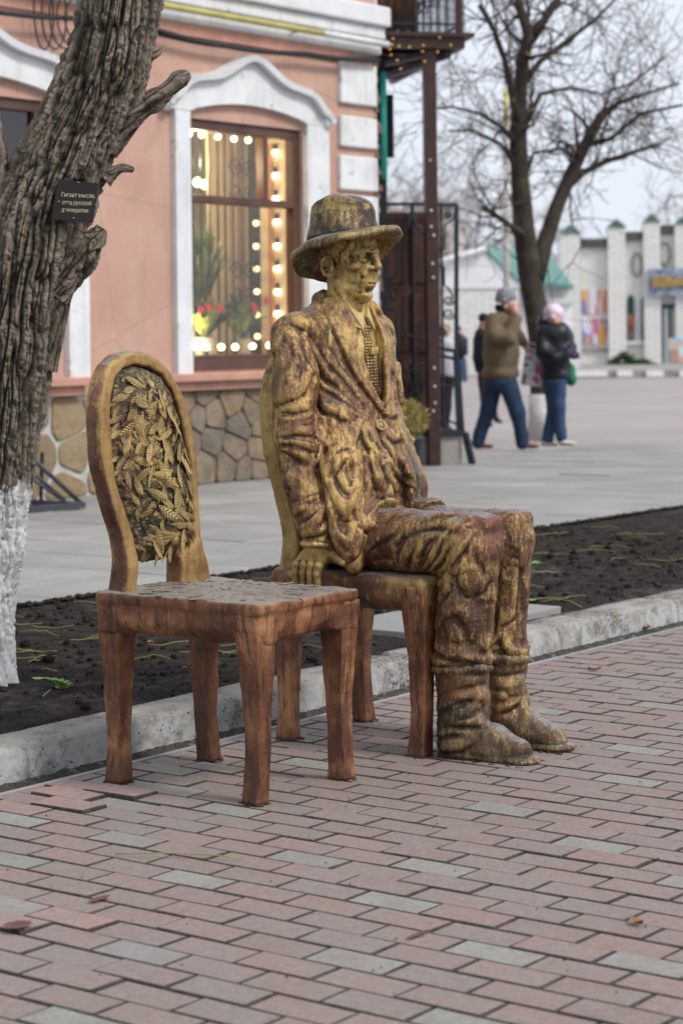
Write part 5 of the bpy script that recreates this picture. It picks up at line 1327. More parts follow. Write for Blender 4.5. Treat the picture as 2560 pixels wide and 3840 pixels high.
ck = Clay((-.04, -.12, 1.205), (.05, -.02, 1.26), .003); ck.box((.003, -.060, 1.232), (.019, .012, .014), .006, 0); ck.rough(.004, 60, 3)
link('tie_clip', ck.mesh('tie_clip', to_world, flip=True), M['relief'], tie)

# trousers -----------------------------------------------------------------
c = Clay((-.27, -.26, .25), (.27, .52, .80), .0047)
c.ball((0, -.08, .66), (.22, .16, .105), 0)
c.cone((-.115, -.06, .650), (-.12, .385, .642), .100, .094, .03); c.ball((-.12, .392, .648), (.088, .094, .092), .02); c.cone((-.12, .392, .63), (-.12, .352, .31), .092, .084, .02)
c.cone((.115, -.06, .645), (.12, .36, .640), .098, .088, .012); c.ball((.12, .355, .645), (.082, .092, .084), .02); c.cone((.12, .352, .62), (.122, .335, .31), .086, .078, .02)
c.box((-.12, .445, .715), (.05, .035, .02), .018, .03); c.box((.12, .40, .708), (.05, .035, .02), .018, .03)
c.cone((0, .15, .66), (0, .47, .60), .012, .012, .03, 'sub'); c.cone((0, .4, .62), (.0, .36, .28), .014, .014, .03, 'sub')
for a_, f_ in ((-.12, .352), (.122, .335)):       # rolled hems above the boots
    r_ = .086 if a_ < 0 else .080
    c.chain([(a_ + r_ * math.cos(t), f_ + r_ * math.sin(t), .300 + .010 * math.sin(3 * t)) for t in np.linspace(0, 2 * math.pi, 19)], .008, .012)
strokes(c, T, [
    (W, .009, [(140, 540), (180, 450), (260, 390), (400, 320), (560, 240), (700, 190)]), (W, .010, [(400, 540), (400, 420), (450, 340), (560, 290), (700, 215), (850, 190)]), (.012, .010, [(470, 600), (490, 530), (560, 450), (580, 400)]),
    (.012, .010, [(570, 610), (600, 500), (640, 400), (730, 350)]), (.011, .010, [(640, 610), (700, 560), (760, 440), (820, 330)]), (W, .010, [(690, 630), (770, 540), (850, 450), (930, 380), (970, 300)]), (W, .010, [(700, 695), (800, 625), (880, 530), (950, 430), (1000, 330)]),
    (W, .010, [(730, 790), (820, 700), (860, 590), (920, 500), (1010, 340)]), (.010, .008, [(770, 880), (830, 780), (850, 650)]), (.010, -.010, [(520, 610), (540, 500), (620, 410)]), (.010, -.010, [(620, 610), (660, 520), (720, 420)]), (.010, -.010, [(660, 630), (740, 540), (830, 420)]),
    (.010, -.010, [(700, 660), (800, 580), (900, 460)]), (.010, -.010, [(730, 740), (830, 640), (890, 530)]), (.010, -.009, [(430, 600), (440, 480), (480, 390)]), (.014, -.010, [(190, 560), (280, 540), (380, 540)]),
    (.012, .009, [(1000, 825), (930, 745), (920, 640), (960, 560)]), (.012, .008, [(1080, 480), (1120, 600), (1160, 690), (1100, 790), (1000, 830)]), (.010, -.008, [(1090, 470), (1110, 600), (1110, 680)]), (.012, .008, [(740, 1100), (830, 1010), (950, 960)]),
    (.013, .010, [(735, 1270), (830, 1335), (950, 1350), (1050, 1370), (1130, 1360)]), (.012, .008, [(1240, 1180), (1130, 1270), (1060, 1290)]), (.012, .009, [(480, 350), (640, 285), (780, 262), (840, 300), (930, 300), (1010, 262)]), (.012, -.009, [(600, 330), (720, 300), (800, 320)]),
    (.010, -.009, [(1215, 330), (1245, 520), (1255, 640), (1240, 900), (1210, 1180)]), (.010, .008, [(1130, 880), (1200, 860), (1170, 1000)]), (.014, .008, [(860, 900), (960, 1060), (1010, 1200)]), (.014, .008, [(800, 1060), (860, 1180), (850, 1290)]),
    (.010, .008, [(1270, 220), (1300, 330), (1290, 480)]), (.010, .008, [(1320, 230), (1330, 420), (1310, 560), (1260, 600)]), (.010, .007, [(1390, 330), (1350, 500)]), (.011, .008, [(1400, 480), (1380, 800), (1360, 1000)]), (.011, .009, [(1270, 1060), (1350, 1010), (1370, 930)]), (.010, .007, [(1440, 700), (1440, 950)]),
    (.012, .009, [(1265, 1190), (1310, 1335), (1390, 1350), (1470, 1310)])])
c.crumple(.005, 13, 8, [[1, 0, 0], [0, 1, .4], [0, -.3, .55]]).wrinkle(.003, 22, 9, 2).rough(.0022, 34, 8, 2)
link('trousers', c.mesh('trousers', to_world, flip=True), M['trousers'], statue)

# boots --------------------------------------------------------------------
def boot(a, df, st, seed, toe):
    c = Clay((a - .13, .20, -.02), (a + .13, .68, .33), .0048)
    f0 = .352 + df
    c.cone((a, f0, .275), (a, f0 + .003, .14), .086, .072, 0); c.cone((a, f0 + .003, .14), (a, f0 - .005, .05), .074, .066, .03)
    c.chain([(a, f0 - .01, .045), (a + .004, f0 + .10, .048), (a + toe, f0 + .195, .028)], [.066, .056, .040], .03)
    c.cone((a, f0 - .025, .010), (a + toe, f0 + .21, .010), .060, .052, .004, flat=(2, 3.0))
    c.chain([(a + .088 * math.cos(t), f0 + .088 * math.sin(t), .272 + .006 * math.sin(2 * t + seed)) for t in np.linspace(0, 2 * math.pi, 19)], .009, .008)
    strokes(c, B, st)
    c.crumple(.007, 15, seed, [[.7, 0, 0], [0, .7, 0], [0, .2, 1.3]]).rough(.003, 26, seed, 3)
    sl, G = c._win((-9, -9, -9), (9, 9, 9)); c.put(sl, G[2] + 0 * G[0] + 0 * G[1], 0, 'sub') if False else None
    c.d = np.maximum(c.d, -(c.ax[2][None, None, :] - .0005))
    o = link('boot', c.mesh('boot', to_world, flip=True), M['boot'], statue); return o
boot(-.12, 0, [(.012, .009, [(200, 830), (300, 760), (380, 700), (500, 680), (620, 720)]), (.012, .010, [(350, 865), (470, 840), (560, 780), (610, 760)]), (.010, .008, [(300, 900), (420, 870), (560, 840)]), (.012, .009, [(220, 950), (330, 930), (480, 930), (620, 930)]),
    (.010, -.009, [(370, 790), (470, 740), (560, 700)]), (.010, -.009, [(330, 960), (430, 970), (560, 960)]), (.011, .008, [(210, 1040), (330, 1010), (450, 1020)]), (.012, .008, [(230, 1170), (400, 1160), (520, 1110)]), (.012, .006, [(220, 640), (450, 560), (660, 520)]), (.014, .008, [(500, 700), (640, 700), (660, 790)])], 3, .008)
boot(.122, -.018, [(.012, .008, [(770, 580), (880, 600), (1000, 560)]), (.011, .008, [(775, 690), (880, 690)]), (.012, .009, [(790, 800), (880, 770), (1000, 680)]), (.011, .008, [(840, 645), (980, 650), (1030, 600)]), (.011, .006, [(775, 440), (900, 430), (1040, 390)]), (.012, -.008, [(800, 740), (900, 720), (1000, 640)]), (.014, .009, [(1000, 690), (1030, 740), (1045, 800)])], 9, -.006)

# hands --------------------------------------------------------------------
def hand(sgn, parent):
    c = Clay((-.36, -.19, .48) if sgn < 0 else (.2, -.19, .48), (-.2, .05, .72) if sgn < 0 else (.36, .05, .72), .0038)
    m = lambda a, f, z: (a * -sgn, f, z)
    c.cone(m(-.282, -.072, .70), m(-.278, -.075, .635), .046, .043, 0)                                  # shirt cuff
    c.chain([m(-.282 + .045 * math.cos(t), -.074 + .045 * math.sin(t), .640) for t in np.linspace(0, 6.283, 15)], .007, .008)
    c.cone(m(-.276, -.078, .64), m(-.276, -.085, .605), .032, .036, .012); c.ball(m(-.276, -.092, .596), (.030, .054, .030), .015)
    for i, fi in enumerate((-.140, -.112, -.084, -.056)):
        L_ = (0, .008, .006, -.004)[i]
        c.chain([m(-.280, fi + .006, .592), m(-.302, fi + .002, .572), m(-.305, fi - .002, .548), m(-.297, fi - .006, .513 - L_)], [.0135, .0135, .0118, .0095], .005)
        c.ball(m(-.301, fi + .002, .574), .0145, .004)
    c.chain([m(-.268, -.055, .610), m(-.268, -.025, .606), m(-.27, -.004, .594), m(-.272, .016, .584)], [.019, .016, .0135, .011], .008)
    for i in range(3): c.cone(m(-.277, -.1 + i * .026, .627), m(-.297, -.126 + i * .028, .589), .0035, .004, .006)
    c.rough(.0018, 40, 6)
    return link('hand', c.mesh('hand', to_world, flip=True), M['skin'], statue)
hand(-1, statue); hand(1, statue)

# head ---------------------------------------------------------------------
c = Clay((-.125, -.28, 1.29), (.125, .0, 1.66), .0031)
c.ball((0, -.158, 1.57), (.084, .106, .10), 0); c.ball((0, -.120, 1.49), (.058, .072, .106), .028)
c.cone((0, -.172, 1.30), (0, -.170, 1.46), .060, .054, .022)
for s_ in (-1, 1):
    c.cone((s_ * .056, -.150, 1.455), (s_ * .014, -.088, 1.410), .013, .013, .014); c.ball((s_ * .053, -.090, 1.503), (.017, .022, .014), .012)
    c.cone((s_ * .052, -.082, 1.549), (s_ * .010, -.053, 1.551), .013, .014, .008)
    c.ball((s_ * .034, -.047, 1.531), (.021, .023, .016), .012, 'sub'); c.ball((s_ * .034, -.073, 1.530), .0135, .003)
    c.chain([(s_ * .020, -.064, 1.534), (s_ * .034, -.0585, 1.540), (s_ * .047, -.066, 1.534)], .0042, .004); c.chain([(s_ * .020, -.064, 1.527), (s_ * .034, -.0595, 1.521), (s_ * .047, -.067, 1.526)], .004, .005)
    c.ball((s_ * .064, -.092, 1.458), (.018, .034, .030), .016, 'sub'); c.ball((s_ * .0145, -.050, 1.4975), (.0085, .011, .0085), .005); c.ball((s_ * .0085, -.044, 1.490), (.005, .006, .004), .003, 'sub')
    c.chain([(s_ * .022, -.056, 1.503), (s_ * .034, -.064, 1.478), (s_ * .036, -.073, 1.445)], [.006, .007, .005], .008)
    c.chain([(s_ * .025, -.066, 1.451), (s_ * .011, -.0565, 1.4565), (0, -.0545, 1.4550)], [.003, .0042, .0045], .005); c.chain([(s_ * .023, -.066, 1.446), (s_ * .010, -.0590, 1.4430), (0, -.0575, 1.4425)], [.003, .0045, .0050], .005)
    c.cone((s_ * .062, -.150, 1.455), (s_ * .018, -.118, 1.325), .012, .010, .012)
    ea = [(s_ * (.083 + .010 * max(0, math.cos(t + .4))), -.168 - .019 * math.cos(t) - .006 * math.sin(t), 1.506 + .031 * math.sin(t)) for t in np.linspace(-1.5, 2.7, 15)]
    c.chain(ea, [.0062] * 13 + [.005, .004], .004); c.ball((s_ * .081, -.166, 1.504), (.008, .018, .029), .006); c.ball((s_ * .085, -.160, 1.477), (.008, .010, .010), .006); c.ball((s_ * .095, -.163, 1.505), (.010, .012, .020), .004, 'sub')
    c.cone((s_ * .058, -.098, 1.513), (s_ * .066, -.115, 1.508), .003, .003, .006)
c.ball((0, -.073, 1.449), (.026, .016, .013), .008)
c.cone((0, -.056, 1.552), (0, -.036, 1.512), .0105, .0120, .006); c.ball((0, -.033, 1.5035), (.0125, .0125, .0115), .005); c.ball((0, -.046, 1.532), (.010, .010, .012), .006)
c.ball((0, -.080, 1.408), (.018, .018, .020), .014); c.ball((0, -.061, 1.470), (.013, .009, .007), .005); c.cone((-.02, -.056, 1.4485), (.02, -.056, 1.4485), .0022, .0022, .003, 'sub'); c.cone((-.014, -.062, 1.427), (.014, -.062, 1.427), .006, .006, .01, 'sub')
c.ball((0, -.110, 1.372), (.013, .013, .018), .012); c.cone((-.03, -.045, 1.556), (.03, -.045, 1.556), .002, .002, .004, 'sub')
for s_ in (-1, 1):
    c.chain([(s_ * .030, -.060, 1.490), (s_ * .040, -.068, 1.468), (s_ * .040, -.076, 1.440), (s_ * .032, -.080, 1.420)], [.0015, .0026, .0026, .0015], .005, 'sub')
    c.chain([(s_ * .068, -.128, 1.49), (s_ * .066, -.125, 1.455), (s_ * .056, -.115, 1.428)], [.002, .003, .002], .005, 'sub')
    for q_ in (0, 1, 2): c.cone((s_ * .053, -.080, 1.530 - .006 * q_), (s_ * .064, -.098, 1.533 - .010 * q_), .0016, .0010, .002, 'sub')
    c.cone((s_ * .048, -.140, 1.425), (s_ * .020, -.118, 1.335), .006, .005, .005)
c.crumple(.0035, 34, 4).rough(.0014, 50, 4, 2)
head = link('head', c.mesh('head', to_world, flip=True), M['skin'], statue)

# hat ----------------------------------------------------------------------
def lerp_ring(tab, ph):
    t = (ph % (2 * math.pi)) / (2 * math.pi) * len(tab); i = int(t); f = t - i; f = f * f * (3 - 2 * f)
    return tab[i % len(tab)] * (1 - f) + tab[(i + 1) % len(tab)] * f
# angle 0 = front, then his right side, back, left side
RAD = [.196, .187, .170, .170, .172, .170, .165, .18]; ZED = [1.620, 1.596, 1.570, 1.538, 1.488, 1.466, 1.53, 1.60]
n, V, rg = 120, [], []
def hat_pt(ph, r, z): return (-math.sin(ph) * r * .98, -.167 + math.cos(ph) * r, z)
rows = []
for j in range(15):
    row = []
    for i in range(n):
        ph = 2 * math.pi * i / n; re, ze = lerp_ring(RAD, ph), lerp_ring(ZED, ph); zi = 1.605 + .13 * (math.cos(ph) * .13)
        if j < 7: t = j / 6; r = .085 + (re - .085) * t; z = zi + .004 + (ze + .012 - zi) * t ** 1.6           # upper face going out
        elif j == 7: r, z = re + .006, ze + .002
        else: t = 1 - (j - 8) / 6; r = .07 + (re - .07) * t; z = zi - .012 + (ze - .010 - zi + .012) * t ** 1.5   # lower face going in
        row.append(hat_pt(ph, r, z))
    rows.append(row)
V = np.array(rows); d_ = vnoise(V, 16, 3, 3) * .006; V[..., 2] += d_ * 1.3; e_ = vnoise(V, 9, 7, 2)[..., None]; V[6:9] += (V[6:9] - np.array((0, -.167, 1.58))) * e_[6:9] * .05
rg = np.zeros((15, n)); rg[6:9] = .3; rg[0:2] = -1; rg += vnoise(V, 40, 5, 2) * .6
idx = np.arange(15 * n).reshape(15, n); r1 = np.roll(idx, -1, 1); Q = np.stack([idx[:-1], r1[:-1], r1[1:], idx[1:]], -1).reshape(-1, 4)
def hat_obj(name, V, Q, rg, parent):
    me = fix_normals(np_mesh(name, to_world(V.reshape(-1, 3)), Q)); at = me.attributes.new('ridge', 'FLOAT', 'POINT'); at.data.foreach_set('value', rg.reshape(-1).astype(np.float32)); return link(name, me, M['hat'], parent)
rowsc = []; m = 26
for j in range(m):
    row = []
    for i in range(n):
        ph = 2 * math.pi * i / n; cf, sf = math.cos(ph), math.sin(ph); zi = 1.594 + .13 * cf * .13
        if j < 16:
            t = j / 15; hf, hw = .130 - .020 * t ** 1.3, .092 - .020 * t ** 1.3; zt = 1.702 + .004 * cf - .004 * math.cos(2 * ph); z = zi + (zt - zi) * t
            pinch = 1 - .16 * t * max(0, cf) ** 2 * abs(sf)
            row.append((-sf * hw * pinch, -.170 + cf * hf - .004 * t, z))
        else:
            t = (j - 15) / (m - 16); q = math.cos(t * math.pi / 2) ** .8; zt = 1.702 + .004 * cf - .004 * math.cos(2 * ph)
            a, f = -sf * .072 * q, -.174 + cf * .110 * q
            dip = .018 * math.exp(-(a / .022) ** 2) * min(1, (j - 15) / 4)
            row.append((a, f, zt + (.036 - .012 * (f + .17) / .12) * math.sin(t * math.pi / 2) - dip))
    rowsc.append(row)
Vc = np.array(rowsc); Vc += (np.round(vnoise(Vc, 9, 21, 2) * 3)[..., None] / 3 * .5 + vnoise(Vc, 13, 22, 2)[..., None] * .8) * (Vc - np.array((0, -.17, 1.62))) * .09; Vc[..., 2] += vnoise(Vc, 26, 9, 3) * .003
Vc[..., 0] += .012 * np.exp(-(((Vc[..., 1] + .09) / .035) ** 2 + ((Vc[..., 2] - 1.69) / .03) ** 2)) * (Vc[..., 0] < 0)
idc = np.arange(m * n).reshape(m, n); rc = np.roll(idc, -1, 1); Qc = np.stack([idc[:-1], rc[:-1], rc[1:], idc[1:]], -1).reshape(-1, 4)
rgc = np.zeros((m, n)); rgc[13:17] = .9; rgc[0:3] = -1; rgc += vnoise(Vc, 18, 5, 3) * 1.1
crown = hat_obj('hat', Vc, Qc, rgc, statue)
hat_obj('hat_brim', V, Q, rg, crown)
# ------------------------------------------------------------------ leaning tree with the plaque
TD = 7.30
tree = thing('leaning_tree', 'gnarled leaning tree trunk with whitewashed foot and a small dark plaque', 'tree', at_depth(-55, 1580, TD))
def trunk_mesh(name, path, nseg, nring, seed, depth_amp, cells, twist=.0, parent=None, mat=None, lumps=()):
    """path: (px x, px y, px radius[, depth]) ; bark cut as stretched cells with deep furrows"""
    P = np.array([tuple(at_depth(p[0], p[1], p[3] if len(p) > 3 else TD)) for p in path]); Rr = np.array([p[2] * 2560 / 1568 * TD / F_PX for p in path])
    t = np.arange(len(P)); tt = np.linspace(0, len(P) - 1, nseg)
    def cr(A):
        out = np.zeros((nseg,) + A.shape[1:]); i = np.clip(tt.astype(int), 0, len(P) - 2); f = (tt - i)
        p0, p1, p2, p3 = A[np.maximum(i - 1, 0)], A[i], A[i + 1], A[np.minimum(i + 2, len(P) - 1)]
        f = f.reshape((-1,) + (1,) * (A.ndim - 1)); return .5 * (2 * p1 + (-p0 + p2) * f + (2 * p0 - 5 * p1 + 4 * p2 - p3) * f ** 2 + (-p0 + 3 * p1 - 3 * p2 + p3) * f ** 3)
    C, Rad = cr(P), cr(Rr); tan = np.gradient(C, axis=0); tan /= np.linalg.norm(tan, axis=1)[:, None]
    ref = np.array((.6, -.8, 0.)); nx = ref - (tan @ ref)[:, None] * tan; nx /= np.linalg.norm(nx, axis=1)[:, None]; ny = np.cross(tan, nx)
    L = np.r_[0, np.cumsum(np.linalg.norm(np.diff(C, axis=0), axis=1))]
    th = np.arange(nring) * 2 * np.pi / nring; TH, LL = np.meshgrid(th, L)
    dirs = nx[:, None] * np.cos(TH)[..., None] + ny[:, None] * np.sin(TH)[..., None]
    S = C[:, None] + dirs * Rad[:, None, None]
    big = vnoise(S, 3.0, seed, 2) * .11 + vnoise(S, 9, seed + 1, 2) * .04
    tw = TH + twist * LL; Q3 = np.stack([np.cos(tw) * Rad[:, None] * cells * 1.5, np.sin(tw) * Rad[:, None] * cells * 1.5, LL * cells * .155 + 0 * TH], -1)
    Q3 = Q3 + .45 * np.stack([vnoise(S, 9, seed + 20 + i, 3) for i in range(3)], -1) * np.array((1, 1, .5))
    n1 = np.abs(vnoise(Q3, 1.0, seed + 2)); n2 = np.abs(vnoise(Q3 * np.array((2.1, 2.1, 2.6)), 1.0, seed + 4)); n3 = np.abs(vnoise(Q3 * np.array((1.2, 1.2, 9)), 1.0, seed + 5))
    h = np.clip(n1 * 3.0, 0, 1) ** .7 * (.50 + .50 * np.clip(n2 * 3.0, 0, 1)) * (.80 + .20 * np.clip(n3 * 5, 0, 1)) * (.8 + .25 * vnoise(Q3, .5, seed + 9)) + .16 * vnoise(S, 70, seed + 6, 3) + .10 * vnoise(S, 30, seed + 8, 2)
    rad = Rad[:, None] * (1 + big) + depth_amp * (h - .55) * np.clip(Rad[:, None] / .1, .35, 1)
    V = C[:, None] + dirs * rad[..., None]; rows = nseg
    idx = np.arange(rows * nring).reshape(rows, nring); r1 = np.roll(idx, -1, 1)
    Q = np.stack([idx[:-1], r1[:-1], r1[1:], idx[1:]], -1).reshape(-1, 4).tolist() + [tuple(idx[0][::-1]), tuple(idx[-1])]
    me = np_mesh(name, V.reshape(-1, 3), Q); at = me.attributes.new('ridge', 'FLOAT', 'POINT'); at.data.foreach_set('value', h.reshape(-1).astype(np.float32))
    TV[name] = V.reshape(-1, 3)
    return link(name, me, mat or M['bark'], parent)
TV = {}
tk = trunk_mesh('trunk', [(-62, 1640, 108), (-60, 1560, 94), (-56, 1400, 88), (-38, 1230, 92), (-22, 1100, 96), (-8, 980, 97), (10, 860, 102), (30, 740, 108), (58, 620, 114), (90, 510, 112), (124, 420, 104), (168, 325, 98), (218, 225, 96), (254, 120, 90), (276, 20, 88), (290, -90, 86), (300, -260, 82), (312, -460, 78)], 860, 420, 5, .036, 36, .5, tree)
trunk_mesh('branch_stub', [(235, 330, 44), (290, 275, 32), (330, 246, 22), (350, 232, 27), (392, 200, 19), (412, 182, 21), (430, 170, 13), (436, 166, 4)], 220, 140, 15, .022, 34, .4, tree)
trunk_mesh('branch_stub', [(240, 410, 24), (268, 390, 12), (285, 385, 10), (304, 389, 7), (308, 390, 3)], 80, 80, 17, .012, 40, .2, tree)
trunk_mesh('branch_stub', [(320, 140, 22), (345, 128, 12), (360, 122, 9), (371, 112, 3)], 80, 80, 18, .012, 40, .2, tree)
trunk_mesh('broken_limb', [(110, 660, 60), (150, 615, 56), (190, 570, 44), (218, 545, 26), (234, 522, 10)], 220, 220, 19, .034, 28, .3, tree)
trunk_mesh('bark_flap', [(108, 850, 24), (124, 780, 22), (140, 720, 18), (158, 665, 12), (172, 638, 5), (176, 632, 2)], 120, 90, 21, .016, 40, .1, tree)
trunk_mesh('fork_limb', [(-10, 620, 60), (-30, 500, 56), (-28, 400, 50), (-40, 300, 44), (-70, 150, 40), (-90, 0, 40)], 240, 160, 23, .03, 26, .3, tree)
# root flare lumps
trunk_mesh('root', [(-20, 1500, 40), (8, 1560, 34), (30, 1590, 20), (40, 1600, 8)], 60, 60, 25, .012, 6, .1, tree)
# plaque: dark enamel plate with raised lettering
_q = TV['trunk'] - np.array(EYE); _d = _q @ np.array(FWD); _x = (1280 + F_PX * (_q @ np.array(RGT)) / _d) * .6125; _y = (Y_HOR - F_PX * _q[:, 2] / _d) * .6125
PD = float(_d[(np.abs(_x - 172) < 50) & (np.abs(_y - 460) < 48)].min()) - .004      # the plate lies on the highest bark under it
def PQ(px, py, off=0.0): return at_depth(px, py, PD + off)
corners = [(134, 410), (228, 421), (213, 511), (118, 503)]
plq = thing('plaque', 'small dark brown plaque with pale lettering screwed to the tree trunk', 'plaque', PQ(172, 460))
A, Bq, Cq, Dq = (PQ(*c_) for c_ in corners); nrm = (Bq - A).cross(Dq - A).normalized()
if nrm.dot(FWD) > 0: nrm = -nrm
th_ = nrm * .012
MB().add([A, Bq, Cq, Dq] + [p - th_ for p in (A, Bq, Cq, Dq)], [(0, 1, 2, 3), (7, 6, 5, 4), (0, 4, 5, 1), (1, 5, 6, 2), (2, 6, 7, 3), (3, 7, 4, 0)]).build('plate', M['plaque'], plq); fix_normals(bpy.data.objects[plq.children[-1].name].data)
for c_ in ((135, 463), (220, 470), (169, 501), (180, 419)): MB().sphere(PQ(*c_) + nrm * .001, .0042, 8, 6).build('screw', M['steel'], plq)
for line, (px, py), width in (('Гигант мысли,', (141, 451), 77), ('отец русской', (143, 468), 67), ('демократии.', (141, 485), 63)):
    cu = bpy.data.curves.new('lettering', 'FONT'); cu.body = line; cu.size = 1; cu.extrude = .01; cu.shear = .12; cu.offset = .0
    ob = bpy.data.objects.new('lettering_tmp', cu); COL.objects.link(ob); bpy.context.view_layer.update()
    me = bpy.data.meshes.new_from_object(ob.evaluated_get(bpy.context.evaluated_depsgraph_get())); bpy.data.objects.remove(ob)
    co = np.array([v.co[:] for v in me.vertices]); x0, x1 = co[:, 0].min(), co[:, 0].max()
    p0, p1 = PQ(px, py), PQ(px + width, py + width * .045); ex = (p1 - p0); sc_ = ex.length / (x1 - x0); ex.normalize(); ez = nrm.cross(ex).normalized()
    if ez.z < 0: ez = -ez
    for v in me.vertices:
        c_ = v.co.copy(); v.co = p0 + ex * ((c_.x - x0) * sc_) + ez * (c_.y * sc_ * 1.30) + nrm * (.0012 + c_.z * .02)
    me.materials.clear(); link('lettering', me, M['ltr'], plq)
# ------------------------------------------------------------------ bare trees behind
def twigs(mb, a, d, L, r, lev, rnd, grow=.0, bend=.35, leaves=None, kids=(3, 4), minr=.004):
    n = 5; P = [a.copy()]; dd = d.normalized()
    for i in range(n):
        dd = (dd + Vector((rnd.gauss(0, bend), rnd.gauss(0, bend), rnd.gauss(grow, bend))) * .35).normalized(); P.append(P[-1] + dd * (L / n))
    mb.tube(P, [max(minr * .7, r * (1 - .75 * i / n)) for i in range(n + 1)], 5 if lev > 1 else 3, False)
    if lev <= 0:
        if leaves is not None and rnd.random() < .28: leaves.append(P[-1])
        return
    for k_ in range(rnd.randint(*kids)):
        i = rnd.randint(1, n); q = P[i]; ax = Vector((rnd.gauss(0, 1), rnd.gauss(0, 1), rnd.gauss(0, .8))).normalized()
        nd = (dd * .55 + ax * .8).normalized(); twigs(mb, q, nd, L * rnd.uniform(.5, .75), max(minr, r * .5), lev - 1, rnd, grow, bend, leaves, kids, minr)
D2 = 23.85
bt = thing('bare_tree', 'bare grey tree with spreading limbs behind the walking couple', 'tree', at_depth(1243, 1010, D2))
def bpath(pts): return [at_depth(x, y, D2 + dz) for x, y, r, dz in pts], [r * 2560 / 1568 * D2 / F_PX for x, y, r, dz in pts]
tr = MB()
limbs = [[(1243, 1012, 30, 0), (1243, 900, 26, 0), (1242, 800, 26, 0), (1232, 720, 27, 0), (1215, 620, 27, 0), (1203, 520, 25, 0), (1195, 420, 22, 0), (1190, 330, 21, 0), (1193, 230, 17, 0), (1200, 140, 16, 0), (1215, 80, 14, 0), (1195, 20, 11, 0), (1180, -60, 9, 0)],
         [(1228, 640, 24, 0), (1250, 560, 20, .2), (1280, 470, 17, .3), (1310, 400, 16, .4), (1345, 330, 14, .5), (1380, 265, 12, .6), (1420, 235, 6, .7), (1480, 215, 4, .8), (1560, 190, 3, .9)],
         [(1215, 80, 14, 0), (1250, 45, 10, .1), (1280, 0, 8, .2), (1300, -60, 7, .3)],
         [(1195, 320, 13, 0), (1180, 230, 9, -.1), (1160, 140, 7, -.2), (1135, 70, 6, -.3), (1100, 10, 5, -.4)],
         [(1205, 540, 10, 0), (1175, 520, 7, -.3), (1140, 495, 6, -.4), (1110, 475, 7, -.5)],
         [(1190, 330, 9, 0), (1150, 290, 5, -.3), (1100, 260, 4, -.5), (1040, 245, 3, -.6), (985, 250, 2, -.6)], [(1192, 390, 8, 0), (1150, 330, 4, -.2), (1090, 300, 3, -.4), (1030, 300, 2, -.5)],
         [(1195, 200, 10, 0), (1240, 140, 7, .3), (1300, 95, 6, .4), (1370, 40, 4, .5), (1430, -20, 3, .6)], [(1200, 300, 8, 0), (1240, 215, 5, .2), (1310, 200, 4, .3), (1380, 215, 3, .4), (1450, 190, 3, .5), (1530, 130, 2, .6)],
         [(1300, 430, 10, .4), (1340, 395, 8, .6), (1390, 370, 7, .8), (1450, 350, 5, .9), (1520, 330, 3, 1)], [(1200, 420, 8, 0), (1225, 350, 4, .3), (1290, 340, 3, .4), (1330, 360, 2, .5)], [(1345, 330, 8, .5), (1400, 320, 5, .3), (1470, 260, 4, .2), (1568, 240, 3, .1)]]
rnd = random.Random(21); lv = []
tw = MB()
for L_ in limbs:
    P, rr_ = bpath(L_); tr.tube(P, rr_, 9)
    for i in range(1, len(P)):
        seg = P[i] - P[i - 1]; thick = rr_[i]
        if thick > .075: continue
        for k_ in range(3 if thick > .03 else 4):
            q = P[i - 1].lerp(P[i], rnd.random()); ax = Vector((rnd.gauss(0, 1), rnd.gauss(0, .6), rnd.gauss(.2, 1))).normalized()
            twigs(tw, q, (seg.normalized() * .5 + ax), rnd.uniform(.5, 1.0), max(.006, thick * .42), 2, rnd, .05, .5, lv, (2, 4))
tr.build('trunk', M['bark2'], bt); tw.build('crown', M['twig'], bt)
mb = MB().tube([at_depth(1243, 1013, D2), at_depth(1243, 905, D2)], [.165, .142], 12); mb.build('whitewashed_foot', M['wash'], bt)
lf = MB()
for p in lv:
    for _ in range(2):
        u = Vector((rnd.gauss(0, 1), rnd.gauss(0, 1), rnd.gauss(0, 1))).normalized() * rnd.uniform(.025, .05); w_ = u.orthogonal().normalized() * u.length * .6; q = p + Vector((rnd.gauss(0, .03), rnd.gauss(0, .03), -.03)); lf.add([q, q + u * .5 + w_ * .5, q + u, q + u * .5 - w_ * .5], [(0, 1, 2, 3)])
lf.build('dead_leaves', M['dryleaf'], bt)
# thin trees further off
def far_tree(px, base_y, top_y, D, spread, seed, label, lev=3, n0=9):
    b = at_depth(px, base_y, D); h = at_depth(px, top_y, D).z - b.z; rnd = random.Random(seed)
    t = thing('distant_tree', label, 'tree', b, 'bare trees in the distance'); mb = MB(); P = [b + Vector((rnd.gauss(0, .02) * h * i / 6, rnd.gauss(0, .02) * h * i / 6, h * .8 * i / 6)) for i in range(7)]
    MB().tube(P, [h * .017 * (1 - .8 * i / 6) for i in range(7)], 6).build('trunk', M['twig_far'], t)
    for i in range(n0):
        q = P[rnd.randint(2, 6)]; a = rnd.uniform(0, 6.28); twigs(mb, q, Vector((math.cos(a), math.sin(a), rnd.uniform(.3, 1.1))), h * spread * rnd.uniform(.7, 1.2), h * .007, lev, rnd, .08, .4, None, (3, 4), .014)
    mb.build('crown', M['twig_far'], t)
far_tree(905, 800, 430, 92, .30, 1, 'pale bare tree seen between the gate posts'); far_tree(1030, 800, 420, 96, .32, 2, 'pale bare tree just right of the iron fence'); far_tree(1095, 800, 400, 105, .32, 3, 'pale bare tree left of the concrete pole', 3, 11)
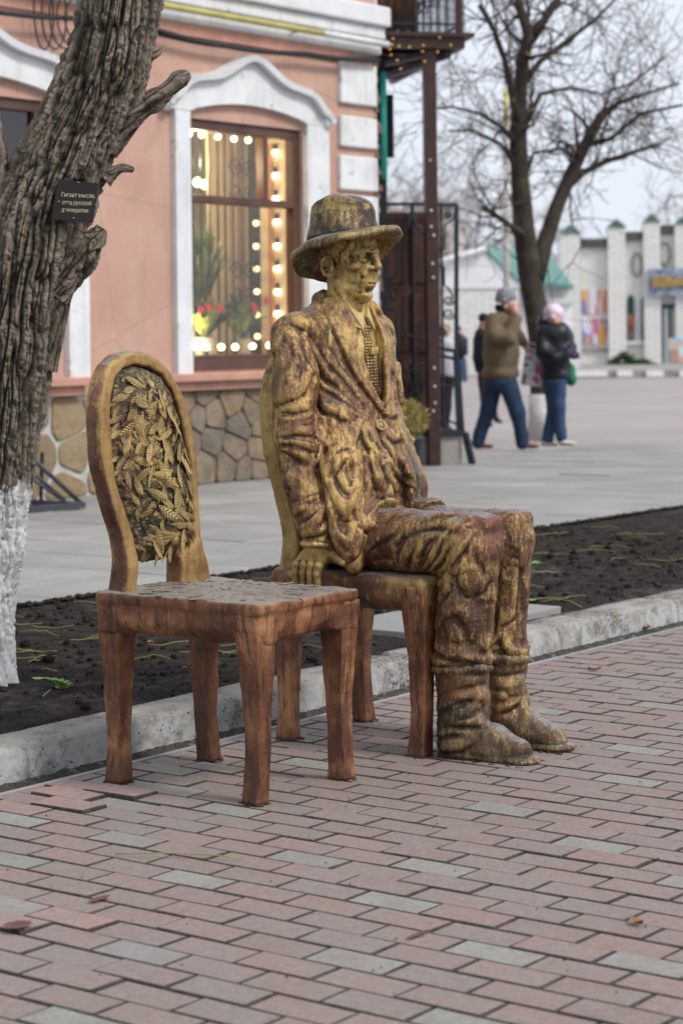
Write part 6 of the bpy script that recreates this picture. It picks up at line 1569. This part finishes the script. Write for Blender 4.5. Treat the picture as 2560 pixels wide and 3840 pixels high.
far_tree(1140, 800, 440, 90, .30, 4, 'pale bare tree directly behind the concrete pole'); far_tree(960, 800, 400, 110, .33, 5, 'tall pale bare tree behind the balcony post', 3, 10); far_tree(1300, 800, 520, 118, .3, 6, 'distant bare tree above the white brick wall left end'); far_tree(1545, 800, 400, 112, .3, 7, 'distant bare tree at the right edge above the brick shop')
# standing hillside of scrub behind everything
hs = MB(); n = 40
for i in range(n + 1):
    R_ = -30 + i * 1.6; D_ = 130; top = 9.5 + .8 * math.sin(i * .9) - 7.0 * min(1, max(0, (R_ - 7) / 6))
    p = FWD * D_ + RGT * R_; hs.v += [(p.x, p.y, -.2), (p.x + 8, p.y + 6, max(2.0, top))]
hs.f = [(2 * i, 2 * i + 2, 2 * i + 3, 2 * i + 1) for i in range(n)]; hs.sm = [True] * n
o = hs.build('hill', M['hill']); o['kind'] = 'structure'
# ------------------------------------------------------------------ far side of the square
def dp(px, py, D):
    p = at_depth(px, py, D); return p
def face_box(mb, x0, x1, y0, y1, D, thick, nudge=0.0):
    """upright block facing the square: picture rectangle at depth D, pushed back by thick"""
    a, b = at_depth(x0, (y0 + y1) / 2, D), at_depth(x1, (y0 + y1) / 2, D); zt, zb = at_depth((x0 + x1) / 2, y0, D).z, at_depth((x0 + x1) / 2, y1, D).z
    c_ = (a + b) / 2; hw = (b - a).to_2d().length / 2
    return mb.obox(Vector((c_.x, c_.y, (zt + zb) / 2)) + FWD * (thick / 2 + nudge), RGT * hw, FWD * (thick / 2), UP * ((zt - zb) / 2))
DB = 80.0
shop = thing('brick_shop', 'white brick shop front with stepped pilasters and a blue sign', 'building', at_depth(1430, 843, DB))
face_box(MB(), 1334, 1640, 562, 850, DB + .3, 6).build('wall', M['wbrick'], shop)
face_box(MB(), 1437, 1503, 545, 562, DB + .3, 1).build('parapet', M['wbrick'], shop); face_box(MB(), 1519, 1550, 530, 562, DB + .3, 1).build('parapet', M['wbrick'], shop)
for x0, x1, t in ((1286, 1333, 535), (1397, 1437, 521), (1479, 1517, 509), (1551, 1590, 514)):
    pi = face_box(MB(), x0, x1, t, 850, DB, .5).build('pilaster', M['wbrick'], shop)
    a, b = at_depth(x0 - 2, t, DB), at_depth(x1 + 2, t, DB); top = (a + b) / 2 + UP * .34 + FWD * .25
    MB().add([a - FWD * .05, b - FWD * .05, b + FWD * .55, a + FWD * .55, top], [(3, 2, 1, 0), (0, 1, 4), (1, 2, 4), (2, 3, 4), (3, 0, 4)]).build('pilaster_cap', M['capg'], pi)
for x0, x1, t in ((1332, 1399, 561), (1437, 1480, 545), (1518, 1551, 530)):
    face_box(MB(), x0, x1, t - 14, t + 2, DB + .1, .8).build('roof_cap', M['cap'], shop); face_box(MB(), x0, x1, t + 2, t + 9, DB + .22, .3).build('string_course', M['kerbg'], shop)
face_box(MB(), 1334, 1437, 800, 806, DB + .2, .3).build('ledge', M['kerbg'], shop)
for x0, x1 in ((1441, 1456), (1473, 1495)):
    xs = np.linspace(x0, x1, 9); D = DB + .2; P = [at_depth(x0, 781, D), at_depth(x1, 781, D)] + [at_depth((x0 + x1) / 2 + (x1 - x0) / 2 * math.cos(t), 692 - 15 * math.sin(t), D) for t in np.linspace(0, math.pi, 9)]
    n = len(P); w_ = MB().add(P + [p + FWD * .3 for p in P], [tuple(range(n))] + [(i, i + n, (i + 1) % n + n, (i + 1) % n) for i in range(n)]); wo2 = w_.build('window', M['dkgreen'], shop)
    face_box(MB(), x0 + 2, x1 - 2, 722, 778, DB + .15, .04).build('pane', M['showcase'], wo2)
face_box(MB(), 1437, 1500, 783, 790, DB + .1, .3).build('window_ledge', M['wbrick'], shop)
for cx_, cy_ in ((1462, 608), (1526, 583)):
    MB().tube([at_depth(cx_ + 11 * math.cos(t), cy_ + 26 * math.sin(t), DB + .28) for t in np.linspace(0, 6.283, 25)], .05, 5, False).build('medallion', M['kerbg'], shop)
face_box(MB(), 1519, 1524, 700, 845, DB + .2, .3).build('door_frame', M['dkgreen'], shop); face_box(MB(), 1536, 1542, 700, 845, DB + .2, .3).build('door_frame', M['dkgreen'], shop); face_box(MB(), 1519, 1600, 698, 707, DB + .2, .3).build('door_head', M['dkgreen'], shop); face_box(MB(), 1524, 1536, 707, 845, DB + .28, .05).build('door', M['white2'], shop)
face_box(MB(), 1512, 1516, 733, 752, DB + .25, .05).build('notice', M['thuja'], shop)
ps = thing('poster_panel', 'two rows of colourful poster strips on the white brick shop wall', 'poster', at_depth(1380, 790, DB + .2))
for r, (y0, y1) in enumerate(((665, 721), (731, 790))):
    cols = [(0, 17), (18, 34), (35, 52), (53, 71), (72, 87)]
    for i, (a, b) in enumerate(cols):
        mt = poster(f'poster_strip_print_{r}_{i}', [PC[(i * 3 + r * 2 + q) % len(PC)] for q in range(4)], 5 + i, 1.2 + .4 * r, i * 2.3 + r)
        face_box(MB(), 1336 + a + r * 2, 1336 + b + r * 2, y0, y1, DB + .22, .06).build('poster', mt, ps)
face_box(MB(), 1334, 1426, 662, 793, DB + .27, .03).build('backing', M['white2'], ps)
sgn = thing('shop_sign', 'blue patterned shop sign with gold lettering at the right edge', 'sign', at_depth(1530, 678, DB))
face_box(MB(), 1491, 1600, 617, 678, DB - .2, .35).build('board', M['board'], sgn)
lt = MB(); rs = random.Random(5)
for i in range(9):
    cx_ = 1506 + i * 9 + (5 if i > 4 else 0); hh = rs.choice((8, 11, 14)); lt.bar(at_depth(cx_, 648 - hh, DB - .26), at_depth(cx_ + 2, 648 + hh * .8, DB - .26), .30, .08, FWD); lt.bar(at_depth(cx_ - 3, 648, DB - .27), at_depth(cx_ + 6, 645 + rs.uniform(-6, 6), DB - .27), .28, .08, FWD)
lt.build('lettering', M['goldltr'], sgn)
ab = thing('advert_board', 'light blue advertising board standing by the shop door', 'sign', at_depth(1555, 845, DB - 3))
face_box(MB(), 1535, 1590, 776, 832, DB - 3, .08).build('panel', M['adbo'], ab); face_box(MB(), 1533, 1592, 832, 846, DB - 2.95, .06).build('stand', M['white2'], ab); face_box(MB(), 1539, 1558, 803, 828, DB - 3.06, .05).build('picture', M['sill'], ab)
for i, (px, py, w_, h_, s_) in enumerate(((1432, 828, 38, 34, 1), (1478, 836, 26, 16, 2))):
    c_ = at_depth(px, 846, DB - 5); t = thing('shrub', ['dark green spreading shrub at the foot of the brick shop', 'smaller low green shrub nearer the shop door'][i], 'shrub', c_, 'shrubs before the brick shop'); rs = random.Random(s_); mb = MB(); k_ = 2560 / 1568 * (DB - 5) / F_PX
    for q in range(900):
        a, u = rs.uniform(0, 6.283), rs.random() ** .5; x = math.cos(a) * u * w_ * k_; z = (math.sin(a) * .5 + .5) * h_ * k_ * (1 - .75 * abs(x) / (w_ * k_)) ; p = c_ + RGT * x + FWD * rs.uniform(-.6, .6) + UP * z
        d = Vector((rs.gauss(0, 1), rs.gauss(0, 1), rs.gauss(.4, 1))).normalized() * rs.uniform(.12, .24); e = d.orthogonal().normalized() * .06; mb.add([p - e, p + e, p + d], [(0, 1, 2)])
    mb.build('foliage', M['bush'], t)
# striped far kerb and verge
vg = MB(); a, b = at_depth(1000, 846, 66), at_depth(1700, 846, 66)
o = face_box(MB(), 1280, 1700, 850, 868, 63, 14).build('far_verge', M['kerbg']); o['kind'] = 'structure'
fk = struct(face_box(MB(), 1280, 1700, 851, 866, 62.9, .08).build('far_kerb', M['kerbg']))
for x0, x1 in ((1240, 1300), (1322, 1395), (1417, 1452), (1484, 1523), (1560, 1610)): face_box(MB(), x0, x1, 850.5, 865, 62.78, .10).build('painted_kerb_stone', M['kerbw'], fk)
# low building with a teal roof
DL = 68.0
lo = thing('teal_roof_building', 'low white brick building with a whitewashed gable and teal roof', 'building', at_depth(1150, 850, DL))
face_box(MB(), 930, 1192, 662, 862, DL, .4).build('gable_wall', M['wbrick'], lo); face_box(MB(), 1192, 1330, 655, 862, DL + .6, 9).build('side_wall', M['wbrick'], lo)
P = [at_depth(x, y, DL - .05) for x, y in ((930, 640), (1006, 602), (1115, 571), (1190, 640), (1192, 661), (930, 664))]; n = len(P)
fix_normals(MB().add(P + [p + FWD * .5 for p in P], [tuple(range(n)), tuple(reversed(range(n, 2 * n)))] + [(i, (i + 1) % n, (i + 1) % n + n, i + n) for i in range(n)]).build('gable', M['gable'], lo).data)
P = [at_depth(1112, 568, DL - .1), at_depth(1192, 642, DL - .1), at_depth(1316, 655, DL + .2), at_depth(1268, 590, DL + 5), at_depth(1180, 570, DL + 5)]; n = len(P)
fix_normals(MB().add(P + [p + UP * -.12 for p in P], [tuple(range(n)), tuple(reversed(range(n, 2 * n)))] + [(i, (i + 1) % n, (i + 1) % n + n, i + n) for i in range(n)]).build('roof', M['tealroof'], lo).data)
MB().tube([at_depth(930, 640, DL - .2), at_depth(1006, 601, DL - .2), at_depth(1115, 570, DL - .2)], .10, 5).build('verge_board', M['white2'], lo)
face_box(MB(), 1262, 1313, 697, 862, DL + .5, .1).build('shutter', M['gable'], lo); face_box(MB(), 1258, 1317, 684, 697, DL + .35, .3).build('lintel', M['white2'], lo)
tag(face_box(MB(), 952, 968, 446, 640, 100, 3).build('chimney_stack', M['hill']), 'distant grey chimney seen beside the balcony post', 'chimney')
# concrete pole
pl_ = thing('utility_pole', 'pale concrete utility pole with a yellow painted top', 'pole', at_depth(1163, 830, 40)); MB().tube([at_depth(1163, 830, 40), at_depth(1161, 290, 40)], [.065, .05], 10).build('shaft', M['pole'], pl_); MB().tube([at_depth(1161, 290, 40), at_depth(1161, 205, 40)], [.055, .05], 10).build('top', M['yellow'], pl_)
# sidewalk ends in a kerb; dark joint across
struct(MB().box(6, 20.1, 6.838, 6.845, .02, SW + .002).build('bed_edging', M['dirt']))
# ------------------------------------------------------------------ passers-by
def person(label, D, feet, scale=1.0):
    b = at_depth(*feet, D); return thing('person', label, 'person', b)
def px3(D):
    def f(x, y, o=0.0):
        p = at_depth(x, y, D + o); return np.array((p.dot(RGT), p.dot(FWD), p.z))
    return f
def rdz(V): return V[:, :1] * np.array(RGT) + V[:, 1:2] * np.array(FWD) + V[:, 2:] * np.array((0, 0, 1.))
def blob(name, D, parent, mat, balls=(), chains=(), h=.016, k=.03, rough=.006, cut=None):
    """balls: (x, y, o, rx, ry, rd) in picture px and metres of depth ; chains: [(x, y, o, r px) ...]"""
    f = px3(D); s_ = 2560 / 1568 * D / F_PX; lo, hi = np.full(3, 9e9), np.full(3, -9e9)
    B_ = [(f(x, y, o), np.array((rx * s_, rd, ry * s_))) for x, y, o, rx, ry, rd in balls]; C_ = [[(f(x, y, o), r * s_) for x, y, o, r in ch] for ch in chains]
    for c_, r in B_: lo, hi = np.minimum(lo, c_ - r), np.maximum(hi, c_ + r)
    for ch in C_:
        for c_, r in ch: lo, hi = np.minimum(lo, c_ - r), np.maximum(hi, c_ + r)
    c = Clay(lo - .05, hi + .05, h)
    for c_, r in B_: c.ball(c_, r, k)
    for ch in C_: c.chain([q[0] for q in ch], [q[1] for q in ch], k)
    if rough: c.rough(rough, 9, len(name), 2)
    if cut: cut(c, f, s_)
    return link(name, c.mesh(name, rdz), mat, parent)
Hc = lambda x, y: (1004.5 + .3828 * x, 643.1 + .3828 * y)
def hb(x, y, o, rx, ry, rd): return (*Hc(x, y), o, rx * .3828, ry * .3828, rd)
def hp(x, y, o, r): return (*Hc(x, y), o, r * .3828)
# man in the olive jacket, mid-stride, hand to his mouth
D = 22.25
t = person('man in an olive brown jacket and grey beanie walking with a hand at his mouth', D, (1160, 1029))
def shoe(t, D, x0, x1, y, mat, o=0.0):
    m = (x0 + x1) / 2; w_ = x1 - x0
    def cut(c, f, s_): c.d = np.maximum(c.d, (f(*Hc(m, y + 17))[2]) - c.ax[2][None, None, :])
    blob('shoe', D, t, mat, [hb(x0 + w_ * .3, y - 2, o, w_ * .3, 20, .055), hb(x0 + w_ * .68, y + 4, o, w_ * .32, 14, .055)], h=.008, k=.02, rough=0, cut=cut)
blob('trousers', D, t, M['jeans'], [hb(370, 610, 0, 95, 50, .17)], [[hp(335, 620, .06, 62), hp(305, 770, .08, 48), hp(252, 930, .08, 38), hp(243, 975, .08, 40)], [hp(420, 620, -.06, 62), hp(478, 790, -.08, 48), hp(503, 930, -.08, 38), hp(508, 978, -.08, 40)]], k=.03)
shoe(t, D, 208, 338, 995, M['redshoe'], .08); shoe(t, D, 472, 612, 993, M['redshoe'], -.08)
blob('jacket', D, t, M['olive'], [hb(380, 430, 0, 112, 200, .19), hb(385, 280, 0, 108, 95, .20), hb(375, 560, 0, 112, 55, .19)], [[hp(330, 235, -.10, 45), hp(345, 330, -.24, 46), hp(425, 350, -.27, 44), hp(470, 235, -.20, 36)], [hp(440, 250, .2, 40), hp(485, 340, .24, 36), hp(520, 380, .2, 28)]], k=.04, rough=.010)
blob('collar', D, t, M['blackc'], [], [[hp(365, 165, -.02, 24), hp(400, 195, -.04, 22), hp(432, 215, -.02, 16)]], h=.009, k=.02, rough=0)
bd = blob('head', D, t, M['skinp'], [hb(425, 145, 0, 44, 62, .105), hb(462, 150, -.01, 11, 14, .03), hb(405, 160, -.10, 9, 16, .02), hb(440, 185, 0, 22, 22, .06)], [[hp(405, 190, .02, 34), hp(400, 225, .03, 34)]], h=.007, k=.012, rough=0)
blob('beanie', D, t, M['greyhat'], [hb(408, 100, 0, 60, 62, .125)], [[hp(355, 118, 0, 12), hp(400, 125, -.11, 12), hp(460, 108, -.02, 12)]], h=.008, k=.02, rough=.004, cut=lambda c, f, s_: setattr(c, 'd', np.maximum(c.d, f(*Hc(400, 134))[2] - c.ax[2][None, None, :])))
blob('hand', D, t, M['skinp'], [hb(462, 185, -.14, 22, 26, .035)], [[hp(470, 180, -.15, 8), hp(474, 160, -.14, 7), hp(466, 148, -.12, 6)], [hp(462, 178, -.16, 8), hp(466, 156, -.15, 7), hp(458, 144, -.13, 6)], [hp(454, 178, -.16, 8), hp(456, 158, -.15, 7), hp(450, 148, -.13, 6)], [hp(478, 186, -.13, 8), hp(482, 170, -.12, 6), hp(478, 158, -.11, 5)], [hp(448, 186, -.14, 8), hp(440, 172, -.13, 7), hp(440, 162, -.12, 6)]], h=.006, k=.008, rough=0)
blob('hand', D, t, M['skinp'], [hb(530, 395, .2, 20, 24, .035)], [[hp(525 + i * 7, 402, .18, 7), hp(528 + i * 7, 416, .17, 6), hp(524 + i * 6, 424, .19, 6)] for i in range(4)] + [[hp(520, 392, .17, 8), hp(512, 408, .16, 6)]], h=.006, k=.008, rough=0)
# bag with flower print
bg = thing('shopping_bag', 'flower printed white carrier bag in the hand of the man in olive', 'bag', at_depth(*Hc(565, 640), D + .1))
f = px3(D); c_ = [Vector(at_depth(*Hc(x, y), D + .17)) for x, y in ((530, 400), (628, 398), (622, 640), (500, 630))]
vs = []
for o_ in (-.05, .05): vs += [p + FWD * o_ * (1 if i > 1 else .5) for i, p in enumerate(c_)]
fix_normals(MB().add(vs, [(0, 1, 2, 3), (7, 6, 5, 4), (0, 3, 7, 4), (1, 5, 6, 2), (2, 6, 7, 3)]).build('sack', M['printbag'], bg).data); MB().tube([at_depth(*Hc(545, 402), D + .17), at_depth(*Hc(548, 378), D + .18), at_depth(*Hc(580, 380), D + .18), at_depth(*Hc(585, 400), D + .17)], .008, 6).build('handle', M['white2'], bg)
# woman in pink hat
t = person('woman in a pink knitted hat, black jacket and blue jeans facing the street', D, (1280, 1026))
blob('trousers', D, t, M['jeans_light'], [hb(700, 600, 0, 75, 45, .15)], [[hp(680, 615, .05, 50), hp(695, 760, .07, 40), hp(668, 900, .06, 33), hp(660, 955, .06, 35)], [hp(725, 615, -.05, 50), hp(730, 760, -.06, 38), hp(738, 900, -.06, 32), hp(745, 945, -.06, 34)]], k=.03)
shoe(t, D, 618, 728, 983, M['paleshoe'], .06); shoe(t, D, 722, 832, 976, M['paleshoe'], -.06)
blob('jacket', D, t, M['blackc'], [hb(705, 430, 0, 95, 180, .17), hb(705, 320, 0, 100, 80, .18), hb(705, 570, 0, 92, 45, .17)], [[hp(635, 310, -.06, 42), hp(632, 430, -.14, 40), hp(700, 462, -.22, 34), hp(775, 445, -.22, 28)], [hp(775, 320, .1, 38), hp(800, 400, -.05, 32), hp(790, 435, -.15, 28)]], k=.04, rough=.012)
blob('hood', D, t, M['blackc'], [hb(628, 255, .06, 32, 50, .10)], [[hp(640, 280, 0, 28), hp(690, 300, -.05, 26), hp(745, 285, -.02, 22)]], h=.010, k=.03)
blob('head', D, t, M['skinp'], [hb(702, 240, -.02, 42, 55, .10), hb(706, 250, -.115, 9, 11, .03), hb(704, 278, -.06, 22, 18, .06)], [[hp(700, 270, 0, 28), hp(700, 305, 0, 28)]], h=.007, k=.012, rough=0)
blob('knitted_hat', D, t, M['pinkhat'], [hb(694, 195, 0, 60, 56, .13)], [[hp(638, 232, 0, 14), hp(690, 222, -.11, 14), hp(748, 225, 0, 14)]], h=.008, k=.02, rough=.005, cut=lambda c, f, s_: setattr(c, 'd', np.maximum(c.d, f(*Hc(690, 246))[2] - c.ax[2][None, None, :])))
for q, (x, y) in enumerate(((790, 435), (815, 448))): blob('glove', D, t, M['glove'], [hb(x, y, -.24, 26, 28, .04)], [[hp(x + 12, y - 14 + i * 9, -.25, 8), hp(x + 28, y - 8 + i * 8, -.25, 7), hp(x + 30, y + i * 6, -.27, 6)] for i in range(4)] + [[hp(x, y - 18, -.25, 9), hp(x + 14, y - 26, -.26, 7)]], h=.007, k=.01, rough=0)
blob('handbag', D - .0, thing('handbag', 'green bag hanging at the side of the woman in the pink hat', 'bag', at_depth(*Hc(800, 630), D)), M['greenbag'], [hb(798, 565, .05, 30, 68, .05), hb(800, 595, .05, 32, 38, .06)], [[hp(795, 510, .03, 8), hp(790, 480, .0, 6)]], h=.010, k=.03, rough=.004)
# woman half hidden behind the man
D = 26.5
t = person('long-haired woman in dark clothes half hidden behind the man in olive', D, (1135, 970))
blob('coat', D, t, M['blackt'], [hb(268, 420, 0, 48, 120, .16), hb(262, 345, 0, 42, 60, .16)], [[hp(238, 360, 0, 26), hp(232, 460, 0, 22), hp(245, 540, -.05, 20)]], h=.014); blob('skirt', D, t, M['skirt'], [hb(285, 590, 0, 45, 80, .15)], [[hp(275, 640, 0, 28), hp(280, 740, 0, 24)]], h=.014)
blob('boot', D, t, M['shoeb'], [], [[hp(280, 720, 0, 24), hp(290, 840, 0, 18), hp(320, 870, 0, 12)]], h=.012); blob('boot', D, t, M['shoeb'], [], [[hp(300, 720, .1, 24), hp(340, 800, .1, 18), hp(352, 838, .1, 16), hp(380, 852, .1, 10)]], h=.012)
blob('head', D, t, M['skinp'], [hb(282, 262, 0, 26, 36, .09)], h=.010, rough=0); blob('hair', D, t, M['hairb'], [hb(268, 300, 0, 24, 60, .09), hb(262, 360, .0, 18, 60, .07)], h=.010); blob('hat', D, t, M['blackt'], [hb(275, 226, 0, 32, 30, .11)], h=.010, rough=0)
# person in white behind the fence
D = 26.0
t = person('fair-haired person in a white jacket behind the iron fence', D, (1018, 990))
blob('jacket', D, t, M['whitec'], [hb(55, 470, 0, 56, 130, .16), hb(55, 400, 0, 54, 60, .16)], [[hp(10, 400, 0, 26), hp(4, 500, 0, 24)], [hp(95, 400, .05, 22), hp(100, 520, 0, 20)]], h=.014)
blob('trousers', D, t, M['blackt'], [hb(50, 600, 0, 50, 40, .14)], [[hp(35, 620, 0, 36), hp(38, 760, 0, 28), hp(35, 890, 0, 20)], [hp(60, 620, .05, 36), hp(55, 760, .1, 26), hp(50, 880, .1, 20)]], h=.014)
blob('head', D, t, M['skinp'], [hb(42, 310, 0, 30, 42, .095), hb(36, 315, -.1, 6, 8, .02)], [[hp(45, 340, 0, 20), hp(48, 370, 0, 22)]], h=.010, rough=0); blob('hair', D, t, M['hairf'], [hb(45, 292, .03, 34, 32, .10)], h=.010, rough=.004)
for x, o_ in ((30, 0), (52, .1)): blob('shoe', D, t, M['shoeb'], [hb(x, 898, o_, 22, 12, .09)], h=.010, rough=0)
# person in black further off
D = 60.0
t = person('distant person in a black jacket and blue jeans beyond the fence', D, (1062, 874))
blob('jacket', D, t, M['blackc'], [hb(140, 400, 0, 34, 82, .19)], [[hp(112, 350, 0, 14), hp(110, 440, 0, 12)], [hp(168, 350, 0, 14), hp(172, 440, 0, 12)]], h=.03)
blob('trousers', D, t, M['jeans_light'], [], [[hp(135, 480, 0, 17), hp(150, 540, 0, 14), hp(155, 600, 0, 12)], [hp(155, 480, .1, 17), hp(165, 540, .1, 13), hp(168, 598, .1, 12)]], h=.03)
blob('head', D, t, M['skinp'], [hb(130, 305, 0, 15, 20, .11)], h=.02, rough=0); blob('cap', D, t, M['blackt'], [hb(130, 290, 0, 17, 13, .12)], h=.02, rough=0)

# ------------------------------------------------------------------ small things on the ground
rs = random.Random(17)
def stalk(x, y, L, a, i):
    P = []; bend = rs.uniform(-.8, .8)
    for q in np.linspace(0, 1, 7):
        aa = a + bend * (q - .5); xx, yy = x + math.cos(aa) * L * (q - .5), y + math.sin(aa) * L * (q - .5)
        P.append((xx, yy, on_soil(xx, min(max(yy, 4.67), 6.75)) + .006 + .012 * math.sin(q * 3.1) * rs.random()))
    return tag(MB().tube(P, [.0022, .0021, .002, .002, .0018, .0016, .0013], 5).build('leaf_stalk', M['stalk']), 'thin yellow-green leaf stalk lying on the dark soil bed', 'stalk', 'fallen leaf stalks on the soil')
for i in range(80):
    if i < 46: x, y = rs.uniform(5.2, 8.2), rs.uniform(4.75, 6.6)
    else: x, y = rs.uniform(8.0, 11.5), rs.uniform(4.9, 6.6)
    stalk(x, y, rs.uniform(.12, .34), rs.gauss(-.9, .5), i)
def leaf_obj(name, p, s_, a, mat, label, cat, group, curl=.3):
    vs, fs = [], []; n = 6
    for j in range(n + 1):
        t_ = j / n; w_ = s_ * .3 * math.sin(math.pi * (.06 + .9 * t_)) ; cx_, cy_ = (t_ - .5) * s_, 0
        for k_ in (-1, 0, 1): x, y = cx_, k_ * w_; vs.append((p[0] + x * math.cos(a) - y * math.sin(a), p[1] + x * math.sin(a) + y * math.cos(a), p[2] + .004 + curl * s_ * (abs(k_) * .3 + (t_ - .5) ** 2)))
    fs = [(3 * j + q, 3 * j + q + 1, 3 * j + q + 4, 3 * j + q + 3) for j in range(n) for q in (0, 1)]
    o = MB().add(vs, fs, True).build(name, mat)
    return tag(o, label, cat, group) if label else o
def zat(p): return on_soil(p.x, p.y)
for i, (px, py, s_, lab) in enumerate(((1462, 2128 * 1, .045, 'curled dry brown leaf on the bricks at lower right'), (1365, 1543, .05, 'curled dry leaf on the bricks right of the boots'), (1352, 1468, .045, 'orange-brown leaf in the gutter right of the boots'), (1485, 1448, .06, 'twisted dry leaf in the gutter at far right'))):
    p = on_z(px, py, 0); leaf_obj('dry_leaf', (p.x, p.y, .002), s_, rs.uniform(0, 3), M['dryleaf'], lab, 'leaf', None, .5)
for i in range(14):
    x, y = rs.uniform(5.2, 9.5), rs.uniform(4.75, 6.5); leaf_obj('dry_leaf', (x, y, on_soil(x, y)), rs.uniform(.025, .05), rs.uniform(0, 6), M['dryleaf'], 'small crumpled dry leaf on the dark soil bed', 'leaf', 'dry leaves on the soil', .5)
# green ash-like leaf near the tree, others behind the statue
gl_ = on_z(118, 1588, .115); t = thing('green_leaf', 'fresh green compound leaf on the soil near the tree foot', 'leaf', gl_)
for i in range(9):
    a = -.9 + i * .42; L_ = .055; leaf_obj('leaflet', (gl_.x + math.cos(a - .6) * .045, gl_.y + math.sin(a - .6) * .045, on_soil(gl_.x, gl_.y) + .012 + .003 * i), L_, a - .6, M['leafg'], None, None, None, .25).parent = t
    t.children[-1].matrix_parent_inverse = Matrix.Translation(-t.location)
MB().tube([(gl_.x, gl_.y, zat(gl_) + .01), (gl_.x - .06, gl_.y - .03, zat(gl_) + .006), (gl_.x - .09, gl_.y - .05, zat(gl_) + .004)], .002, 5).build('stem', M['stalk'], t)
for i, (px, py, s_, lab) in enumerate(((1232, 1298, .10, 'bright green leaf on the soil right of the statue knees'), (1222, 1382, .08, 'pale green leaf at the bed corner right of the statue'))):
    p = on_z(px, py, .115); leaf_obj('green_leaf', (p.x, p.y, on_soil(p.x, min(p.y, 6.7))), s_, .6 + i, M['leafg'], lab, 'leaf', None, .4)
# dark red stains, holes and a grass blade on the paving
for i, (px, py, a, b, lab) in enumerate(((40, 2136, .035, .028, 'dark red stain on a brick at the left edge'), (228, 2066, .032, .012, 'narrow dark red stain on the bricks at left'), (960, 2265 - 118, .04, .008, 'faint dark streak on the bricks below the boots'))):
    p = on_z(px, py, .004); n = 20; jit = [1 + .25 * math.sin(3 * q + i) * rs.random() for q in range(n)]
    z_ = .0062 if i < 2 else .0052
    tag(MB().add([(p.x + a * jit[q] * math.cos(q * 2 * math.pi / n), p.y + b * jit[q] * math.sin(q * 2 * math.pi / n), z_ + (.009 if i == 0 else 0)) for q in range(n)], [tuple(range(n))]).build('stain', M['stain']), lab, 'stain')
A_, B_ = on_z(265, 1962, .008), on_z(555, 1972, .008); tag(MB().tube([A_.lerp(B_, q) + Vector((.012 * math.sin(q * 3), 0, .004 * math.sin(q * 3.1))) for q in np.linspace(0, 1, 9)], .0016, 5).build('grass_blade', M['stalk']), 'long thin grass blade lying across the bricks', 'grass blade')
for i in range(40):
    x, y = rs.uniform(3.2, 8), rs.uniform(2.2, 4.3)
    if to_px((x, y, 0))[0] < -20 or to_px((x, y, 0))[0] > 1600: continue
gt_ = MB()
for i in range(420):
    x, y = rs.uniform(2.9, 9), rs.uniform(1.6, 4.36); s_ = rs.uniform(.0012, .0032); gt_.sphere((x, y, .003), s_, 5, 3, (1, rs.uniform(.5, 1.4), .5))
tag(gt_.build('grit', M['soil']), 'fine dark grit scattered over the brick paving', 'grit', kind='stuff')
# dark crumbs packed round the feet of the sculpture
dt = MB(); feet = [(4.534, 4.22), (4.926, 4.212), (4.534, 3.715), (4.926, 3.712), (5.326, 4.22), (5.718, 4.212), (5.326, 3.715), (5.718, 3.712)]
for fx, fy in feet:
    for i in range(26):
        a = rs.uniform(0, 6.283); r_ = rs.uniform(.030, .044); dt.sphere((fx + r_ * math.cos(a), fy + r_ * math.sin(a), .001), rs.uniform(.003, .007), 5, 3, (1.3, 1.3, .5))
for i in range(110):
    q = rs.random(); a_ = rs.choice((-.12, .122)); dt.sphere((SX + a_ + rs.choice((-1, 1)) * (.062 + rs.gauss(0, .006)), SY - (.30 + .30 * q), .001), rs.uniform(.003, .008), 5, 3, (1.2, 1.2, .5))
tag(dt.build('foot_crumbs', M['dirt']), 'dark crumbs packed round the feet of chairs and statue', 'dirt', kind='stuff')
